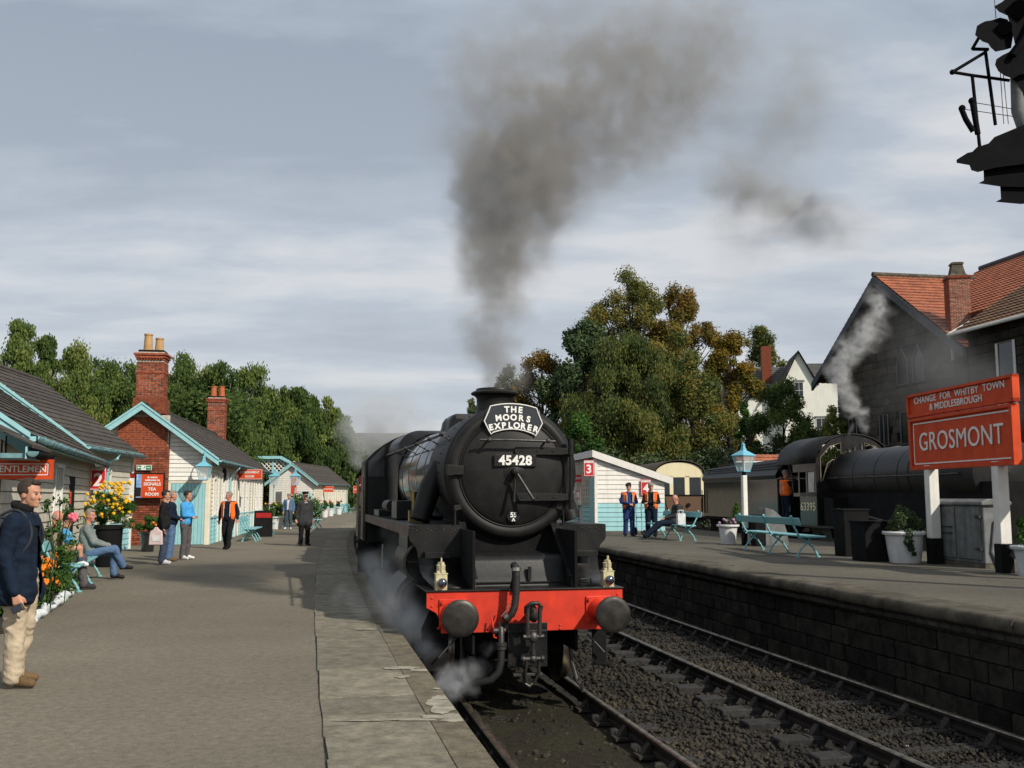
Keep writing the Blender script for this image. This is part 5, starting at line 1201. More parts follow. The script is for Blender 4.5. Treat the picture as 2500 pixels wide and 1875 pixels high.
def tub(label, loc, r=0.3, h=0.42, m='tub_white', plant='leaf_green', ph=0.45, fl=None, seed=1, spread=1.0, group='planted tubs on the platforms', n=900, cat='planter', lip=0.03, ls=0.05):
    t = tag(empty('flower_tub', loc), label, cat, group)
    B().lathe([(r * 0.74, 0), (r * 0.80, h * 0.4), (r * 0.93, h - 0.07), (r + lip, h - 0.06), (r + lip + .012, h - 0.02), (r + lip, h), (r * 0.9, h), (r * 0.86, h - 0.05), (0, h - 0.05)], (0, 0, 0), 28).out('tub', m, t, smooth=40)
    g_ = random.Random(seed); bl = []
    for k in range(9):
        a = g_.uniform(0, 2 * PI); q = g_.uniform(0, r * 0.8) * spread
        bl.append((q * math.cos(a), q * math.sin(a), h + ph * g_.uniform(0.15, 0.85), r * 0.38 * g_.uniform(.7, 1.2), g_.uniform(.3, .7)))
    leaves('foliage', plant, bl, n, ls, t, seed=seed, shell=0.1)
    if fl:
        for fm, k in fl:
            flowers('flower', fm, [(g_.uniform(-1, 1) * r * spread, g_.uniform(-1.1, .2) * r * spread, h + ph * g_.uniform(0.3, 1.05)) for _ in range(k)], 0.03 + r * 0.04, t)
    return t
# white tubs
t_ = tub('white tub of mauve flowers with a little conifer, left of the lamp post', (6.1, 28.4, PR), 0.28, 0.54, 'tub_white', 'leaf_dark', 0.15, [('petal_mauve', 14)], 3, 1.0, n=500)
leaves('conifer', 'leaf_green', [(0.24, 0, 0.72, 0.17, .5), (0.25, 0, 0.88, 0.14, .6), (0.25, 0, 1.02, 0.10, .7), (0.25, 0, 1.13, 0.05, .8)], 1500, 0.035, t_, seed=4, shell=0.2)
t_ = tag(empty('flower_tub', (7.95, 20.4, PR)), 'big white tub with dark trailing evergreen beside the left sign post', 'planter', 'planted tubs on the platforms')
B().lathe([(0.30, 0), (0.33, 0.2), (0.37, 0.55), (0.42, 0.56), (0.43, 0.60), (0.41, 0.63), (0.36, 0.62), (0.34, 0.57), (0, 0.57)], (0, 0, 0), 36).out('tub', 'tub_white', t_, smooth=40)
leaves('foliage', 'leaf_dark', [(-0.12, -0.1, 0.85, 0.16, .5), (0.10, 0, 0.9, 0.17, .55), (0, 0.1, 1.0, 0.15, .6), (-0.2, 0, 0.72, 0.14, .4), (0.25, -0.1, 0.76, 0.14, .5), (-0.05, -0.35, 0.58, 0.12, .3), (-0.08, -0.42, 0.42, 0.10, .3), (-0.04, -0.43, 0.30, 0.07, .3), (0.02, -0.42, 0.2, 0.05, .3)], 6500, 0.032, t_, seed=6, shell=0.35)
tub('tub of spiky grass at the right edge, beside the right sign post', (8.75, 17.0, PR), 0.28, 0.5, 'tub_shade', 'leaf_green', 0.5, None, 8, 1.1, n=700)
# left platform tubs
t_ = tag(empty('flower_barrel', (-9.45, 23.6, 0)), 'tall black barrel of bushy yellow daisies beside the grey jacket man', 'planter')
B().lathe([(0.27, 0), (0.29, 0.5), (0.30, 0.86), (0.335, 0.87), (0.335, 0.95), (0.31, 0.96), (0.28, 0.9), (0, 0.9)], (0, 0, 0), 32).out('tub', 'sooty_black', t_, smooth=40)
g_ = random.Random(2); bl = [(g_.uniform(-.42, .42), g_.uniform(-.35, .35), g_.uniform(1.0, 1.75), g_.uniform(.09, .17), g_.uniform(.2, .7)) for _ in range(30)]
leaves('foliage', 'leaf_green', bl, 7500, 0.035, t_, seed=12, shell=0.05)
flowers('flower', 'petal_yellow', [(g_.uniform(-.55, .5), g_.uniform(-.45, .1), g_.uniform(1.15, 1.98)) for _ in range(105)], 0.042, t_)
leaves('trailing_plant', 'leaf_dark', [(0.4, -0.1, 1.02, 0.14, .8), (0.52, -0.1, 0.95, 0.10, .9)], 500, 0.03, t_, seed=13, shell=0.1)
tub('black pot of large green leaves under the tea room poster', (-10.85, 30.0, 0), 0.24, 0.58, 'gloss_black', 'leaf_green', 0.55, [('petal_orange', 3)], 14, 2.1, n=1500, ls=0.09)
tub('white tub with purple flowers left of the man in denim', (-11.95, 50.8, 0), 0.42, 0.62, 'tub_white', 'leaf_green', 0.7, [('petal_mauve', 10), ('petal_yellow', 4)], 15, 1.1, n=1500, ls=0.07)
for i, (px, py, r) in enumerate(((-14.7, 75, .32), (-14.85, 79.5, .33), (-15.3, 84.5, .33), (-15.9, 92, .33))):
    tub(['white tub just right of the man in black uniform', 'low white tub of green leaves, second of the row', 'white tub with tall plants, third of the row', 'white tub nearest the far bench, last of the row'][i], (px, py, 0), r, 0.66, 'tub_white', 'leaf_green', 0.7, [('petal_pink', 4), ('petal_orange', 4)], 20 + i, 1.1, n=900, ls=0.08)
tub('small white tub beyond the benches beside the leaning head', (-17.8, 116, 0), 0.42, 0.75, 'tub_white', 'leaf_olive', 1.3, None, 30, 0.9, n=800, ls=0.09)
# shrubs behind the tubs
sb = tag(empty('shrub', (-12.2, 56, 0)), 'round dark green shrub behind the man in denim', 'shrub'); leaves('foliage', 'leaf_green', [(0.4, 0, .8, .8, .3), (-.4, 0, .7, .7, .4), (0.9, .3, .9, .8, .3), (0.2, 0, 1.3, .6, .45), (-1.3, 0, .6, .6, .6)], 6000, 0.08, sb, seed=31, shell=0.5)
fn = tag(empty('fence', (-20.2, 119, 0), 0), 'dark close boarded fence closing off the far end of the platform', 'fence')
for k in range(14): unit_box('fence_board', 'cabinet_grey', fn, (k * 0.2, 0, 0.75 + 0.02 * (k % 3)), (0.18, 0.03, 1.5))
# black sandwich board
bb_ = tag(empty('sandwich_board', (-10.2, 41.2, 0), R(20)), 'blackboard a-frame with red header standing by the bench', 'sandwich board')
for s in (-1, 1): B().box((0, s * 0.13, 0.52), (0.72, 0.03, 1.08), (s * 0.18, 0, 0)).out('board', 'sooty_black', bb_)
B().box((0, -0.10, 0.86), (0.62, 0.02, 0.20), (-0.18, 0, 0)).out('header', 'cloth_red', bb_)
# flower bed with whitewashed stones, marigolds and roses
fbd = tag(empty('flower_bed', (0, 0, 0)), 'flower bed of marigolds edged with whitewashed stones behind the foreground man', 'flower bed')
B().prism([(-5.95, 12.2), (-6.55, 14.2), (-7.25, 16.5), (-7.7, 16.9), (-8.2, 16.3), (-7.3, 13.2), (-6.7, 11.6)], (0, 0, 0.10), (0, 0, 0.0), ((1, 0, 0), (0, 1, 0))).out('soil', 'soil_dark', fbd)
g_ = random.Random(6)
for k in range(17):
    t = k / 16; x = lin(-5.93, -7.22, t); y = lin(12.3, 16.5, t)
    b = B().ball((0, 0, 0), 0.08, (1.1 + g_.uniform(-.2, .3), 0.7, 0.75 + g_.uniform(-.2, .35)), 9, 6, (g_.uniform(-.3, .3), g_.uniform(-.3, .3), g_.uniform(0, 3)))
    b.out('edging_stone', 'tub_shade', fbd, smooth=50, loc=(x + g_.uniform(-.03, .03), y, 0.07))
bl = [(lin(-6.05, -7.3, t) - g_.uniform(0, .7), lin(12.6, 16.6, t), g_.uniform(.12, .42), g_.uniform(.12, .22), g_.uniform(.2, .8)) for t in [g_.random() for _ in range(60)]]
leaves('foliage', 'leaf_green', bl, 9000, 0.055, fbd, seed=40, shell=0.15)
flowers('marigold', 'petal_orange', [(lin(-6.1, -7.25, t) - g_.uniform(0, .5), lin(13.3, 16.3, t), g_.uniform(.3, .72)) for t in [g_.random() ** 0.6 for _ in range(64)]], 0.05, fbd)
rs = tag(empty('rose_bush', (0, 0, 0)), 'tall leggy pink rose bush between the foreground man and the seated men', 'shrub')
b = B()
tips = []
for k in range(9):
    x0, y0 = -6.55 + g_.uniform(-.35, .25), 14.3 + g_.uniform(-.7, .7); zt = g_.uniform(1.0, 1.75); tips.append((x0 + g_.uniform(-.25, .25), y0, zt)); b.tube([(x0, y0, 0.05), (x0 + g_.uniform(-.1, .1), y0, zt * .5), tips[-1]], 0.008, 5)
b.out('stem', 'leaf_stem', rs)
leaves('foliage', 'leaf_green', [(p[0] + g_.uniform(-.15, .15), p[1], p[2] * q, .15, g_.uniform(.1, .6)) for p in tips for q in (.45, .7, .95)], 1000, 0.045, rs, seed=41, shell=0.1)
flowers('rose', 'petal_pink', [(-6.12, 14.0, 1.33), (-6.3, 13.2, 1.28), (-7.25, 13.0, 1.55)], 0.075, rs)

# ---------------------------------------------------------------- right platform things
def bin_(label, loc, rz, w_, d_, h):
    r = tag(empty('litter_bin', loc, rz), label, 'bin', 'black bins beside the bench')
    b = B(); b.prism([(-w_ * .46, 0), (w_ * .46, 0), (w_ / 2, h), (-w_ / 2, h)], (0, d_, 0), (0, -d_ / 2, 0)); b.out('bin_body', 'sooty_black', r, bevel=0.02)
    B().box((0, 0, h + 0.01), (w_ + 0.04, d_ + 0.04, 0.04)).out('lid', 'sooty_black', r, bevel=0.01); return r
bin_('large black square bin between the bench end and the white tub', (7.50, 20.9, PR), R(10), 0.72, 0.6, 0.80)
bin_('taller dark box standing behind the large black bin', (7.62, 22.6, PR), R(10), 0.62, 0.5, 1.02)
cb = tag(empty('equipment_cabinet', (8.75, 18.65, PR), R(8)), 'weathered grey metal cabinet with double doors between the sign posts', 'cabinet')
B().bb((0.0, 0, 0.08), (0.50, 1.75, 1.17)).out('cabinet_body', 'cabinet_grey', cb, bevel=0.02); b = B(); b.prism([(-0.06, 1.16), (0.55, 1.16), (0.56, 1.22), (0.48, 1.28), (0.06, 1.28), (-0.06, 1.22)], (0, 1.87, 0), (0, -0.06, 0)); b.out('lid', 'cabinet_grey', cb, bevel=0.02)
for a, e in ((0.08, 0.86), (0.90, 1.68)):
    d = B().bb((-0.025, a, 0.15), (0.0, e, 1.12)).out('door', 'cabinet_grey', cb, bevel=0.006)
b = B(); [b.box((-0.04, yy, zz), (0.04, 0.16, 0.05)) for yy in (0.12, 1.62) for zz in (0.35, 0.95)]; b.box((-0.035, 1.15, 0.62), (0.03, 0.34, 0.02)); b.box((-0.035, 1.15, 0.74), (0.03, 0.34, 0.02)); b.out('hinge', 'steel_worn', cb)
b = B(); b.tube([(0.25, -0.03, 0.0), (0.12, -0.03, 0.3), (0.2, -0.03, 0.85), (0.32, -0.03, 0.98), (0.45, -0.02, 0.95)], 0.02, 6); b.out('cable', 'cabinet_grey', cb); B().bb((0.0, 0.0, 0), (0.5, 1.75, 0.08)).out('plinth', 'edge_stone', cb)
gc = tag(empty('grit_chute', (6.95, 27.0, PR), R(6)), 'grey metal hopper with curved sloping top behind the bench', 'bin')
b = B(); b.prism([(-0.15, 0), (0.50, 0), (0.46, 0.35), (0.34, 0.75), (0.10, 0.96), (-0.15, 1.03)], (0, 0.55, 0)); b.out('hopper_body', 'cabinet_grey', gc, bevel=0.015)
b = B(); b.box((-0.30, 0.2, 0.42), (0.26, 0.4, 0.84)); b.out('bin_back', 'sooty_black', gc, bevel=0.02)
# name board
nbd = tag(empty('station_name_board', (8.27, 20.6, PR), R(-85.1)), 'large red running-in board naming the station on two white posts', 'sign')
Ls = 3.62
for x in (0.62, 3.02):
    b = B(); b.box((x, 0.06, 1.22), (0.20, 0.20, 1.44)); o = b.out('post', 'board_white', nbd, bevel=0.012); B().box((x, 0.06, 0.25), (0.225, 0.225, 0.50)).out('post_base', 'sooty_black', o)
B().bb((0, -0.0, 1.90), (Ls, 0.10, 2.88)).out('board', 'sign_red', nbd)
b = B(); b.bb((-0.03, -0.05, 1.86), (Ls + 0.03, 0.10, 1.93)); b.bb((-0.03, -0.05, 2.85), (Ls + 0.03, 0.10, 2.91)); b.bb((-0.03, -0.05, 1.93), (0.05, 0.10, 2.85)); b.bb((Ls - 0.05, -0.05, 1.93), (Ls + 0.03, 0.10, 2.85)); b.out('frame', 'sign_red', nbd, bevel=0.004)
b = B(); b.bb((0.10, -0.012, 1.97), (0.125, -0.002, 2.81)); b.bb((0.10, -0.012, 1.97), (Ls - 0.08, -0.002, 1.995)); b.bb((0.10, -0.012, 2.785), (Ls - 0.08, -0.002, 2.81)); b.bb((Ls - 0.105, -0.012, 1.97), (Ls - 0.08, -0.002, 2.81)); b.out('border', 'white_letter', nbd)
text('GROSMONT', 0.52, 'white_letter', nbd, (Ls / 2 + 0.02, -0.012, 2.40), FACE, off=0.0, sxs=1.0, spacing=1.05, ext=0.006)
tp = B().bb((-0.02, -0.0, 2.97), (Ls + 0.05, 0.06, 3.38)).out('upper_board', 'sign_red', nbd)
b = B(); b.bb((-0.06, -0.05, 2.94), (Ls + 0.10, 0.08, 3.0)); b.bb((-0.06, -0.05, 3.36), (Ls + 0.10, 0.08, 3.41)); b.bb((-0.06, -0.05, 2.94), (0.0, 0.08, 3.41)); b.bb((Ls + 0.05, -0.05, 2.94), (Ls + 0.10, 0.08, 3.41)); [b.bb((x, 0, 2.9), (x + 0.06, 0.05, 2.96)) for x in (0.05, 1.8, 3.5)]; b.out('upper_frame', 'sign_red', nbd)
text('CHANGE  FOR  WHITBY  TOWN', 0.185, 'white_letter', nbd, (Ls / 2, -0.008, 3.265), FACE, off=0.002, sxs=1.12, spacing=1.08)
text('& MIDDLESBROUGH', 0.185, 'white_letter', nbd, (Ls / 2 - 0.05, -0.008, 3.09), FACE, off=0.002, sxs=1.12, spacing=1.02)
ob = tag(empty('notice_board', (9.35, 17.2, PR), R(-83.5)), 'orange-red board edge at the right border of the view', 'sign'); B().bb((0, 0, 1.9), (2.4, 0.1, 2.75)).out('board', 'sign_red', ob); B().bb((-0.2, 0.02, 0), (0.0, 0.14, 2.95)).out('post', 'sooty_black', ob); B().bb((2.2, 0.02, 0), (2.4, 0.14, 1.9)).out('post', 'sooty_black', ob)

# ---------------------------------------------------------------- second locomotive, 63395
Z4 = -0.32
lo = tag(empty('steam_locomotive', (10.58, 31.0, Z4), R(180 + 9.3)), 'black steam locomotive numbered 63395 standing behind the name board', 'locomotive')
# local: +Y forward (towards the camera); +X is the far side, so the near side is local -X ... the root is turned 180
def L_(b, name, m, **k): return b.out(name, m, k.pop('parent', lo), **k)
def cabsec2(y, w_=1.24, zt=3.88, n=16):
    pts = []
    for i in range(n + 1):
        t = lin(-1, 1, i / n); pts.append((t * w_, y, 2.98 + (zt - 2.98) * math.sqrt(max(0, 1 - t * t))))
    return pts
b = B(); b.sheet([cabsec2(-2.75, 1.30), cabsec2(0.06, 1.30)]); L_(b, 'cab_roof', 'smokebox_black', solid=0.03, smooth=40)
for s in (-1, 1):   # side sheets with two arched windows cut out between panels
    X = s * 1.22
    b = B(); b.bb((X - .01, -1.15, 1.05), (X + .01, 0, 2.05)); b.bb((X - .01, -1.62, 1.95), (X + .01, 0, 2.06)); b.bb((X - .01, -1.62, 2.72), (X + .01, 0, 3.08)); b.bb((X - .01, -0.13, 2.05), (X + .01, 0, 2.75)); b.bb((X - .01, -0.70, 2.05), (X + .01, -0.60, 2.75)); b.bb((X - .01, -1.24, 2.05), (X + .01, -1.15, 2.75))
    L_(b, 'cab_side', 'loco_gloss')
    b = B(); b.tube([(X, -1.62, 2.0), (X, -1.68, 2.4), (X, -1.78, 2.75), (X, -1.95, 2.95)], 0.02, 6); L_(b, 'cab_edge', 'black_paint')
    b = B(); b.tube([(X - .03, -0.17, 2.08), (X - .03, -0.17, 2.6), (X - .03, -0.25, 2.72), (X - .03, -0.48, 2.72), (X - .03, -0.57, 2.6), (X - .03, -0.57, 2.08)], 0.014, 6, closed=True); L_(b, 'window_frame', 'valance_brown')
    B().bb((X - .005, -0.55, 2.08), (X + .005, -0.18, 2.7)).out('pane', 'glass_pale', lo)
sp = [(-1.22, 1.05), (-1.22, 3.08)] + [(p[0] * 0.985, p[2]) for p in cabsec2(0, 1.24)] + [(1.22, 3.08), (1.22, 1.05)]
def spec_ring(w0, w1, z0, z1): return None
# front plate as strips round the two spectacle windows
b = B()
b.prism([(-1.22, 1.05), (-1.22, 2.35), (1.22, 2.35), (1.22, 1.05)], (0, 0.02, 0)); 
b.prism([(-1.24, 2.35), (-1.24, 3.0), (-1.20, 3.18), (-1.10, 3.18), (-1.10, 2.35)], (0, 0.02, 0)); b.prism([(1.24, 2.35), (1.24, 3.0), (1.20, 3.18), (1.10, 3.18), (1.10, 2.35)], (0, 0.02, 0))
b.prism([(-0.38, 2.35), (-0.38, 3.84), (0, 3.88), (0.38, 3.84), (0.38, 2.35)], (0, 0.02, 0))
for s in (-1, 1):
    b.prism([(s * x, z) for x, z in ((0.38, 3.84), (0.70, 3.70), (0.95, 3.50), (1.10, 3.30), (1.20, 3.18), (1.10, 3.14), (0.75, 3.50), (0.38, 3.62))], (0, 0.02, 0))
    b.prism([(s * x, z) for x, z in ((0.38, 2.35), (1.10, 2.35), (1.02, 2.45), (0.85, 2.95), (0.70, 3.05), (0.38, 3.1))], (0, 0.02, 0))
L_(b, 'cab_front', 'black_paint')
for s in (-1, 1):
    b = B(); b.tube([(s * x, 0.035, z) for x, z in ((0.40, 3.60), (0.76, 3.49), (1.09, 3.14), (1.09, 2.42), (1.02, 2.45), (0.86, 2.96), (0.70, 3.07), (0.40, 3.12))], 0.016, 6, closed=True); L_(b, 'spectacle_frame', 'frame_dull')
b = B().lathe([(0.84, 0), (0.84, 4.4), (0.82, 4.42), (0.82, 6.0)], (0, 0.02, 2.52), 48, (0, 1, 0)); L_(b, 'boiler', 'black_paint', smooth=40)
for yy in (0.1, 1.5, 2.7, 3.9): b = B().lathe([(0.835, -.03), (0.850, -.025), (0.850, .025), (0.835, .03)], (0, yy, 2.52), 48, (0, 1, 0)); L_(b, 'boiler_band', 'black_paint', smooth=30)
b = B().lathe([(0.86, 0), (0.87, 1.3), (0.80, 1.32), (0, 1.4)], (0, 6.0, 2.52), 48, (0, 1, 0)); L_(b, 'smokebox', 'smokebox_black', smooth=40)
b = B().lathe([(0.32, 0), (0.24, 0.12), (0.22, 0.5), (0.29, 0.6), (0.22, 0.62)], (0, 6.7, 3.30), 32); L_(b, 'chimney', 'smokebox_black', smooth=40)
b = B(); b.bb((-1.25, -1.3, 1.00), (1.25, 7.8, 1.06)); L_(b, 'running_plate', 'black_paint'); b = B(); b.bb((-0.7, 0, 0.4), (0.7, 7.8, 2.3)); b.bb((-1.15, 0.3, 1.06), (1.15, 0.9, 1.9)); L_(b, 'frames', 'sooty_black')
for s in (-1, 1):
    b = B(); b.tube([(s * 0.90, 0.05, 2.50), (s * 0.90, 6.8, 2.50)], 0.018, 8); [b.ball((s * 0.90, yy, 2.50), 0.03) for yy in (0.6, 2.1, 3.6, 5.1, 6.6)]; L_(b, 'side_handrail', 'steel_worn')
    b = B(); b.tube([(s * 0.6, 0.05, 1.6), (s * 1.0, 0.5, 1.65), (s * 1.05, 1.6, 1.5), (s * 1.05, 3.5, 1.3)], 0.03, 6); L_(b, 'pipe', 'steel_worn')
    for k in range(4):
        yy = -0.6 + k * 2.05; wv = B().lathe([(0.66, -0.05), (0.66, 0.07), (0.58, 0.07)], (s * 0.73, yy, 0.66), 32, (s, 0, 0)); wo = wv.out('wheel', 'steel_worn', lo); h_ = B(); h_.cyl((s * 0.7, yy, 0.66), (s * 0.82, yy, 0.66), 0.14, n=12)
        for i in range(12): h_.cyl((s * 0.73, yy, 0.66), (s * 0.73, yy + 0.6 * math.cos(i * PI / 6), 0.66 + 0.6 * math.sin(i * PI / 6)), 0.03, n=5)
        h_.out('wheel_centre', 'sooty_black', wo)
    b = B(); b.box((s * 0.86, 2.5, 0.62), (0.05, 6.3, 0.11)); L_(b, 'coupling_rod', 'steel_worn'); b = B(); b.bb((s * 0.7, 5.9, 0.45), (s * 1.15, 7.3, 1.0)); L_(b, 'cylinder', 'black_paint', bevel=0.08)
b = B()
for x, zt in ((-0.12, 3.75), (0.12, 3.65), (0.30, 3.6)): b.cyl((x, 0.35, 3.3), (x, 0.35, zt - 0.25), 0.06, 0.045, n=12); b.cyl((x, 0.35, zt - 0.25), (x, 0.35, zt - 0.2), 0.06, n=12)
b.tube([(-0.55, 0.12, 3.3), (-0.5, 0.25, 3.52), (-0.3, 0.3, 3.5), (-0.25, 0.2, 3.36)], 0.025, 8); b.ball((-0.62, 0.12, 3.42), 0.1); L_(b, 'safety_valve', 'steel_worn', smooth=60)
nl = text('63395', 0.36, 'cream_letter', lo, (1.235, -0.60, 1.62), (R(90), 0, R(90)), off=0.004, sxs=1.12, spacing=1.05)
b = B(); b.bb((-1.2, -2.6, 1.0), (1.2, 0, 1.05)); b.bb((-0.8, -0.5, 1.05), (0.8, -0.1, 2.9)); L_(b, 'backhead', 'sooty_black')
b = B(); b.bb((1.0, -2.2, 0.35), (1.3, -1.9, 0.38)); b.bb((1.0, -2.2, 0.7), (1.3, -1.9, 0.73)); b.bb((1.0, -1.92, 0.3), (1.3, -1.9, 1.0)); L_(b, 'cab_step', 'black_paint')
# its tender
td = tag(empty('tender', (10.58 - 0.0 + 0.1616 * -2.7 * 1.0, 31.0 + 2.7 * 0.987, Z4), R(9.3)), 'dark coal tender with grab rails behind the cab numbered 63395', 'tender')
b = B(); b.bb((-1.24, 0.1, 1.15), (1.24, 7.2, 2.55)); b.out('tank', 'loco_gloss', td, bevel=0.03)
b = B(); b.sheet([[(-1.24, 0.1, 2.55), (-1.24, 7.2, 2.55)], [(-1.30, 0.1, 2.66), (-1.30, 7.2, 2.66)], [(-1.20, 0.1, 2.85), (-1.20, 7.2, 2.80)], [(-1.0, 0.15, 3.22), (-1.05, 7.1, 3.05)]]); b.out('flare', 'black_paint', td, solid=0.02)
for k in range(3): B().tube([(-1.22 + k * .05, 0.1, 2.9 + k * .1), (-1.22 + k * .05, 7.1, 2.88 + k * .06)], 0.018, 6).out('coal_rail', 'black_paint', td)
b = B(); b.bb((-1.28, 0, 1.08), (1.28, 7.3, 1.14)); b.bb((-1.0, 0.2, 0.45), (1.0, 7.1, 1.1)); b.out('tender_frame', 'sooty_black', td)
b = B(); b.tube([(-1.30, 7.2, 1.3), (-1.30, 7.2, 2.2)], 0.02, 6); b.tube([(-1.30, 6.95, 1.3), (-1.30, 6.95, 2.2)], 0.02, 6); b.out('tender_handrail', 'sooty_black', td)
for yy in (1.2, 3.5, 5.9): B().cyl((-0.8, yy, 0.55), (-0.7, yy, 0.55), 0.55, n=28).out('wheel', 'steel_worn', td)
b = B()
for k in range(160): b.ball((rr_.uniform(-.9, .9), rr_.uniform(.4, 6), 2.75 + rr_.uniform(0, .35)), rr_.uniform(.08, .2), (1, 1, .8), 6, 4)
tag(b.out('coal', 'sooty_black', td), kind='stuff')
# cream and brown carriage
cc = tag(empty('railway_carriage', (8.7, 52.0, -0.30), R(5)), 'cream and brown railway carriage with three end windows beside the shed', 'carriage')
n = 16; roofp = [(1.42 * t, 2.95 + 0.85 * math.sqrt(max(0, 1 - abs(t) ** 2.3))) for t in [lin(-1, 1, i / n) for i in range(n + 1)]]
b = B(); b.sheet([[(x, y, z) for x, z in roofp] for y in (-0.12, 18)]); b.out('roof', 'tile_brown', cc, solid=0.05, smooth=40)
B().bb((-1.35, 0.0, 0.9), (1.35, 18, 2.0)).out('lower_body', 'coach_brown', cc, bevel=0.02)
wz = [(-1.10, -0.52), (-0.33, 0.28), (0.52, 1.14)]
b = B(); xs = [-1.35] + [v for p in wz for v in p] + [1.35]
for i in range(0, len(xs), 2): b.prism([(xs[i], 2.0), (xs[i], 3.0), (xs[i + 1], 3.0), (xs[i + 1], 2.0)], (0, 0.06, 0), (0, -0.02, 0))
top = [(1.35 * t, 2.92 + 0.78 * math.sqrt(max(0, 1 - abs(t) ** 2.3))) for t in [lin(-1, 1, i / n) for i in range(n + 1)]]
b.prism([(-1.35, 2.93)] + top + [(1.35, 2.93)], (0, 0.06, 0), (0, -0.02, 0)); b.bb((-1.35, 0.05, 2.0), (-1.31, 18, 2.95)); b.bb((1.31, 0.05, 2.0), (1.35, 18, 2.95)); b.out('upper_body', 'coach_cream', cc)
for a, e in wz: B().bb((a, 0.02, 2.0), (e, 0.04, 2.95)).out('window', 'glass_dark', cc)
b = B(); b.bb((-1.3, 0.4, 2.0), (1.3, 0.42, 2.95)); b.out('interior', 'sooty_black', cc)
b = B(); b.bb((-1.38, -0.05, 1.98), (1.38, 0.0, 2.03)); b.tube([(-0.8, -0.08, 1.9), (-0.75, -0.1, 1.5), (-0.6, -0.1, 1.1)], 0.03, 6); b.cyl((0.45, -0.1, 1.5), (0.45, 0, 1.5), 0.1, n=12); b.tube([(1.2, -0.06, 1.2), (1.2, -0.06, 1.9)], 0.02, 6); b.bb((-1.2, 0.3, 0.3), (1.2, 17.5, 0.9)); b.out('end_fittings', 'sooty_black', cc)
# tiled shed roof glimpsed between the trees and the cab
rt = tag(empty('outbuilding', (13.2, 51.5, -0.25), R(5)), 'low outbuilding whose orange pantile roof shows beside the lantern', 'outbuilding')
def pantiles(name, root, m, w_, l, org, ux, uy, tile=0.26, row=0.33, amp=0.035):
    """wave-tiled slope: ux along the eave, uy up the slope"""
    ux, uy = Vector(ux).normalized(), Vector(uy).normalized(); nn = ux.cross(uy).normalized(); 
    if nn.z < 0: nn = -nn
    b = B(); nx = int(w_ / tile) * 4; nr = int(l / row); o = Vector(org)
    for r in range(nr):
        rows = []
        for e, lift in ((0.0, 0.05), (1.12, 0.0)):
            rows.append([o + ux * (i * tile / 4) + uy * ((r + e) * row) + nn * (lift + amp * (1 - abs(math.sin(PI * i / 4 + 0.4))) + 0.0) for i in range(nx + 1)])
        bot = [p - nn * 0.045 for p in rows[0]]; b.sheet([bot, rows[0], rows[1]])
    return tag(b.out(name, m, root), kind='stuff')
pantiles('roof_tiles', rt, 'pantile', 4.2, 0.9, (-1.6, 0, 3.7), (1, 0, 0), (0, 0.85, 0.5)); B().bb((-1.6, 0.1, 0), (2.6, 3.5, 3.65)).out('wall', 'dark_stone', rt); B().bb((-1.7, -0.1, 3.62), (2.7, 0.0, 3.70)).out('gutter', 'board_white', rt)

# ---------------------------------------------------------------- stone building with the gable to the railway
A1 = Vector((15.2, 50.5, 0)); dv = Vector((0.181, -0.983, 0)); nv = Vector((0.983, 0.181, 0))
gb = tag(empty('stone_building', (19.75, 63.1, -0.405), 0), 'dark stone building with steep gable, lancet windows and orange pantile roof', 'building')
def G(s, d, z): p = dv * s + nv * d; return Vector((p.x, p.y, z))    # along wall, away from railway, up (relative to root)
WG, EG, AG = 11.6, 7.6, 11.55
S0 = 1.5; B().add([G(S0, .15, -1), G(WG, .15, -1), G(WG, .15, EG), G(WG / 2, .15, AG), G(S0, .15, EG + 1.0), G(S0, 12, -1), G(WG, 12, -1), G(WG, 12, EG), G(WG / 2, 12, AG), G(S0, 12, EG + 1.0)], [(0, 1, 2, 3, 4), (5, 9, 8, 7, 6), (0, 4, 9, 5), (1, 6, 7, 2), (0, 5, 6, 1)]).out('wall', 'joint_dark', gb)
gb.scale = (1.25, 1.25, 1.25)
ops_g = [(6.9, 7.7, 6.5, 8.1), (8.1, 8.9, 6.5, 8.1), (5.3, 6.0, 3.9, 5.3), (7.0, 8.2, 3.9, 5.3), (2.6, 3.3, 3.9, 5.3)]
z = -0.5; row = 0; rr = random.Random(8); nst = 0; rest = B()
while z < AG - 0.3:
    h = rr.choice((0.30, 0.34, 0.38)); zm = z + h / 2; a0, a1 = (S0, WG) if zm < EG else (WG / 2 * (zm - EG) / (AG - EG), WG - WG / 2 * (zm - EG) / (AG - EG))
    a0 = max(a0, S0); s = a0
    while s < a1 - 0.1:
        e = min(s + rr.uniform(0.4, 0.95), a1)
        if not any(o[0] - 0.05 < (s + e) / 2 < o[1] + 0.05 and o[2] < zm < o[3] for o in ops_g):
            p = G((s + e) / 2, 0.10 + rr.uniform(-.015, .015), zm)
            if nst < 300 and z > 1.0: unit_box('stone', 'dark_stone', gb, p, (e - s - 0.02, 0.14, h - 0.02), (0, 0, math.atan2(dv.y, dv.x))); nst += 1
            else: rest.box(p, (e - s - 0.02, 0.14, h - 0.02), (0, 0, math.atan2(dv.y, dv.x)))
        s = e
    z += h; row += 1
tag(rest.out('stone_courses', 'dark_stone', gb), kind='stuff')
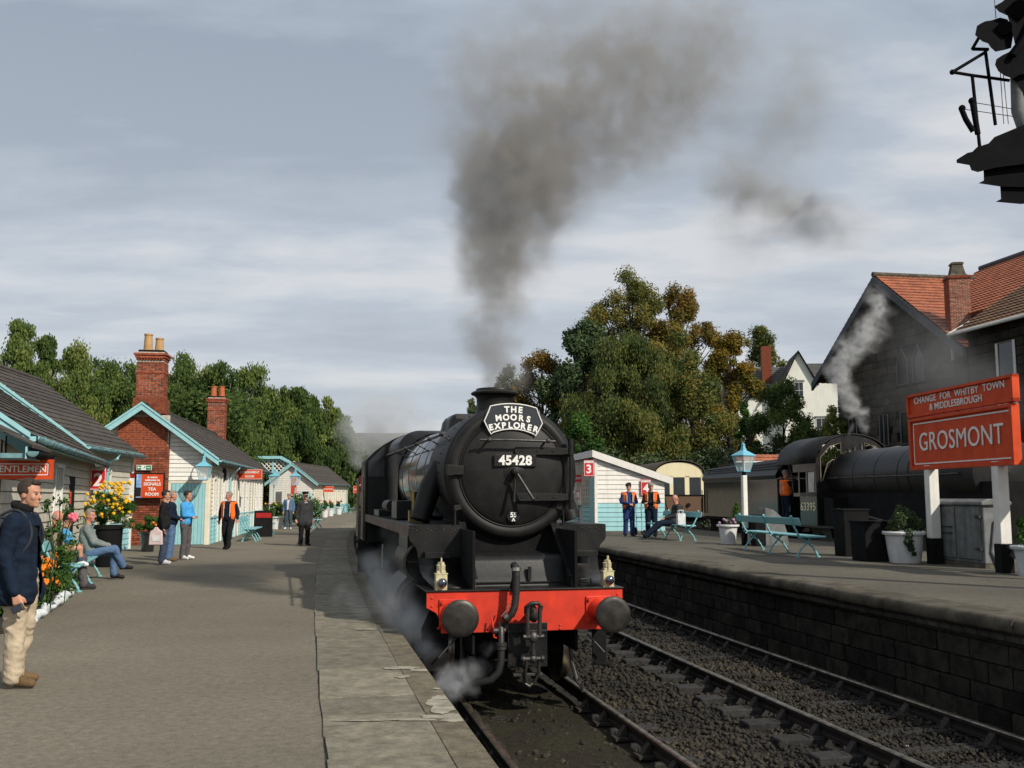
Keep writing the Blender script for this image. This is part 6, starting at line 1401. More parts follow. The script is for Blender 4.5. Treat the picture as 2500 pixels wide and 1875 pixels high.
for o in ops_g:
    tall = o[2] > 6; b = B(); pts = [(o[0], o[2]), (o[1], o[2]), (o[1], o[3] - 0.6 * tall)] + ([((o[0] + o[1]) / 2 + (0.3 if o[0] > 5.5 else -0.3) * -1 * 0.0, o[3])] if tall else []) + [(o[0], o[3] - 0.6 * tall)]
    b.tube([G(p[0], -0.02, p[1]) for p in pts], 0.035, 5, closed=True)
    if not tall: b.tube([G((o[0] + o[1]) / 2, -0.02, o[2]), G((o[0] + o[1]) / 2, -0.02, o[3])], 0.03, 5)
    fr = b.out('window', 'window_grey', gb); B().add([G(p[0], 0.02, p[1]) for p in pts], [tuple(range(len(pts)))]).out('pane', 'glass_dark', fr)
sl = (AG - EG) / (WG / 2); o_ = 0.45
for s in (0, 1):
    e0 = G(-o_ if s == 0 else WG + o_, -0.35, EG - o_ * sl + 0.1); ap = G(WG / 2, -0.35, AG + 0.1)
    b = B(); b.add([e0, ap, ap - Vector((0, 0, 0.42)), e0 - Vector((0, 0, 0.36)), e0 + nv * 0.12, ap + nv * 0.12, ap + nv * .12 - Vector((0, 0, .42)), e0 + nv * .12 - Vector((0, 0, .36))], [(0, 1, 2, 3), (4, 7, 6, 5), (0, 4, 5, 1), (3, 2, 6, 7), (0, 3, 7, 4)]); b.out('bargeboard', 'barge_grey', gb)
up1 = (G(WG / 2, 0, AG) - G(WG, 0, EG)).normalized()
pantiles('roof_tiles', gb, 'pantile', 12.5, math.hypot(WG / 2 + o_, (WG / 2 + o_) * sl) + 0.1, G(WG + o_, -0.30, EG - o_ * sl + 0.12), nv, up1)
up2 = (G(WG / 2, 0, AG) - G(0, 0, EG)).normalized()
pantiles('roof_tiles', gb, 'pantile_brown', 12.5, math.hypot(WG / 2 + o_, (WG / 2 + o_) * sl) + 0.1, G(-o_, -0.30, EG - o_ * sl + 0.12), nv, up2)
b = B(); b.tube([G(WG / 2, -0.36, AG + 0.18), G(WG / 2, 6.0, AG + 0.18), G(WG / 2, 12, AG + 0.18)], 0.12, 8); b.out('ridge', 'edge_stone', gb)
# main range of the same house, ridge along the railway
mr_ = tag(empty('stone_building', (19.75, 63.1, -0.405)), 'stone house with orange and brown pantile roof at the right edge', 'building')
mr_.scale = (1.25, 1.25, 1.25)
sl2 = 0.66; s1 = 22
pantiles('roof_tiles', mr_, 'pantile', s1 - 5, 6.4, G(WG / 2 - 1.0, 0.6, AG - 4.2 * sl2 + 0.15), dv, (nv + Vector((0, 0, sl2))).normalized())
pantiles('roof_tiles', mr_, 'pantile_brown', s1 - 10, 4.3, G(WG + 2.0, -1.9, EG + 0.05), dv, (nv + Vector((0, 0, 0.62))).normalized())
b = B(); b.tube([G(WG / 2 - 1, 5.9, AG + 0.95), G(s1 + 3, 5.9, AG + 0.95)], 0.13, 8); b.out('ridge', 'barge_grey', mr_)
B().add([G(WG + 2.4, -1.4, -1), G(s1 + 2, -1.4, -1), G(s1 + 2, -1.4, EG + 0.15), G(WG + 2.4, -1.4, EG + 0.15), G(WG + 2.4, 9, -1), G(WG + 2.4, 9, EG), G(WG + 2.4, 2.0, EG + 2.1)], [(0, 1, 2, 3), (0, 3, 6, 5, 4)]).out('wall', 'dark_stone', mr_)
b = B(); b.add([G(WG + 2.0, -2.0, EG + 0.1), G(WG + 2.0, -2.0, EG - 0.1), G(WG + 2.02, -0.2, EG - 0.15), G(WG + 2.02, 0.3, EG + 1.35)], [(0, 1, 2, 3)]); b.out('bargeboard', 'board_white', mr_, solid=0.05)
b = B(); b.tube([G(WG + 2.0, -2.0, EG + 0.02), G(s1 + 2, -2.0, EG + 0.02)], 0.07, 8); b.out('gutter', 'board_white', mr_)
rr = random.Random(11); b = B(); z = 1.5
while z < EG:
    s = WG + 2.4
    while s < s1 - 3: e = s + rr.uniform(.4, .9); b.box(G((s + e) / 2, -1.43, z + .16), (e - s - .02, .08, .30), (0, 0, math.atan2(dv.y, dv.x))); s = e
    z += .33
tag(b.out('stone_courses', 'dark_stone', mr_), kind='stuff')
fw = B(); fw.tube([G(15.6, -1.5, 4.3), G(15.6, -1.5, 7.0), G(16.5, -1.5, 7.0), G(16.5, -1.5, 4.3)], 0.06, 4, closed=True); fr = fw.out('window', 'board_white', mr_); B().add([G(15.6, -1.48, 4.3), G(16.5, -1.48, 4.3), G(16.5, -1.48, 7), G(15.6, -1.48, 7)], [(0, 1, 2, 3)]).out('pane', 'glass_dark', fr)
ck = tag(empty('chimney', (22.75, 50.0, 2.6), R(-10)), 'tall red brick chimney with tapered stone top on the orange roof', 'chimney')
ck.scale = (1.0, 0.95, 0.90)
B().bb((-0.50, -0.50, 6.5), (0.50, 0.50, 11.2)).out('stack', 'mortar', ck)
bricks(ck, -0.52, 0.52, 7.6, 11.15, -0.50, 'y', 220); bricks(ck, 0, 0.52, 7.6, 11.15, -0.5, 'x', 60, y2=0.5)
b = B(); b.bb((-0.52, -0.49, 7.6), (-0.5, 0.5, 11.15)); z = 7.6
while z < 11.1:
    for k in range(4): b.bb((-0.535, -0.49 + k * .25, z), (-0.5, -0.49 + k * .25 + .235, z + .068))
    z += 0.078
tag(b.out('brick_courses', 'brick', ck), kind='stuff')
b = B(); b.bb((-0.57, -0.57, 11.15), (0.57, 0.57, 11.3)); b.out('cap_courses', 'brick', ck)
b = B().lathe([(0.66, 11.3), (0.50, 11.42), (0.36, 11.98), (0.42, 12.0), (0.42, 12.1), (0.30, 12.15)], (0, 0, 0), 4); b.out('stone_top', 'edge_stone', ck)

# ---------------------------------------------------------------- white house on the hillside
wh = tag(empty('white_house', (33.0, 120, 4.8), R(-8)), 'white rendered house with steep gable and grey slate roofs on the hillside', 'house')
B().add([(0, 0, -3), (6.5, 0, -3), (6.5, 0, 10.3), (3.6, 0, 10.8), (1.75, 0, 14.3), (0, 0, 10.6), (0, 8, -3), (6.5, 8, -3), (6.5, 8, 10.3), (3.6, 8, 10.8), (1.75, 8, 14.3), (0, 8, 10.6)], [(0, 1, 2, 3, 4, 5), (0, 5, 11, 6), (1, 7, 8, 2)]).out('wall', 'render_white', wh)
def slope(a, b_, c, d, name='roof', m='slate_grey', nrow=16, parent=None):
    a, b_, c, d = map(Vector, (a, b_, c, d)); bb = B(); nn = (b_ - a).cross(d - a).normalized(); nn = nn if nn.z > 0 else -nn
    for i in range(nrow):
        t0, t1 = i / nrow, (i + 1.15) / nrow
        p = [a.lerp(d, t0) + nn * .09, b_.lerp(c, t0) + nn * .09, b_.lerp(c, t1) + nn * .02, a.lerp(d, t1) + nn * .02]; bb.add([p[0] - nn * .08, p[1] - nn * .08] + p, [(2, 3, 4, 5), (0, 1, 3, 2)])
    return bb.out(name, m, parent or wh)
slope((-0.35, -0.3, 10.1), (-0.35, 8, 10.1), (1.75, 8, 14.4), (1.75, -0.3, 14.4), parent=wh); slope((4.0, -0.3, 10.2), (4.0, 8, 10.2), (1.75, 8, 14.4), (1.75, -0.3, 14.4), parent=wh)
b = B(); b.tube([(-0.35, -0.35, 10.1), (1.75, -0.35, 14.4), (4.0, -0.35, 10.2)], 0.10, 5); b.out('bargeboard', 'sooty_black', wh)
slope((-7, 1.5, 9.0), (0.9, 1.5, 9.0), (0.9, 6, 13.2), (-5.2, 6, 13.2), parent=wh); B().bb((-6.5, 1.8, -3), (0, 7, 9.0)).out('wing_wall', 'render_white', wh)
slope((-10.5, 2.5, 8.0), (-6.6, 2.5, 8.0), (-6.2, 6, 12.0), (-9.5, 6, 12.0), parent=wh); B().bb((-10, 3, -3), (-6.5, 7, 8.0)).out('wing_wall', 'render_white', wh)
slope((3.2, 2.0, 10.5), (9.5, 2.0, 10.5), (9.0, 6, 13.6), (1.8, 6, 13.6), parent=wh)
for x, z, w_, h in ((1.25, 8.6, 1.0, 2.0), (3.6, 3.6, 1.3, 2.6)): window(wh, x, z, w_, h, (2, 2), 'board_white', 'glass_dark', axis='x'); B().box((x + w_ / 2, -0.05, z + h + 0.15), (w_ + .3, .12, .2)).out('lintel', 'cabinet_grey', wh)
B().bb((-2.2, 3.4, 11.0), (-1.0, 4.6, 15.6)).out('chimney', 'brick', wh)
# orange wall of an annexe below the trees
# ---------------------------------------------------------------- people
def cone_seg(b, p0, p1, r0, r1, n=12):
    b.ball(p0, r0, (1, 1, 1), n, 8); b.ball(p1, r1, (1, 1, 1), n, 8); b.cyl(p0, p1, r0, r1, n=n)
def remesh(b, name, m, parent, vox, fold=0.0, smooth_it=2, cut=None, solid=0, seed=0):
    me = bpy.data.meshes.new(name); me.from_pydata(b.v, [], b.f); me.update()
    o = bpy.data.objects.new(name, me); col.objects.link(o)
    md = o.modifiers.new('r', 'REMESH'); md.mode = 'VOXEL'; md.voxel_size = vox; md.use_smooth_shade = True
    if smooth_it: s = o.modifiers.new('s', 'SMOOTH'); s.iterations = smooth_it; s.factor = 0.5
    dg = bpy.context.evaluated_depsgraph_get(); m2 = bpy.data.meshes.new_from_object(o.evaluated_get(dg))
    bpy.data.objects.remove(o); bpy.data.meshes.remove(me)
    if fold:
        nn = [v.normal.copy() for v in m2.vertices]
        for v, n_ in zip(m2.vertices, nn):
            p = v.co
            w1 = noise.noise((p.x * 5 + seed, p.y * 5, p.z * 9 + p.x * 5)); w2 = 1 - 2 * abs(noise.noise((p.x * 7 + seed * 2 + p.z * 3, p.y * 7, p.z * 14 + p.y * 6)))
            v.co = p + n_ * fold * (0.7 * w1 + 0.55 * (w2 - .5))
    if cut:
        bm_ = bmesh.new(); bm_.from_mesh(m2); bmesh.ops.delete(bm_, geom=[f for f in bm_.faces if cut(f.calc_center_median())], context='FACES'); bm_.to_mesh(m2); bm_.free()
    m2.name = name; m2.materials.clear(); m2.materials.append(MATS[m])
    for p in m2.polygons: p.use_smooth = True
    o = bpy.data.objects.new(name, m2); col.objects.link(o); o.parent = parent
    if solid: md = o.modifiers.new('so', 'SOLIDIFY'); md.thickness = solid; md.offset = 1
    return o
def stand():
    return dict(pel=(0, 0, .95), chest=(0, 0, 1.30), neck=(0, .01, 1.49), head=(0, .03, 1.645), sR=(.185, 0, 1.42), sL=(-.185, 0, 1.42), eR=(.25, -.03, 1.14), eL=(-.25, -.03, 1.14),
                wR=(.25, .05, .90), wL=(-.25, .05, .90), hR=(.09, 0, .90), hL=(-.09, 0, .90), kR=(.11, .02, .50), kL=(-.11, .02, .50), aR=(.12, -.02, .09), aL=(-.12, -.02, .09), tR=(.15, .16, .04), tL=(-.15, .16, .04))
def sit(lean=0.0):
    d = dict(pel=(0, 0, .55), chest=(0, -.03 - lean, .90), neck=(0, .0 - lean, 1.09), head=(0, .04 - lean, 1.245), sR=(.185, -lean, 1.02), sL=(-.185, -lean, 1.02), eR=(.24, .05 - lean, .76), eL=(-.24, .05 - lean, .76),
             wR=(.10, .28, .70), wL=(-.10, .28, .70), hR=(.09, .02, .54), hL=(-.09, .02, .54), kR=(.12, .44, .53), kL=(-.12, .44, .53), aR=(.12, .47, .10), aL=(-.12, .47, .10), tR=(.13, .64, .04), tL=(-.13, .64, .04))
    return d
def person(label, loc, rz, J, top='cloth_black', trs='denim', shoe='shoe_black', hair='hair_dark', skin='skin', yaw=0.0, pitch=0.0, hat=None, vest=False, hem=None, bulk=1.0, vox=0.016, bald=False, fingers=False, group='people on the platforms', opened=None, tie=False, legr=1.0, fold=0.010, collar=True, curl=0.6, hm='shoe_black'):
    r = tag(empty('person', loc, rz), label, 'person', group)
    V = {k: Vector(v) for k, v in J.items()}
    hd = V['head']; MH = Matrix.Translation(hd) @ Matrix.Rotation(yaw, 4, 'Z') @ Matrix.Rotation(pitch, 4, 'X')
    def H(x, y, z): return MH @ Vector((x, y, z))
    def hball(b, c, rr, n=20, m=14): b.ball((0, 0, 0), 1, rr, n, m) if False else b.add(*_ell(c, rr, n, m), MH)
    b = B()
    # head
    for c, rr in (((0, -.012, .035), (.076, .096, .098)), ((0, .022, -.035), (.060, .068, .078)), ((0, .030, -.075), (.046, .056, .042)), ((0, .070, -.092), (.026, .022, .022)), ((.036, .058, -.022), (.026, .026, .030)), ((-.036, .058, -.022), (.026, .026, .030)),
                  ((.078, -.008, -.008), (.010, .022, .032)), ((-.078, -.008, -.008), (.010, .022, .032)), ((0, .082, -.060), (.026, .013, .008)), ((0, .081, -.073), (.022, .012, .009)), ((0, .074, .032), (.052, .016, .013)), ((0, .104, -.026), (.016, .014, .011))):
        hball(b, c, rr)
    b.add(*_cap((0, .082, .016), (0, .104, -.022), .009, .013), MH)
    cone_seg(b, H(0, -.02, -.05), V['neck'] - Vector((0, .0, .06)), .052, .060)
    # trunk and limbs under the clothes
    for s in ('R', 'L'):
        sg = 1 if s == 'R' else -1
        cone_seg(b, V['s' + s], V['e' + s], .045, .038); cone_seg(b, V['e' + s], V['w' + s], .038, .026)
        cone_seg(b, V['h' + s], V['k' + s], .07, .05); cone_seg(b, V['k' + s], V['a' + s], .045, .035); cone_seg(b, V['neck'] - Vector((0, 0, .07)), V['s' + s], .05, .05)
        cone_seg(b, V['chest'] + Vector((sg * .07, 0, 0)), V['pel'] + Vector((sg * .05, 0, 0)), .09, .09)
        # hand: palm, four unequal fingers, thumb
        d = (V['w' + s] - V['e' + s]).normalized(); d2 = (d * 0.75 + Vector((0, .15, -.35))).normalized(); side = d2.cross(Vector((0, 0, 1)) if abs(d2.z) < .9 else Vector((0, 1, 0))).normalized()
        if fingers and abs(d2.z) > .5: side = Vector((0, 1, 0)) * 1.0
        w0 = V['w' + s]; pal = w0 + d2 * .085; inn = (-side.cross(d2)).normalized()
        if inn.x * sg > 0: inn = -inn
        for q in (-1, -.33, .33, 1): cone_seg(b, w0 + side * .012 * q, pal + side * .030 * q, .020, .015, 8)
        for q, L in ((-1, .062), (-.33, .072), (.33, .078), (1, .068)):
            a0 = pal + side * .032 * q; f1 = (d2 + inn * curl * .6).normalized(); f2 = (d2 + inn * curl * 1.8).normalized(); a1 = a0 + f1 * L * .5; a2 = a1 + f2 * L * .5
            cone_seg(b, a0, a1, .0105, .0095, 8); cone_seg(b, a1, a2, .0095, .008, 8)
        t0 = w0 + side * .028 + d2 * .02; t1 = t0 + (d2 * .6 + side * .7 + inn * .3).normalized() * .045; t2 = t1 + (d2 + inn * .5).normalized() * .032
        cone_seg(b, t0, t1, .015, .012, 8); cone_seg(b, t1, t2, .012, .009, 8)
    remesh(b, 'body', skin, r, vox * (0.62 if fingers else 0.8), 0, 1)
    # eyes and brows
    b = B()
    for s in (-1, 1): b.add(*_ell((s * .030, .083, .010), (.011, .008, .007), 8, 6), MH)
    b.out('eye', 'lens_dark', r)
    # hair
    hb2 = B()
    if bald:
        for c, rr in (((0, -.05, .0), (.083, .062, .055)), ((.062, -.02, .012), (.022, .05, .035)), ((-.062, -.02, .012), (.022, .05, .035))): hb2.add(*_ell(c, rr, 18, 12), MH)
    else:
        for c, rr in (((0, -.026, .052), (.083, .092, .094)), ((.066, -.02, .03), (.022, .05, .045)), ((-.066, -.02, .03), (.022, .05, .045)), ((0, .05, .105), (.055, .035, .025))): hb2.add(*_ell(c, rr, 18, 12), MH)
    remesh(hb2, 'hair', hair, r, vox * .5, .006, 1)
    if hat:
        b = B()
        if hat == 'peaked':
            b.add(*_ell((0, -.01, .085), (.098, .11, .045), 20, 10), MH); b.add(*_ell((0, .01, .125), (.125, .135, .028), 22, 8), MH); o = remesh(b, 'cap', hm, r, vox * .6, 0, 1)
            b = B(); b.add(*_ell((0, .115, .055), (.07, .055, .010), 16, 6), MH @ Matrix.Rotation(-.25, 4, 'X')); b.out('cap_peak', 'gloss_black', r, smooth=60); b = B(); b.add(*_ell((0, .105, .095), (.018, .01, .018), 8, 6), MH); b.out('badge', 'brass', r)
        else:
            b.add(*_ell((0, -.012, .092), (.098, .115, .055), 20, 10), MH); b.add(*_ell((0, .085, .075), (.07, .06, .014), 16, 6), MH); remesh(b, 'cap', hm, r, vox * .6, .003, 1)
    # trousers
    b = B()
    for s in ('R', 'L'):
        k = legr
        cone_seg(b, V['pel'] + Vector((.04 if s == 'R' else -.04, 0, .02)), V['h' + s], .115 * bulk, .105 * k); cone_seg(b, V['h' + s], V['k' + s], .100 * k * (bulk * .5 + .5), .078 * k); cone_seg(b, V['k' + s], V['a' + s] + Vector((0, 0, .0)), .074 * k, .068 * k)
    remesh(b, 'trousers', trs, r, vox, fold * 1.3, 2, seed=3)
    # shoes
    for s in ('R', 'L'):
        b = B(); a = V['a' + s]; t = V['t' + s]; cone_seg(b, a + Vector((0, -.03, -.03)), t, .045, .036); cone_seg(b, a, a.lerp(t, .5), .048, .042); z0 = min(a.z - .09, t.z - .04)
        remesh(b, 'shoe', shoe, r, vox * .8, 0, 1)
    # upper garment
    b = B(); hz = hem if hem is not None else V['pel'].z - .04
    ax = (V['pel'] - V['chest']); hp = V['chest'] + ax * ((V['chest'].z - hz) / max(.05, (V['chest'].z - V['pel'].z)))
    if J['pel'][2] < .8: hp = V['pel'] + Vector((0, .02, -.02))
    for sg in (-1, 1):
        s = 'R' if sg > 0 else 'L'
        cone_seg(b, V['chest'] + Vector((sg * .085, 0, .06)), V['chest'] + Vector((sg * .075, .0, -.1)), .108 * bulk, .115 * bulk); cone_seg(b, V['chest'] + Vector((sg * .075, 0, -.1)), hp + Vector((sg * .065 * bulk, 0, .05)), .115 * bulk, .118 * bulk)
        cone_seg(b, V['neck'] + Vector((sg * .03, -.01, -.075)), V['s' + s] + Vector((0, 0, -.01)), .062, .072); cone_seg(b, V['s' + s] + Vector((0, 0, -.01)), V['e' + s], .074, .060); cone_seg(b, V['e' + s], V['w' + s] + (V['e' + s] - V['w' + s]) * .06, .058, .046)
    cone_seg(b, V['chest'] + Vector((0, .03, -.08)), hp + Vector((0, .035 * bulk, .08)), .11 * bulk, .125 * bulk)
    if hem is not None:
        for sg in (-1, 1): cone_seg(b, hp + Vector((sg * .08, 0, .22)), hp + Vector((sg * .095, .0, .06)), .125 * bulk, .138 * bulk * max(1, legr * .95))
    if collar:
        for i in range(12): a = 2 * PI * i / 12; b.ball(V['neck'] + Vector((.058 * math.cos(a), -.005 + .062 * math.sin(a), -.02 - .02 * math.sin(a))), .022, (1, 1, 1.3), 8, 6)
    remesh(b, 'jacket' if not vest else 'sweater', top, r, vox, fold, 2, seed=7, cut=(opened if opened else None), solid=(.006 if opened else 0))
    if opened:
        b = B(); cone_seg(b, V['chest'] + Vector((-.06, .01, .08)), hp + Vector((-.05, .02, .08)), .098, .108); cone_seg(b, V['chest'] + Vector((.06, .01, .08)), hp + Vector((.05, .02, .08)), .098, .108); cone_seg(b, V['neck'] - Vector((0, 0, .1)), V['neck'] - Vector((0, 0, .03)), .07, .06); remesh(b, 'shirt', r.get('inner', 'cloth_black') if False else (vest if isinstance(vest, str) and vest.startswith('cloth') else 'cloth_white'), r, vox, .004, 1)
    if vest is True:
        b = B()
        for sg in (-1, 1):
            s = 'R' if sg > 0 else 'L'
            cone_seg(b, V['chest'] + Vector((sg * .085, 0, .06)), hp + Vector((sg * .068 * bulk, 0, .10)), .122 * bulk, .132 * bulk); cone_seg(b, V['neck'] + Vector((sg * .05, -.01, -.07)), V['s' + s] + Vector((-sg * .01, 0, 0)), .070, .083)
        cone_seg(b, V['chest'] + Vector((0, .03, -.08)), hp + Vector((0, .035 * bulk, .13)), .122 * bulk, .138 * bulk)
        c0 = V['chest']
        remesh(b, 'hi_vis_vest', 'hivis', r, vox, .006, 2, seed=5, solid=.006, cut=lambda p: (p.y > c0.y + .03 and abs(p.x) < .085 + max(0, (c0.z - p.z)) * .12) or p.z > V['neck'].z - .035)
        b = B()
        for sg in (-1, 1): b.tube([V['chest'] + Vector((sg * .10, .135 * bulk + .005, .10)), V['chest'] + Vector((sg * .10, .145 * bulk + .01, -.05)), hp + Vector((sg * .10, .15 * bulk + .01, .1))], .014, 6); b.tube([V['chest'] + Vector((sg * .09, -.135 * bulk, .10)), hp + Vector((sg * .09, -.14 * bulk, .1))], .014, 6)
        b.out('reflective_strip', 'reflective', r)
    if tie:
        b = B(); n_ = V['neck']; b.prism([(-.045, 0), (.045, 0), (.012, -.26), (-.012, -.26)], (0, .02, 0), n_ + Vector((0, .085, -.04))); b.out('shirt_front', 'cloth_white', r); b = B(); b.prism([(-.012, 0), (.012, 0), (.018, -.22), (0, -.25), (-.018, -.22)], (0, .012, 0), n_ + Vector((0, .105, -.05))); b.out('tie', 'cloth_black', r)
    return r
def _ell(c, rr, n=18, m=12):
    b = B(); b.ball((0, 0, 0), 1.0, rr, n, m); return [(v[0] + c[0], v[1] + c[1], v[2] + c[2]) for v in b.v], b.f
def _cap(p0, p1, r0, r1):
    b = B(); cone_seg(b, Vector(p0), Vector(p1), r0, r1, 10); return b.v, b.f
def J_(base, **k): d = dict(base); d.update(k); return d

# foreground man with rucksack and camera, looking to the right
P = J_(stand(), eL=(-.24, -.06, 1.13), wL=(-.27, .0, .87), eR=(.26, -.04, 1.12), wR=(.30, .08, .80), tR=(.15, .20, .04), aR=(.13, .04, .09), tL=(-.15, .12, .04), aL=(-.12, -.06, .09), head=(.0, .05, 1.64))
p = person('man in navy jacket and beige trousers in the foreground, holding a small camera', (-4.31, 8.85, 0), R(-84), P, 'cloth_navy', 'cloth_beige', 'shoe_brown', 'hair_brown', yaw=R(-14), pitch=R(-4), vox=.0115, fingers=True, bulk=1.16, hem=.74, legr=1.18, fold=.016, curl=.9,
       opened=lambda q: (q.y > .04 and abs(q.x + .0) < .06 and q.z < 1.36) or q.z < .70, vest='cloth_black')
b = B(); b.box((0.325, .115, .685), (.030, .095, .062), (0.5, 0, 0)); o = b.out('camera_body', 'steel_worn', None, bevel=.005); cm_ = tag(empty('camera', (0, 0, 0)), 'small silver camera held low in the foreground man\'s hand', 'camera'); cm_.location = p.location; cm_.rotation_euler = p.rotation_euler; o.parent = cm_
B().box((0.342, .115, .685), (.004, .07, .045), (0.5, 0, 0)).out('screen', 'lens_dark', cm_)
bp = B(); cone_seg(bp, Vector((0, -.21, 1.36)), Vector((0, -.22, 1.08)), .11, .13); cone_seg(bp, Vector((.06, -.2, 1.36)), Vector((.07, -.2, 1.05)), .09, .11); cone_seg(bp, Vector((-.06, -.2, 1.36)), Vector((-.07, -.2, 1.05)), .09, .11)
rk = tag(empty('rucksack', p.location, p.rotation_euler[2]), 'grey and black rucksack on the foreground man\'s back', 'rucksack'); remesh(bp, 'bag', 'backpack_grey', rk, .014, .008, 2)
b = B()
for s in (-1, 1):
    kp = [Vector((s * x, y, z)) for x, y, z in ((.10, -.15, 1.46), (.12, -.03, 1.505), (.13, .065, 1.455), (.138, .128, 1.32), (.165, .105, 1.19), (.185, .0, 1.10), (.15, -.14, 1.05))]; sm_ = []
    for i in range(len(kp) - 1):
        p0, p1, p2, p3 = kp[max(i - 1, 0)], kp[i], kp[i + 1], kp[min(i + 2, len(kp) - 1)]
        for k in range(5):
            t = k / 5; sm_.append(0.5 * ((2 * p1) + (p2 - p0) * t + (2 * p0 - 5 * p1 + 4 * p2 - p3) * t * t + (3 * p1 - p0 - 3 * p2 + p3) * t ** 3))
    b.tube(sm_, .0125, 8)
b.out('strap', 'backpack_grey', rk, smooth=60)
b = B(); [b.ball(Vector((.072 * math.cos(a), -.01 + .07 * math.sin(a), 1.535 - .02 * math.sin(a))), .028, (1, 1, 1.5), 8, 6) for a in [2 * PI * i / 14 for i in range(14)]]; remesh(b, 'collar', 'cloth_black', p, .012, .004, 1)
# seated man with child in blue
P = J_(sit(.02), wR=(-.02, .24, .74), eR=(.24, .08, .76), wL=(.02, .26, .86), eL=(-.24, .10, .80), aR=(.10, .52, .10), tR=(.10, .70, .04), kR=(.12, .46, .56))
person('bald man in tan jacket seated at the near end of the bench, hugging a child', (-8.05, 17.75, 0), R(-78), P, 'cloth_tan', 'cloth_grey', 'charcoal', 'hair_grey', 'skin_red', yaw=R(10), pitch=R(-20), bald=True, bulk=1.1, legr=1.1)
P = J_(sit(.0)); P = {k: tuple(x * .58 for x in v) for k, v in P.items()}; P['head'] = (0, .05, .80); P['neck'] = (0, .0, .66)
k_ = person('small child in a blue top sitting on the bald man\'s lap', (-7.80, 17.55, .42), R(-60), P, 'hoodie_blue', 'denim_dark', 'shoe_white', 'hair_brown', yaw=R(60), bulk=.62, vox=.014, legr=.6, fold=.005, collar=False)
# seated man in grey jacket, legs crossed
P = J_(sit(.05), wR=(.04, .34, .66), wL=(-.02, .36, .67), eR=(.22, .08, .74), eL=(-.22, .08, .74), kR=(.02, .46, .60), aR=(-.10, .62, .26), tR=(-.12, .78, .22), aL=(-.10, .46, .10), tL=(-.10, .63, .04))
person('grey haired man in grey jacket and jeans seated cross-legged on the bench', (-8.28, 19.75, 0), R(-72), P, 'cloth_greyblue', 'denim', 'shoe_black', 'hair_grey', 'skin_red', yaw=R(-32), pitch=R(-5), bulk=1.02, legr=1.05)
# the three standing
P = J_(stand(), wR=(.26, .02, .86), eR=(.25, -.04, 1.14))
p = person('man in black jacket and jeans holding a white carrier bag, first of the three', (-8.42, 24.3, 0), R(-75), P, 'cloth_black', 'denim_dark', 'shoe_white', 'hair_dark', yaw=R(-10), bulk=1.05, hem=.88, legr=1.12)
cbag = tag(empty('carrier_bag', (-8.48, 23.98, .48), R(10)), 'white and pink plastic carrier bag hanging from the hand of the man in black jacket', 'bag')
b = B(); b.prism([(-.16, 0), (.16, 0), (.15, .22), (.14, .32), (.07, .36), (.03, .42), (-.03, .42), (-.07, .36), (-.14, .32), (-.15, .22)], (0, .09, 0), (0, -.045, 0)); b.out('bag_body', 'bag_plastic', cbag, bevel=.02); B().box((0, -.05, .16), (.16, .006, .14)).out('print', 'cloth_white', cbag)
P = J_(stand(), wR=(.1, .22, 1.06), eR=(.24, .02, 1.14), wL=(-.1, .22, 1.06), eL=(-.24, .02, 1.14))
person('grey haired man in dark blue top between the black jacket and the blue hoodie', (-8.66, 25.5, 0), R(-80), P, 'cloth_navy', 'denim', 'shoe_brown', 'hair_grey', 'skin_red', yaw=R(0), bulk=1.12, legr=1.08)
P = J_(stand(), wR=(-.02, .20, 1.12), eR=(.24, .06, 1.14), wL=(.02, .23, 1.10), eL=(-.24, .06, 1.14))
person('man in bright blue hoodie with folded arms, third of the group', (-8.50, 26.2, 0), R(-100), P, 'hoodie_blue', 'cloth_grey', 'shoe_white', 'hair_dark', yaw=R(15), bulk=1.05, legr=1.05)
# walking station man
P = J_(stand(), wR=(.33, -.10, .90), eR=(.30, -.06, 1.16), wL=(-.33, .12, .92), eL=(-.30, .02, 1.16), aR=(.08, -.10, .11), kR=(.10, .06, .50), tR=(.10, .07, .04), aL=(-.10, .22, .09), kL=(-.11, .18, .52), tL=(-.10, .40, .05))
person('grey haired station man walking in dark sweater and open orange vest', (-8.86, 31.4, 0), R(175), P, 'cloth_navy', 'cloth_black', 'shoe_black', 'hair_grey', 'skin_red', yaw=R(-50), vest=True, bulk=1.18, tie=False, legr=1.1)
# guard in uniform
P = J_(stand(), wR=(.27, .02, .88), wL=(-.26, .0, .88))
person('stout guard in black uniform and peaked cap standing near the platform edge', (-6.92, 33.5, 0), R(-150), P, 'charcoal', 'cloth_black', 'shoe_black', 'hair_grey', 'skin_red', yaw=R(0), hat='peaked', hem=.72, bulk=1.32, tie=True, legr=1.1)
# man in denim
person('man in grey cap, blue denim jacket and jeans further down the platform', (-11.17, 50.2, 0), R(178), stand(), 'denim', 'denim_dark', 'shoe_white', 'hair_dark', 'skin', hat='flat', hm='hair_grey', bulk=1.05, vox=.02, legr=1.1, opened=lambda q: q.y > .04 and abs(q.x) < .05 and q.z < 1.45)
# head leaning out of the carriage
P = J_(stand(), wL=(-.35, .25, 1.05), eL=(-.32, .1, 1.10), head=(0, .08, 1.66))
person('red-faced man leaning out beside the tender and looking back', (-4.52, 30.3, 0.25), R(110), P, 'cloth_tan', 'cloth_grey', 'shoe_black', 'hair_dark', 'skin_red', yaw=R(60), bulk=.95)
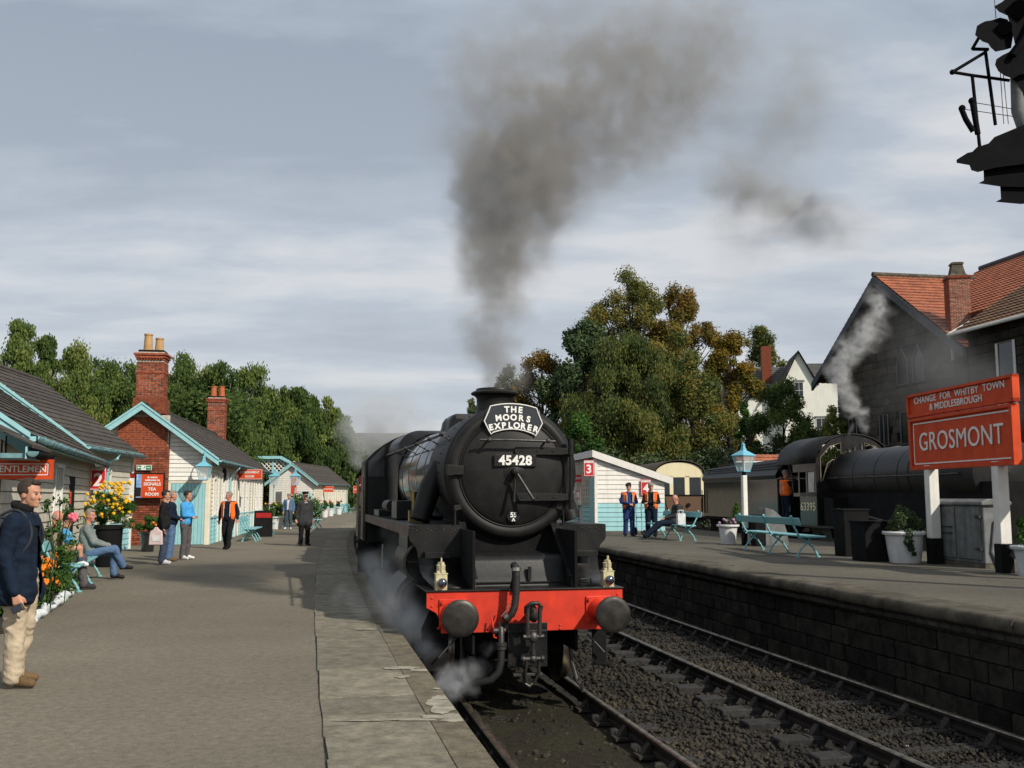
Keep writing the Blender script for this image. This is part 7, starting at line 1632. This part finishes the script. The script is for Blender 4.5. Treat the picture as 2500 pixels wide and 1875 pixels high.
# engine crew on the right platform
P = J_(stand(), wR=(.03, .27, 1.08), eR=(.26, .03, 1.14), wL=(-.05, .27, 1.08), eL=(-.26, .03, 1.14))
person('man in blue overalls, black beret and orange vest reading something in his hands', (3.92, 33.7, PR), R(-172), P, 'overall_blue', 'overall_blue', 'shoe_black', 'hair_dark', yaw=R(-50), pitch=R(-20), hat='flat', vest=True, bulk=1.1, legr=1.15)
P = J_(stand(), wR=(-.10, .19, 1.17), eR=(.26, .05, 1.14), wL=(.10, .22, 1.13), eL=(-.26, .05, 1.14))
person('man in dark overalls and grey flat cap with crossed arms and orange vest', (4.62, 33.3, PR), R(168), P, 'cloth_black', 'cloth_navy', 'shoe_black', 'hair_dark', yaw=R(10), pitch=R(-12), hat='flat', hm='hair_grey', vest=True, bulk=1.15, legr=1.2)
P = J_(sit(.12), kR=(.12, .42, .50), kL=(-.08, .42, .50), aR=(.14, .86, .12), aL=(-.06, .92, .12), tR=(.16, .96, .24), tL=(-.06, 1.02, .24), wR=(.05, .26, .66), wL=(-.06, .26, .66))
person('balding man in dark coat lounging on the bench with legs stretched out', (4.98, 31.1, PR), R(100), P, 'charcoal', 'cloth_navy', 'shoe_black', 'hair_grey', 'skin_red', yaw=R(10), pitch=R(-18), bald=True, bulk=1.15, legr=1.1)
person('second seated man in dark cap behind the balding man on the bench', (5.16, 32.0, PR), R(105), J_(P), 'cloth_black', 'cloth_navy', 'shoe_black', 'hair_dark', 'skin_red', yaw=R(60), hat='flat', bulk=1.1)
bg = tag(empty('carrier_bag', (5.10, 30.35, PR + .475), R(15)), 'white carrier bag with loop handles standing on the bench end', 'bag')
B().box((0, 0, .17), (.26, .14, .34)).out('bag_body', 'cloth_white', bg, bevel=.015); b = B(); [b.tube([(-.07, y, .34), (-.07, y, .42), (0, y, .45), (.07, y, .42), (.07, y, .34)], .008, 6) for y in (-.05, .05)]; b.out('bag_handle', 'cloth_white', bg)
P = J_(stand(), wR=(.2, .30, 1.45), eR=(.26, .14, 1.22), wL=(-.2, .30, 1.42), eL=(-.26, .14, 1.22))
person('man with orange vest climbing into the cab of the locomotive numbered 63395', (9.02, 33.05, 0.72), R(-72), P, 'cloth_black', 'cloth_navy', 'shoe_black', 'hair_grey', 'skin_red', yaw=R(-20), vest=True, vox=.018)
# luggage trolley behind the crew
tv = tag(empty('luggage_trolley', (4.5, 34.8, PR), R(20)), 'pale blue sack truck leaning behind the two overalled men', 'trolley')
b = B()
for x in (-.2, 0, .2): b.tube([(x, 0, .1), (x, .05, .9), (x, .02, 1.15)], .014, 6)
for z in (.3, .6, .9): b.cyl((-.2, .02, z), (.2, .02, z), .012, n=6)
b.out('frame', 'lamp_blue', tv); b = B()
for x in (-.26, .26): b.cyl((x - .02, 0, .14), (x + .02, 0, .14), .14, n=20)
b.out('wheel', 'sooty_black', tv)

# ---------------------------------------------------------------- hills and trees
def hill(name, m, pts, seed, amp=6):
    V = []; n = len(pts); rows = []
    for k in range(6):
        t = k / 5; rows.append([(p[0], p[1] + t * p[3], -1.2 + (p[2] + 1.2) * math.sin(t * PI / 2) + amp * noise.noise((p[0] * .01, k * .7, seed)) * t) for p in pts])
    return tag(B().sheet(rows).out(name, m, smooth=180), kind='structure')
hill('hill', 'moor_far', [(x, 1700, 150 + 25 * math.sin(x * .002 + 1), 900) for x in range(-2600, 2700, 100)], 3, 30)
hill('hillside', 'grass_far', [(x, 620, 46 + 10 * math.sin(x * .006), 420) for x in range(-1400, 1500, 60)], 8, 10)
hb3 = B().sheet([[(9 + x * .6, 64 + y, -1 + (0.075 * max(0, y)) * min(1, max(0, x / 14))) for x in range(-4, 120, 8)] for y in range(-6, 110, 8)]); tag(hb3.out('embankment', 'grass_near', smooth=180), kind='structure')

def tree(name, label, loc, h, crown, mt, trunk='bark_dark', seed=1, n=11000, ls=0.17, r0=0.28, droop=0, clumps=34, group=None, cr=0.24, base_t=0.5, tvar=0.16, cat='tree', branch=True, aspect=1.6, rx=None):
    """crown: (radius_x, radius_y, bottom z, top z)"""
    g_ = random.Random(seed); t = tag(empty(name, loc), label, cat, group)
    Rx, Ry, zb, zt = crown; bl = []; tip = []
    for k in range(clumps):
        for _ in range(20):
            u = g_.uniform(-1, 1); a = g_.uniform(0, 2 * PI); q = math.sqrt(1 - u * u) * (g_.random() ** .35)
            prof = 1 - 0.35 * max(0, u) 
            x = Rx * q * math.cos(a) * prof; y = Ry * q * math.sin(a) * prof; z = (zb + zt) / 2 + u * (zt - zb) / 2 * g_.uniform(.75, 1.0)
            if noise.noise((x * .4 + seed, y * .4, z * .4)) > -0.35: break
        r_c = cr * Rx * g_.uniform(.6, 1.25); bl.append((x, y, z, r_c, base_t + g_.uniform(-.3, .3))); tip.append((x, y, z))
    leaves('crown', mt, bl, int(n * 1.3), ls * .87, t, droop=droop, seed=seed, shell=0.25, tvar=tvar, aspect=aspect)
    b = B(); ht = zb + (zt - zb) * .75; sx_ = g_.uniform(-.4, .4)
    tp_ = [(0, 0, -1.5), (sx_ * .3, 0, h * .25), (sx_ * .7, .1, h * .5), (sx_, 0, ht)]; b.tube(tp_, [r0 * 1.2, r0, r0 * .7, r0 * .18], 8)
    if branch:
        for p_ in tip[:: 2]:
            z0 = min(max(h * .22, p_[2] - Rx * g_.uniform(.5, 1.0)), ht * .95); f = z0 / ht
            s_ = (sx_ * f, 0, z0); mid = ((s_[0] + p_[0]) / 2, (s_[1] + p_[1]) / 2, (s_[2] + p_[2]) / 2 - .1 * Rx); b.tube([s_, mid, p_], [r0 * .35, r0 * .22, r0 * .06], 5)
    b.out('trunk', trunk, t, smooth=60); return t
GB = 'birch trees behind the station buildings'
def UV(u, D, v): return ((u - 1106) / 2164 * D, D, EYE + (1073 - v) / 2164 * D)
birch = [(20, 60, 703, 70, .5, 'leftmost birch, its drooping top just inside the frame'), (82, 62, 712, 40, .45, 'birch with a ragged leaning top above the ridge finial'), (140, 60, 752, 62, .62, 'yellowish birch left of the brick chimney'), (222, 66, 770, 60, .42, 'birch whose pointed tip stands left of the tall chimney'),
         (282, 64, 786, 60, .4, 'birch directly behind the tall brick chimney'), (388, 72, 772, 62, .40, 'birch between the two brick chimneys'), (470, 72, 782, 62, .42, 'tall dense birch behind the second brick chimney'), (525, 108, 788, 62, .42, 'broad birch with overhanging crown right of the second chimney'),
         (575, 110, 850, 50, .36, 'short dark birch above the footbridge'), (628, 112, 822, 46, .44, 'thin topped tree standing clear right of the broad birch'), (668, 113, 858, 42, .34, 'small tree beside the thin topped tree'), (705, 114, 862, 38, .55, 'olive tree near the end of the birch row'), (742, 116, 905, 38, .4, 'smaller tree stepping down towards the steam'), (640, 110, 905, 60, .24, 'dark bush like tree behind the far building roof'),
         (50, 74, 790, 90, .35, 'tree in the second row at the far left'), (330, 84, 835, 90, .3, 'dark tree low between the tall chimney and the birches'), (440, 84, 850, 80, .26, 'dark tree low behind the second chimney'), (745, 112, 960, 34, .3, 'low dark tree beside the far notices')]
for i, (u, D, v, rp, bt, lb) in enumerate(birch):
    x, y, zt = UV(u, D, v); rx = rp / 2164 * D * 1.5
    k = int(11000 * (rp / 60) ** 1.2)
    tree('birch_tree' if bt > .38 else 'bushy_tree', lb, (x, y, 0), zt, (rx, rx * .9, 0.8, zt + .4), 'leaf_birch', 'bark_birch', 50 + i, int(k * 1.9), 0.125 * D / 62, 0.13, droop=.9, clumps=80, group=GB, cr=.23, base_t=bt, tvar=.17, aspect=1.9)
hdg = leaves('undergrowth', 'leaf_birch', [(*UV(q[0], q[2], q[1]), q[3], q[4]) for q in [(rr_.uniform(-40, 520), rr_.uniform(860, 1060), rr_.uniform(68, 80), rr_.uniform(1.2, 2.1), rr_.uniform(.1, .35)) for _ in range(80)] + [(rr_.uniform(500, 775), rr_.uniform(945, 1068), rr_.uniform(112, 120), rr_.uniform(1.6, 2.6), rr_.uniform(.1, .4)) for _ in range(50)]], 60000, .19, seed=77, shell=.3); tag(hdg, 'dense dark green undergrowth beneath the birches', 'undergrowth', kind='stuff')
hd2 = leaves('woodland', 'leaf_olive', [(rr_.uniform(-16, 3), rr_.uniform(125, 150), rr_.uniform(1, 6.0), rr_.uniform(2, 3), rr_.uniform(.2, .6)) for _ in range(60)] + [(rr_.uniform(-60, 60), rr_.uniform(300, 330), rr_.uniform(2, 10), rr_.uniform(4, 6), rr_.uniform(.2, .6)) for _ in range(60)], 30000, .45, seed=78, shell=.3); tag(hd2, 'far woodland in the valley behind the steam', 'woodland', kind='stuff')
# the big group right of the chimney
def T_(name, label, u, D, v, rp, mt, seed, n, bt, zb=1.0, tv=.17, **k):
    x, y, zt = UV(u, D, v); rx = rp / 2164 * D
    k.setdefault('ls', .15); k.setdefault('clumps', 70); k.setdefault('cr', .26)
    return tree(name, label, (x, y, 0), zt, (rx, rx * .8, zb, zt + .3), mt, seed=seed, n=n, base_t=bt, tvar=tv, **k)
T_('autumn_tree', 'brown and orange tree right behind the engine chimney', 1165, 78, 758, 90, 'leaf_autumn', 81, 26000, .26, tv=.22)
T_('dark_tree', 'dark green sycamore on the left shoulder of the big tree group', 1262, 76, 692, 108, 'leaf_dark', 82, 34000, .55, ls=.20)
T_('large_tree', 'tallest tree of the group with bronze tinted crown', 1368, 82, 592, 138, 'leaf_olive', 83, 60000, .62, zb=6, tv=.2, r0=.4, clumps=130, cr=.19)
T_('large_tree', 'orange topped tree on the right shoulder of the tallest tree', 1475, 84, 626, 108, 'leaf_autumn', 84, 34000, .3, zb=5, tv=.22, clumps=90, cr=.21)
T_('large_tree', 'green willow-like tree filling the front of the group behind the carriage', 1362, 70, 720, 150, 'leaf_olive', 85, 60000, .36, droop=.35, clumps=120, cr=.22)
T_('large_tree', 'olive tree in front right of the group, above the tender', 1500, 72, 775, 112, 'leaf_olive', 86, 36000, .42, tv=.2, clumps=90)
T_('autumn_tree', 'golden yellow tree left of the white house', 1582, 76, 722, 76, 'leaf_yellow', 87, 28000, .42, zb=3, tv=.22)
T_('background_tree', 'distant round tree behind the white house chimney', 1655, 142, 705, 74, 'leaf_olive', 88, 16000, .40, ls=.28, zb=9)
T_('small_tree', 'small dark tree just left of the engine chimney', 1022, 84, 868, 34, 'leaf_dark', 89, 8000, .7, zb=3)
T_('dark_tree', 'dark low tree behind the chimney and headboard', 1095, 88, 800, 62, 'leaf_dark', 95, 16000, .6, zb=2)
T_('ivy_tree', 'ivy covered bright green tree beside the golden tree', 1615, 66, 872, 36, 'leaf_green', 90, 10000, .3, zb=.5, ls=.13)
T_('shrub', 'large grey-green shrub in front of the white house', 1696, 62, 822, 78, 'leaf_birch', 91, 32000, .42, zb=.4, ls=.11, cat='shrub', r0=.12, clumps=80)
T_('shrub', 'yellow-green bush at the foot of the stone gable', 1806, 60, 890, 44, 'leaf_birch', 92, 12000, .85, zb=.6, ls=.11, cat='shrub', r0=.1)
T_('bush', 'upright bright green bush left of the white shed', 1252, 58, 905, 68, 'leaf_green', 93, 16000, .45, zb=.5, ls=.12, cat='bush', r0=.1)
hg = leaves('hedge', 'leaf_dark', [(rr_.uniform(2.5, 22), rr_.uniform(62, 68), rr_.uniform(.4, 4.0), rr_.uniform(1.1, 1.8), rr_.uniform(.2, .8)) for _ in range(110)], 60000, .16, seed=94, shell=.3); tag(hg, 'dark hedge and undergrowth at the foot of the trees', 'hedge', kind='stuff')

# ---------------------------------------------------------------- smoke and steam
def plume(name, label, blobs, color, dens, nscale=1.0, warp=0.5, edge=0.35, res=96, contrast=2.2, absorb=None, aniso=0.2, pad=0.6, seed=0):
    bl = np.array(blobs); mn = (bl[:, :3] - bl[:, 3:4]).min(0) - pad * 0.5; mx = (bl[:, :3] + bl[:, 3:4]).max(0) + pad * 0.5
    ng = bpy.data.node_groups.new(name, 'GeometryNodeTree'); ng.interface.new_socket('Geometry', in_out='OUTPUT', socket_type='NodeSocketGeometry')
    N, L = ng.nodes, ng.links; out = N.new('NodeGroupOutput'); vc = N.new('GeometryNodeVolumeCube'); pos = N.new('GeometryNodeInputPosition')
    nz = N.new('ShaderNodeTexNoise'); nz.noise_dimensions = '3D'; nz.inputs['Scale'].default_value = nscale; nz.inputs['Detail'].default_value = 3
    off0 = N.new('ShaderNodeVectorMath'); off0.operation = 'ADD'; off0.inputs[1].default_value = (seed, seed * 2.3, 0); L.new(pos.outputs[0], off0.inputs[0]); L.new(off0.outputs[0], nz.inputs['Vector'])
    sb_ = N.new('ShaderNodeVectorMath'); sb_.operation = 'SUBTRACT'; sb_.inputs[1].default_value = (.5, .5, .5); L.new(nz.outputs['Color'], sb_.inputs[0])
    sc_ = N.new('ShaderNodeVectorMath'); sc_.operation = 'SCALE'; sc_.inputs[3].default_value = warp * 2; L.new(sb_.outputs[0], sc_.inputs[0])
    wp = N.new('ShaderNodeVectorMath'); wp.operation = 'ADD'; L.new(pos.outputs[0], wp.inputs[0]); L.new(sc_.outputs[0], wp.inputs[1])
    acc = None
    for q in blobs:
        d = N.new('ShaderNodeVectorMath'); d.operation = 'DISTANCE'; L.new(wp.outputs[0], d.inputs[0]); d.inputs[1].default_value = tuple(float(v) for v in q[:3])
        mr = N.new('ShaderNodeMapRange'); mr.interpolation_type = 'SMOOTHSTEP'; mr.inputs[1].default_value = 0; mr.inputs[2].default_value = float(q[3]); mr.inputs[3].default_value = float(q[4]); mr.inputs[4].default_value = 0
        L.new(d.outputs['Value'], mr.inputs[0])
        if acc is None: acc = mr.outputs[0]
        else:
            a = N.new('ShaderNodeMath'); a.operation = 'ADD'; L.new(acc, a.inputs[0]); L.new(mr.outputs[0], a.inputs[1]); acc = a.outputs[0]
    n2_ = N.new('ShaderNodeTexNoise'); n2_.inputs['Scale'].default_value = nscale * 2.1; n2_.inputs['Detail'].default_value = 5; n2_.inputs['Roughness'].default_value = .6; L.new(wp.outputs[0], n2_.inputs['Vector'])
    m2_ = N.new('ShaderNodeMapRange'); m2_.inputs[1].default_value = edge; m2_.inputs[2].default_value = edge + .35; m2_.inputs[3].default_value = 0.08; m2_.inputs[4].default_value = contrast; L.new(n2_.outputs[0], m2_.inputs[0])
    mu = N.new('ShaderNodeMath'); mu.operation = 'MULTIPLY'; L.new(acc, mu.inputs[0]); L.new(m2_.outputs[0], mu.inputs[1])
    mm = N.new('ShaderNodeMath'); mm.operation = 'MINIMUM'; L.new(mu.outputs[0], mm.inputs[0]); mm.inputs[1].default_value = 3.0
    L.new(mm.outputs[0], vc.inputs['Density']); vc.inputs['Min'].default_value = tuple(mn.tolist()); vc.inputs['Max'].default_value = tuple(mx.tolist())
    ext = (mx - mn); k = res / ext.max()
    for i, s in enumerate('XYZ'): vc.inputs['Resolution ' + s].default_value = max(8, int(ext[i] * k))
    m = bpy.data.materials.new(name); m.use_nodes = True; mn_ = m.node_tree.nodes; mn_.clear(); mo = mn_.new('ShaderNodeOutputMaterial'); pv = mn_.new('ShaderNodeVolumePrincipled')
    pv.inputs['Color'].default_value = (*color, 1); pv.inputs['Density'].default_value = dens; pv.inputs['Anisotropy'].default_value = aniso
    m.node_tree.links.new(pv.outputs[0], mo.inputs['Volume'])
    sm_ = N.new('GeometryNodeSetMaterial'); sm_.inputs['Material'].default_value = m; L.new(vc.outputs[0], sm_.inputs[0]); L.new(sm_.outputs[0], out.inputs[0])
    vd = bpy.data.meshes.new(name); o = bpy.data.objects.new(name, vd); col.objects.link(o); md = o.modifiers.new('g', 'NODES'); md.node_group = ng
    return tag(o, label, 'smoke', kind='stuff')
def PX(u, v, D):    # point in the open air by bearing, elevation and distance
    x = (u - 1106) / 2150; y = -(v - 829.5) / 2150; p = R(6.46); d = Vector((x, math.cos(p) - y * math.sin(p), math.sin(p) + y * math.cos(p))); return Vector((0, 0, EYE)) + d * (D / d.y)
def path(pts, chain=0, grow=1.0):    # (u, v, D, r_px, density); the first `chain` points are joined up
    q2 = []
    for i, p_ in enumerate(pts):
        q2.append(p_)
        if i < chain - 1: q2.append(tuple((p_[k] + pts[i + 1][k]) / 2 for k in range(5)))
    pts = [(a, b_, c, d * grow, e) for a, b_, c, d, e in q2]
    out = []
    for u, v, D, rp, de in pts: p = PX(u, v, D); out.append((p.x, p.y, p.z, rp * D / 2150, de))
    return out
main = [(1072, 840, 13.72, 44, 1.9), (1072, 808, 13.7, 52, 1.7), (1068, 765, 13.7, 62, 1.5), (1066, 715, 13.8, 72, 1.15), (1062, 655, 13.9, 85, .9), (1072, 595, 14.0, 95, .85), (1085, 535, 14.1, 108, .85), (1085, 470, 14.2, 125, .9), (1100, 405, 14.4, 150, .95), (1150, 390, 14.4, 130, .8), (1120, 320, 14.5, 160, .8), (1060, 350, 14.5, 110, .7),
        (1205, 330, 14.7, 150, .8), (1050, 240, 14.6, 150, .55), (1150, 210, 14.6, 170, .55), (1270, 260, 14.9, 170, .65), (1350, 200, 15.2, 180, .65), (1240, 110, 15.0, 160, .42), (1450, 160, 15.6, 170, .65), (1360, 90, 15.5, 160, .45), (1540, 90, 16, 140, .5), (1480, 250, 15.8, 130, .42), (1130, 80, 15, 140, .28), (1030, 150, 15, 120, .26), (1330, 330, 15, 130, .38), (1560, 30, 16, 120, .3), (1560, 190, 16, 100, .3), (1400, 330, 15.2, 110, .2)]
plume('smoke', 'brown-grey smoke column rising from the engine chimney and drifting right', path(main, 10, 1.30), (0.55, 0.525, 0.495), 0.82, 1.25, .52, .38, 190, 2.6, pad=1.6)
far = [(1570, 410, 16.5, 55, .8), (1620, 380, 16.5, 60, .6), (1670, 430, 16.5, 60, .4), (1730, 460, 16.5, 65, .5), (1800, 490, 16.5, 60, .45), (1690, 300, 16.5, 90, .4), (1740, 210, 16.5, 90, .36), (1720, 120, 16.5, 90, .3), (1640, 520, 16.5, 70, .25), (1580, 480, 16.5, 70, .3), (1590, 580, 16.5, 70, .12), (1860, 500, 16.5, 60, .2)]
plume('smoke_wisp', 'thin grey smoke patch hanging in the sky right of the main column', path(far, 5, 1.6), (0.60, 0.58, 0.55), 1.35, 1.0, .4, .38, 90, 2.0, seed=5)
sv = [(1868, 925, 30.5, 14, 1.2), (1855, 895, 30.5, 20, 1.2), (1835, 860, 30.4, 27, 1.1), (1815, 825, 30.3, 32, 1.0), (1812, 790, 30.2, 34, .8), (1840, 755, 30.1, 38, .75), (1875, 720, 30, 42, .65), (1895, 680, 30, 36, .4), (1890, 640, 30, 34, .35), (1835, 900, 30.5, 12, .6), (1838, 930, 30.5, 8, .6)]
plume('steam', 'white steam blowing from the safety valves of the second locomotive', path(sv, 9, 1.1), (0.95, 0.94, 0.92), 1.9, 2.1, .36, .40, 130, 3.0, seed=9, pad=.8)
dk = [(2010, 770, 27, 90, .5), (2060, 810, 26, 100, .6), (2130, 850, 25, 90, .6), (1960, 780, 28, 100, .4), (2190, 880, 24, 80, .5), (1930, 860, 28, 80, .3), (1980, 700, 28, 70, .3), (2060, 880, 26, 70, .4)]
plume('smoke_cloud', 'dark thin smoke drifting across the face of the stone gable', path(dk, 0, 1.2), (0.34, 0.34, 0.34), 0.50, .5, .6, .30, 70, 1.4, seed=3)
s1_ = [(900, 1365, 11.9, 50, 1.0), (875, 1325, 12.5, 48, 1.0), (845, 1290, 13.2, 50, .8), (820, 1250, 14.2, 42, .8), (800, 1215, 15.5, 34, .7), (920, 1400, 11.5, 34, .9), (780, 1300, 13.2, 40, .35), (740, 1290, 13.6, 38, .28), (860, 1200, 14.5, 44, .4), (880, 1270, 13, 44, .45), (850, 1150, 15.5, 36, .2)]
plume('steam_cloud', 'grey steam escaping between the engine cylinders and the platform edge', path(s1_, 5, 1.15), (0.80, 0.82, 0.84), 2.8, 2.2, .18, .36, 110, 2.2, seed=12, pad=.4)
s2_ = [(960, 1470, 11.4, 34, 1.0), (1000, 1460, 11.5, 30, .9), (1035, 1440, 11.8, 26, .7), (985, 1500, 11.2, 26, .7), (940, 1495, 11.2, 30, .6), (1050, 1400, 11.9, 20, .5), (1060, 1360, 12, 16, .4), (1020, 1490, 11.3, 22, .6)]
plume('steam_puff', 'bluish steam curling below the left buffer around the hose', path(s2_, 5, 1.15), (0.85, 0.88, 0.92), 3.6, 4.2, .12, .36, 90, 2.2, seed=14, pad=.25)
s3_ = [(790, 960, 40, 40, .7), (830, 935, 40, 46, .7), (880, 915, 40, 46, .7), (800, 900, 40, 60, .3), (850, 890, 40, 60, .25), (775, 1000, 40, 26, .6), (920, 930, 40, 40, .5), (760, 920, 40, 40, .3), (800, 860, 41, 60, .12)]
plume('steam_bank', 'pale steam bank drifting above the train in the distance', path(s3_, 0, 1.2), (0.95, 0.95, 0.95), 1.7, .55, .7, .33, 70, 1.8, seed=21)

# ---------------------------------------------------------------- signal in the top right corner
sg = tag(empty('signal_post', (9.0, 14.2, PR), R(-20)), 'signal on a bracket with railings, silhouetted in the top right corner', 'signal')
def q(u, v, dd=0.0):     # point on the plane of the signal, relative to its post
    p = PX(u, v, 14.0 + dd); return sg_inv @ p
bpy.context.view_layer.update()
sg_inv = (Matrix.Translation((9.0, 14.2, PR)) @ Matrix.Rotation(R(-20), 4, 'Z')).inverted()
b = B(); b.tube([q(2380, 1200), q(2290, 520), q(2235, 330), q(2200, 240), q(2196, 150)], [.14, .13, .12, .10, .09], 12); b.out('post', 'cabinet_grey', sg, smooth=60)  # white post, its shaded grey put into the colour
def slab(poly, dd0, dd1, nm, m='signal_silhouette'):
    n = len(poly); B().add([q(u, v, dd0) for u, v in poly] + [q(u, v, dd1) for u, v in poly], [tuple(range(n)), tuple(range(n, 2 * n))[::-1]] + [(i, i + n, (i + 1) % n + n, (i + 1) % n) for i in range(n)]).out(nm, m, sg)
slab([(2066, 345), (2090, 330), (2100, 328), (2110, 318), (2135, 310), (2148, 296), (2230, 262), (2260, 262), (2260, 350), (2205, 355), (2150, 362), (2112, 372), (2098, 368), (2094, 357), (2066, 352)], -0.3, 0.5, 'bracket_platform')
slab([(2124, 362), (2250, 350), (2250, 405), (2160, 403), (2113, 396), (2125, 390)], -0.2, 0.4, 'bracket_step'); slab([(2160, 400), (2250, 400), (2250, 436), (2205, 441), (2150, 436), (2162, 430)], -0.15, 0.35, 'bracket_step')
b = B(); r_t = .024
for l in ([(2057, 156), (2130, 112)], [(2057, 156), (2100, 163), (2180, 174)], [(2128, 108), (2150, 270)], [(2100, 165), (2116, 318)]): b.tube([q(*p_) for p_ in l], r_t, 8)
b.tube([q(2076, 234), (q(2086, 258)), q(2102, 284)], .04, 8); b.tube([q(2100, 220), q(2107, 260), q(2112, 290)], .04, 8); b.ball(q(2057, 156), .04); b.ball(q(2078, 234), .05); b.ball(q(2099, 218), .05); b.out('handrail', 'signal_silhouette', sg, smooth=60)
b = B()
for l in ([(2082, 236), (2190, 252)], [(2106, 222), (2190, 236)], [(2160, 150), (2168, 268)], [(2166, 150), (2178, 268)], [(2184, 150), (2195, 260)], [(2148, 0), (2151, 40)]): b.tube([q(*p_) for p_ in l], .006, 5)
b.out('signal_wire', 'steel_worn', sg)
b = B(); b.tube([q(2100, 106), q(2114, 82), q(2118, 75)], .025, 6); b.tube([q(2100, 106), q(2135, 107)], .025, 6); b.out('arm_bracket', 'signal_silhouette', sg, smooth=60)
slab([(2106, 76), (2110, 56), (2118, 51), (2128, 46), (2142, 44), (2160, 38), (2176, 42), (2190, 66), (2184, 104), (2170, 108), (2150, 112), (2140, 103), (2134, 94), (2122, 90), (2115, 84)], -.12, .12, 'signal_lamp', 'signal_silhouette')
slab([(2147, 14), (2165, 4), (2190, -20), (2240, -30), (2240, 150), (2200, 162), (2188, 170), (2170, 164), (2156, 154), (2149, 140), (2152, 128), (2164, 120), (2180, 112), (2192, 96), (2184, 60), (2176, 34), (2158, 26)], -.2, .16, 'signal_head', 'signal_silhouette')
slab([(2182, 168), (2240, 150), (2240, 215), (2215, 208), (2198, 180)], -.1, .2, 'lamp_housing', 'signal_silhouette')
b = B(); b.cyl(q(2170, 60, -.2), q(2170, 60, .2), .10, n=16); b.cyl(q(2200, 20, -.28), q(2200, 20, .2), .13, n=16); b.tube([q(2188, 120, -.25), q(2215, 80, -.28), q(2235, 20, -.2)], .05, 8); b.out('spectacle', 'signal_silhouette', sg, smooth=60)
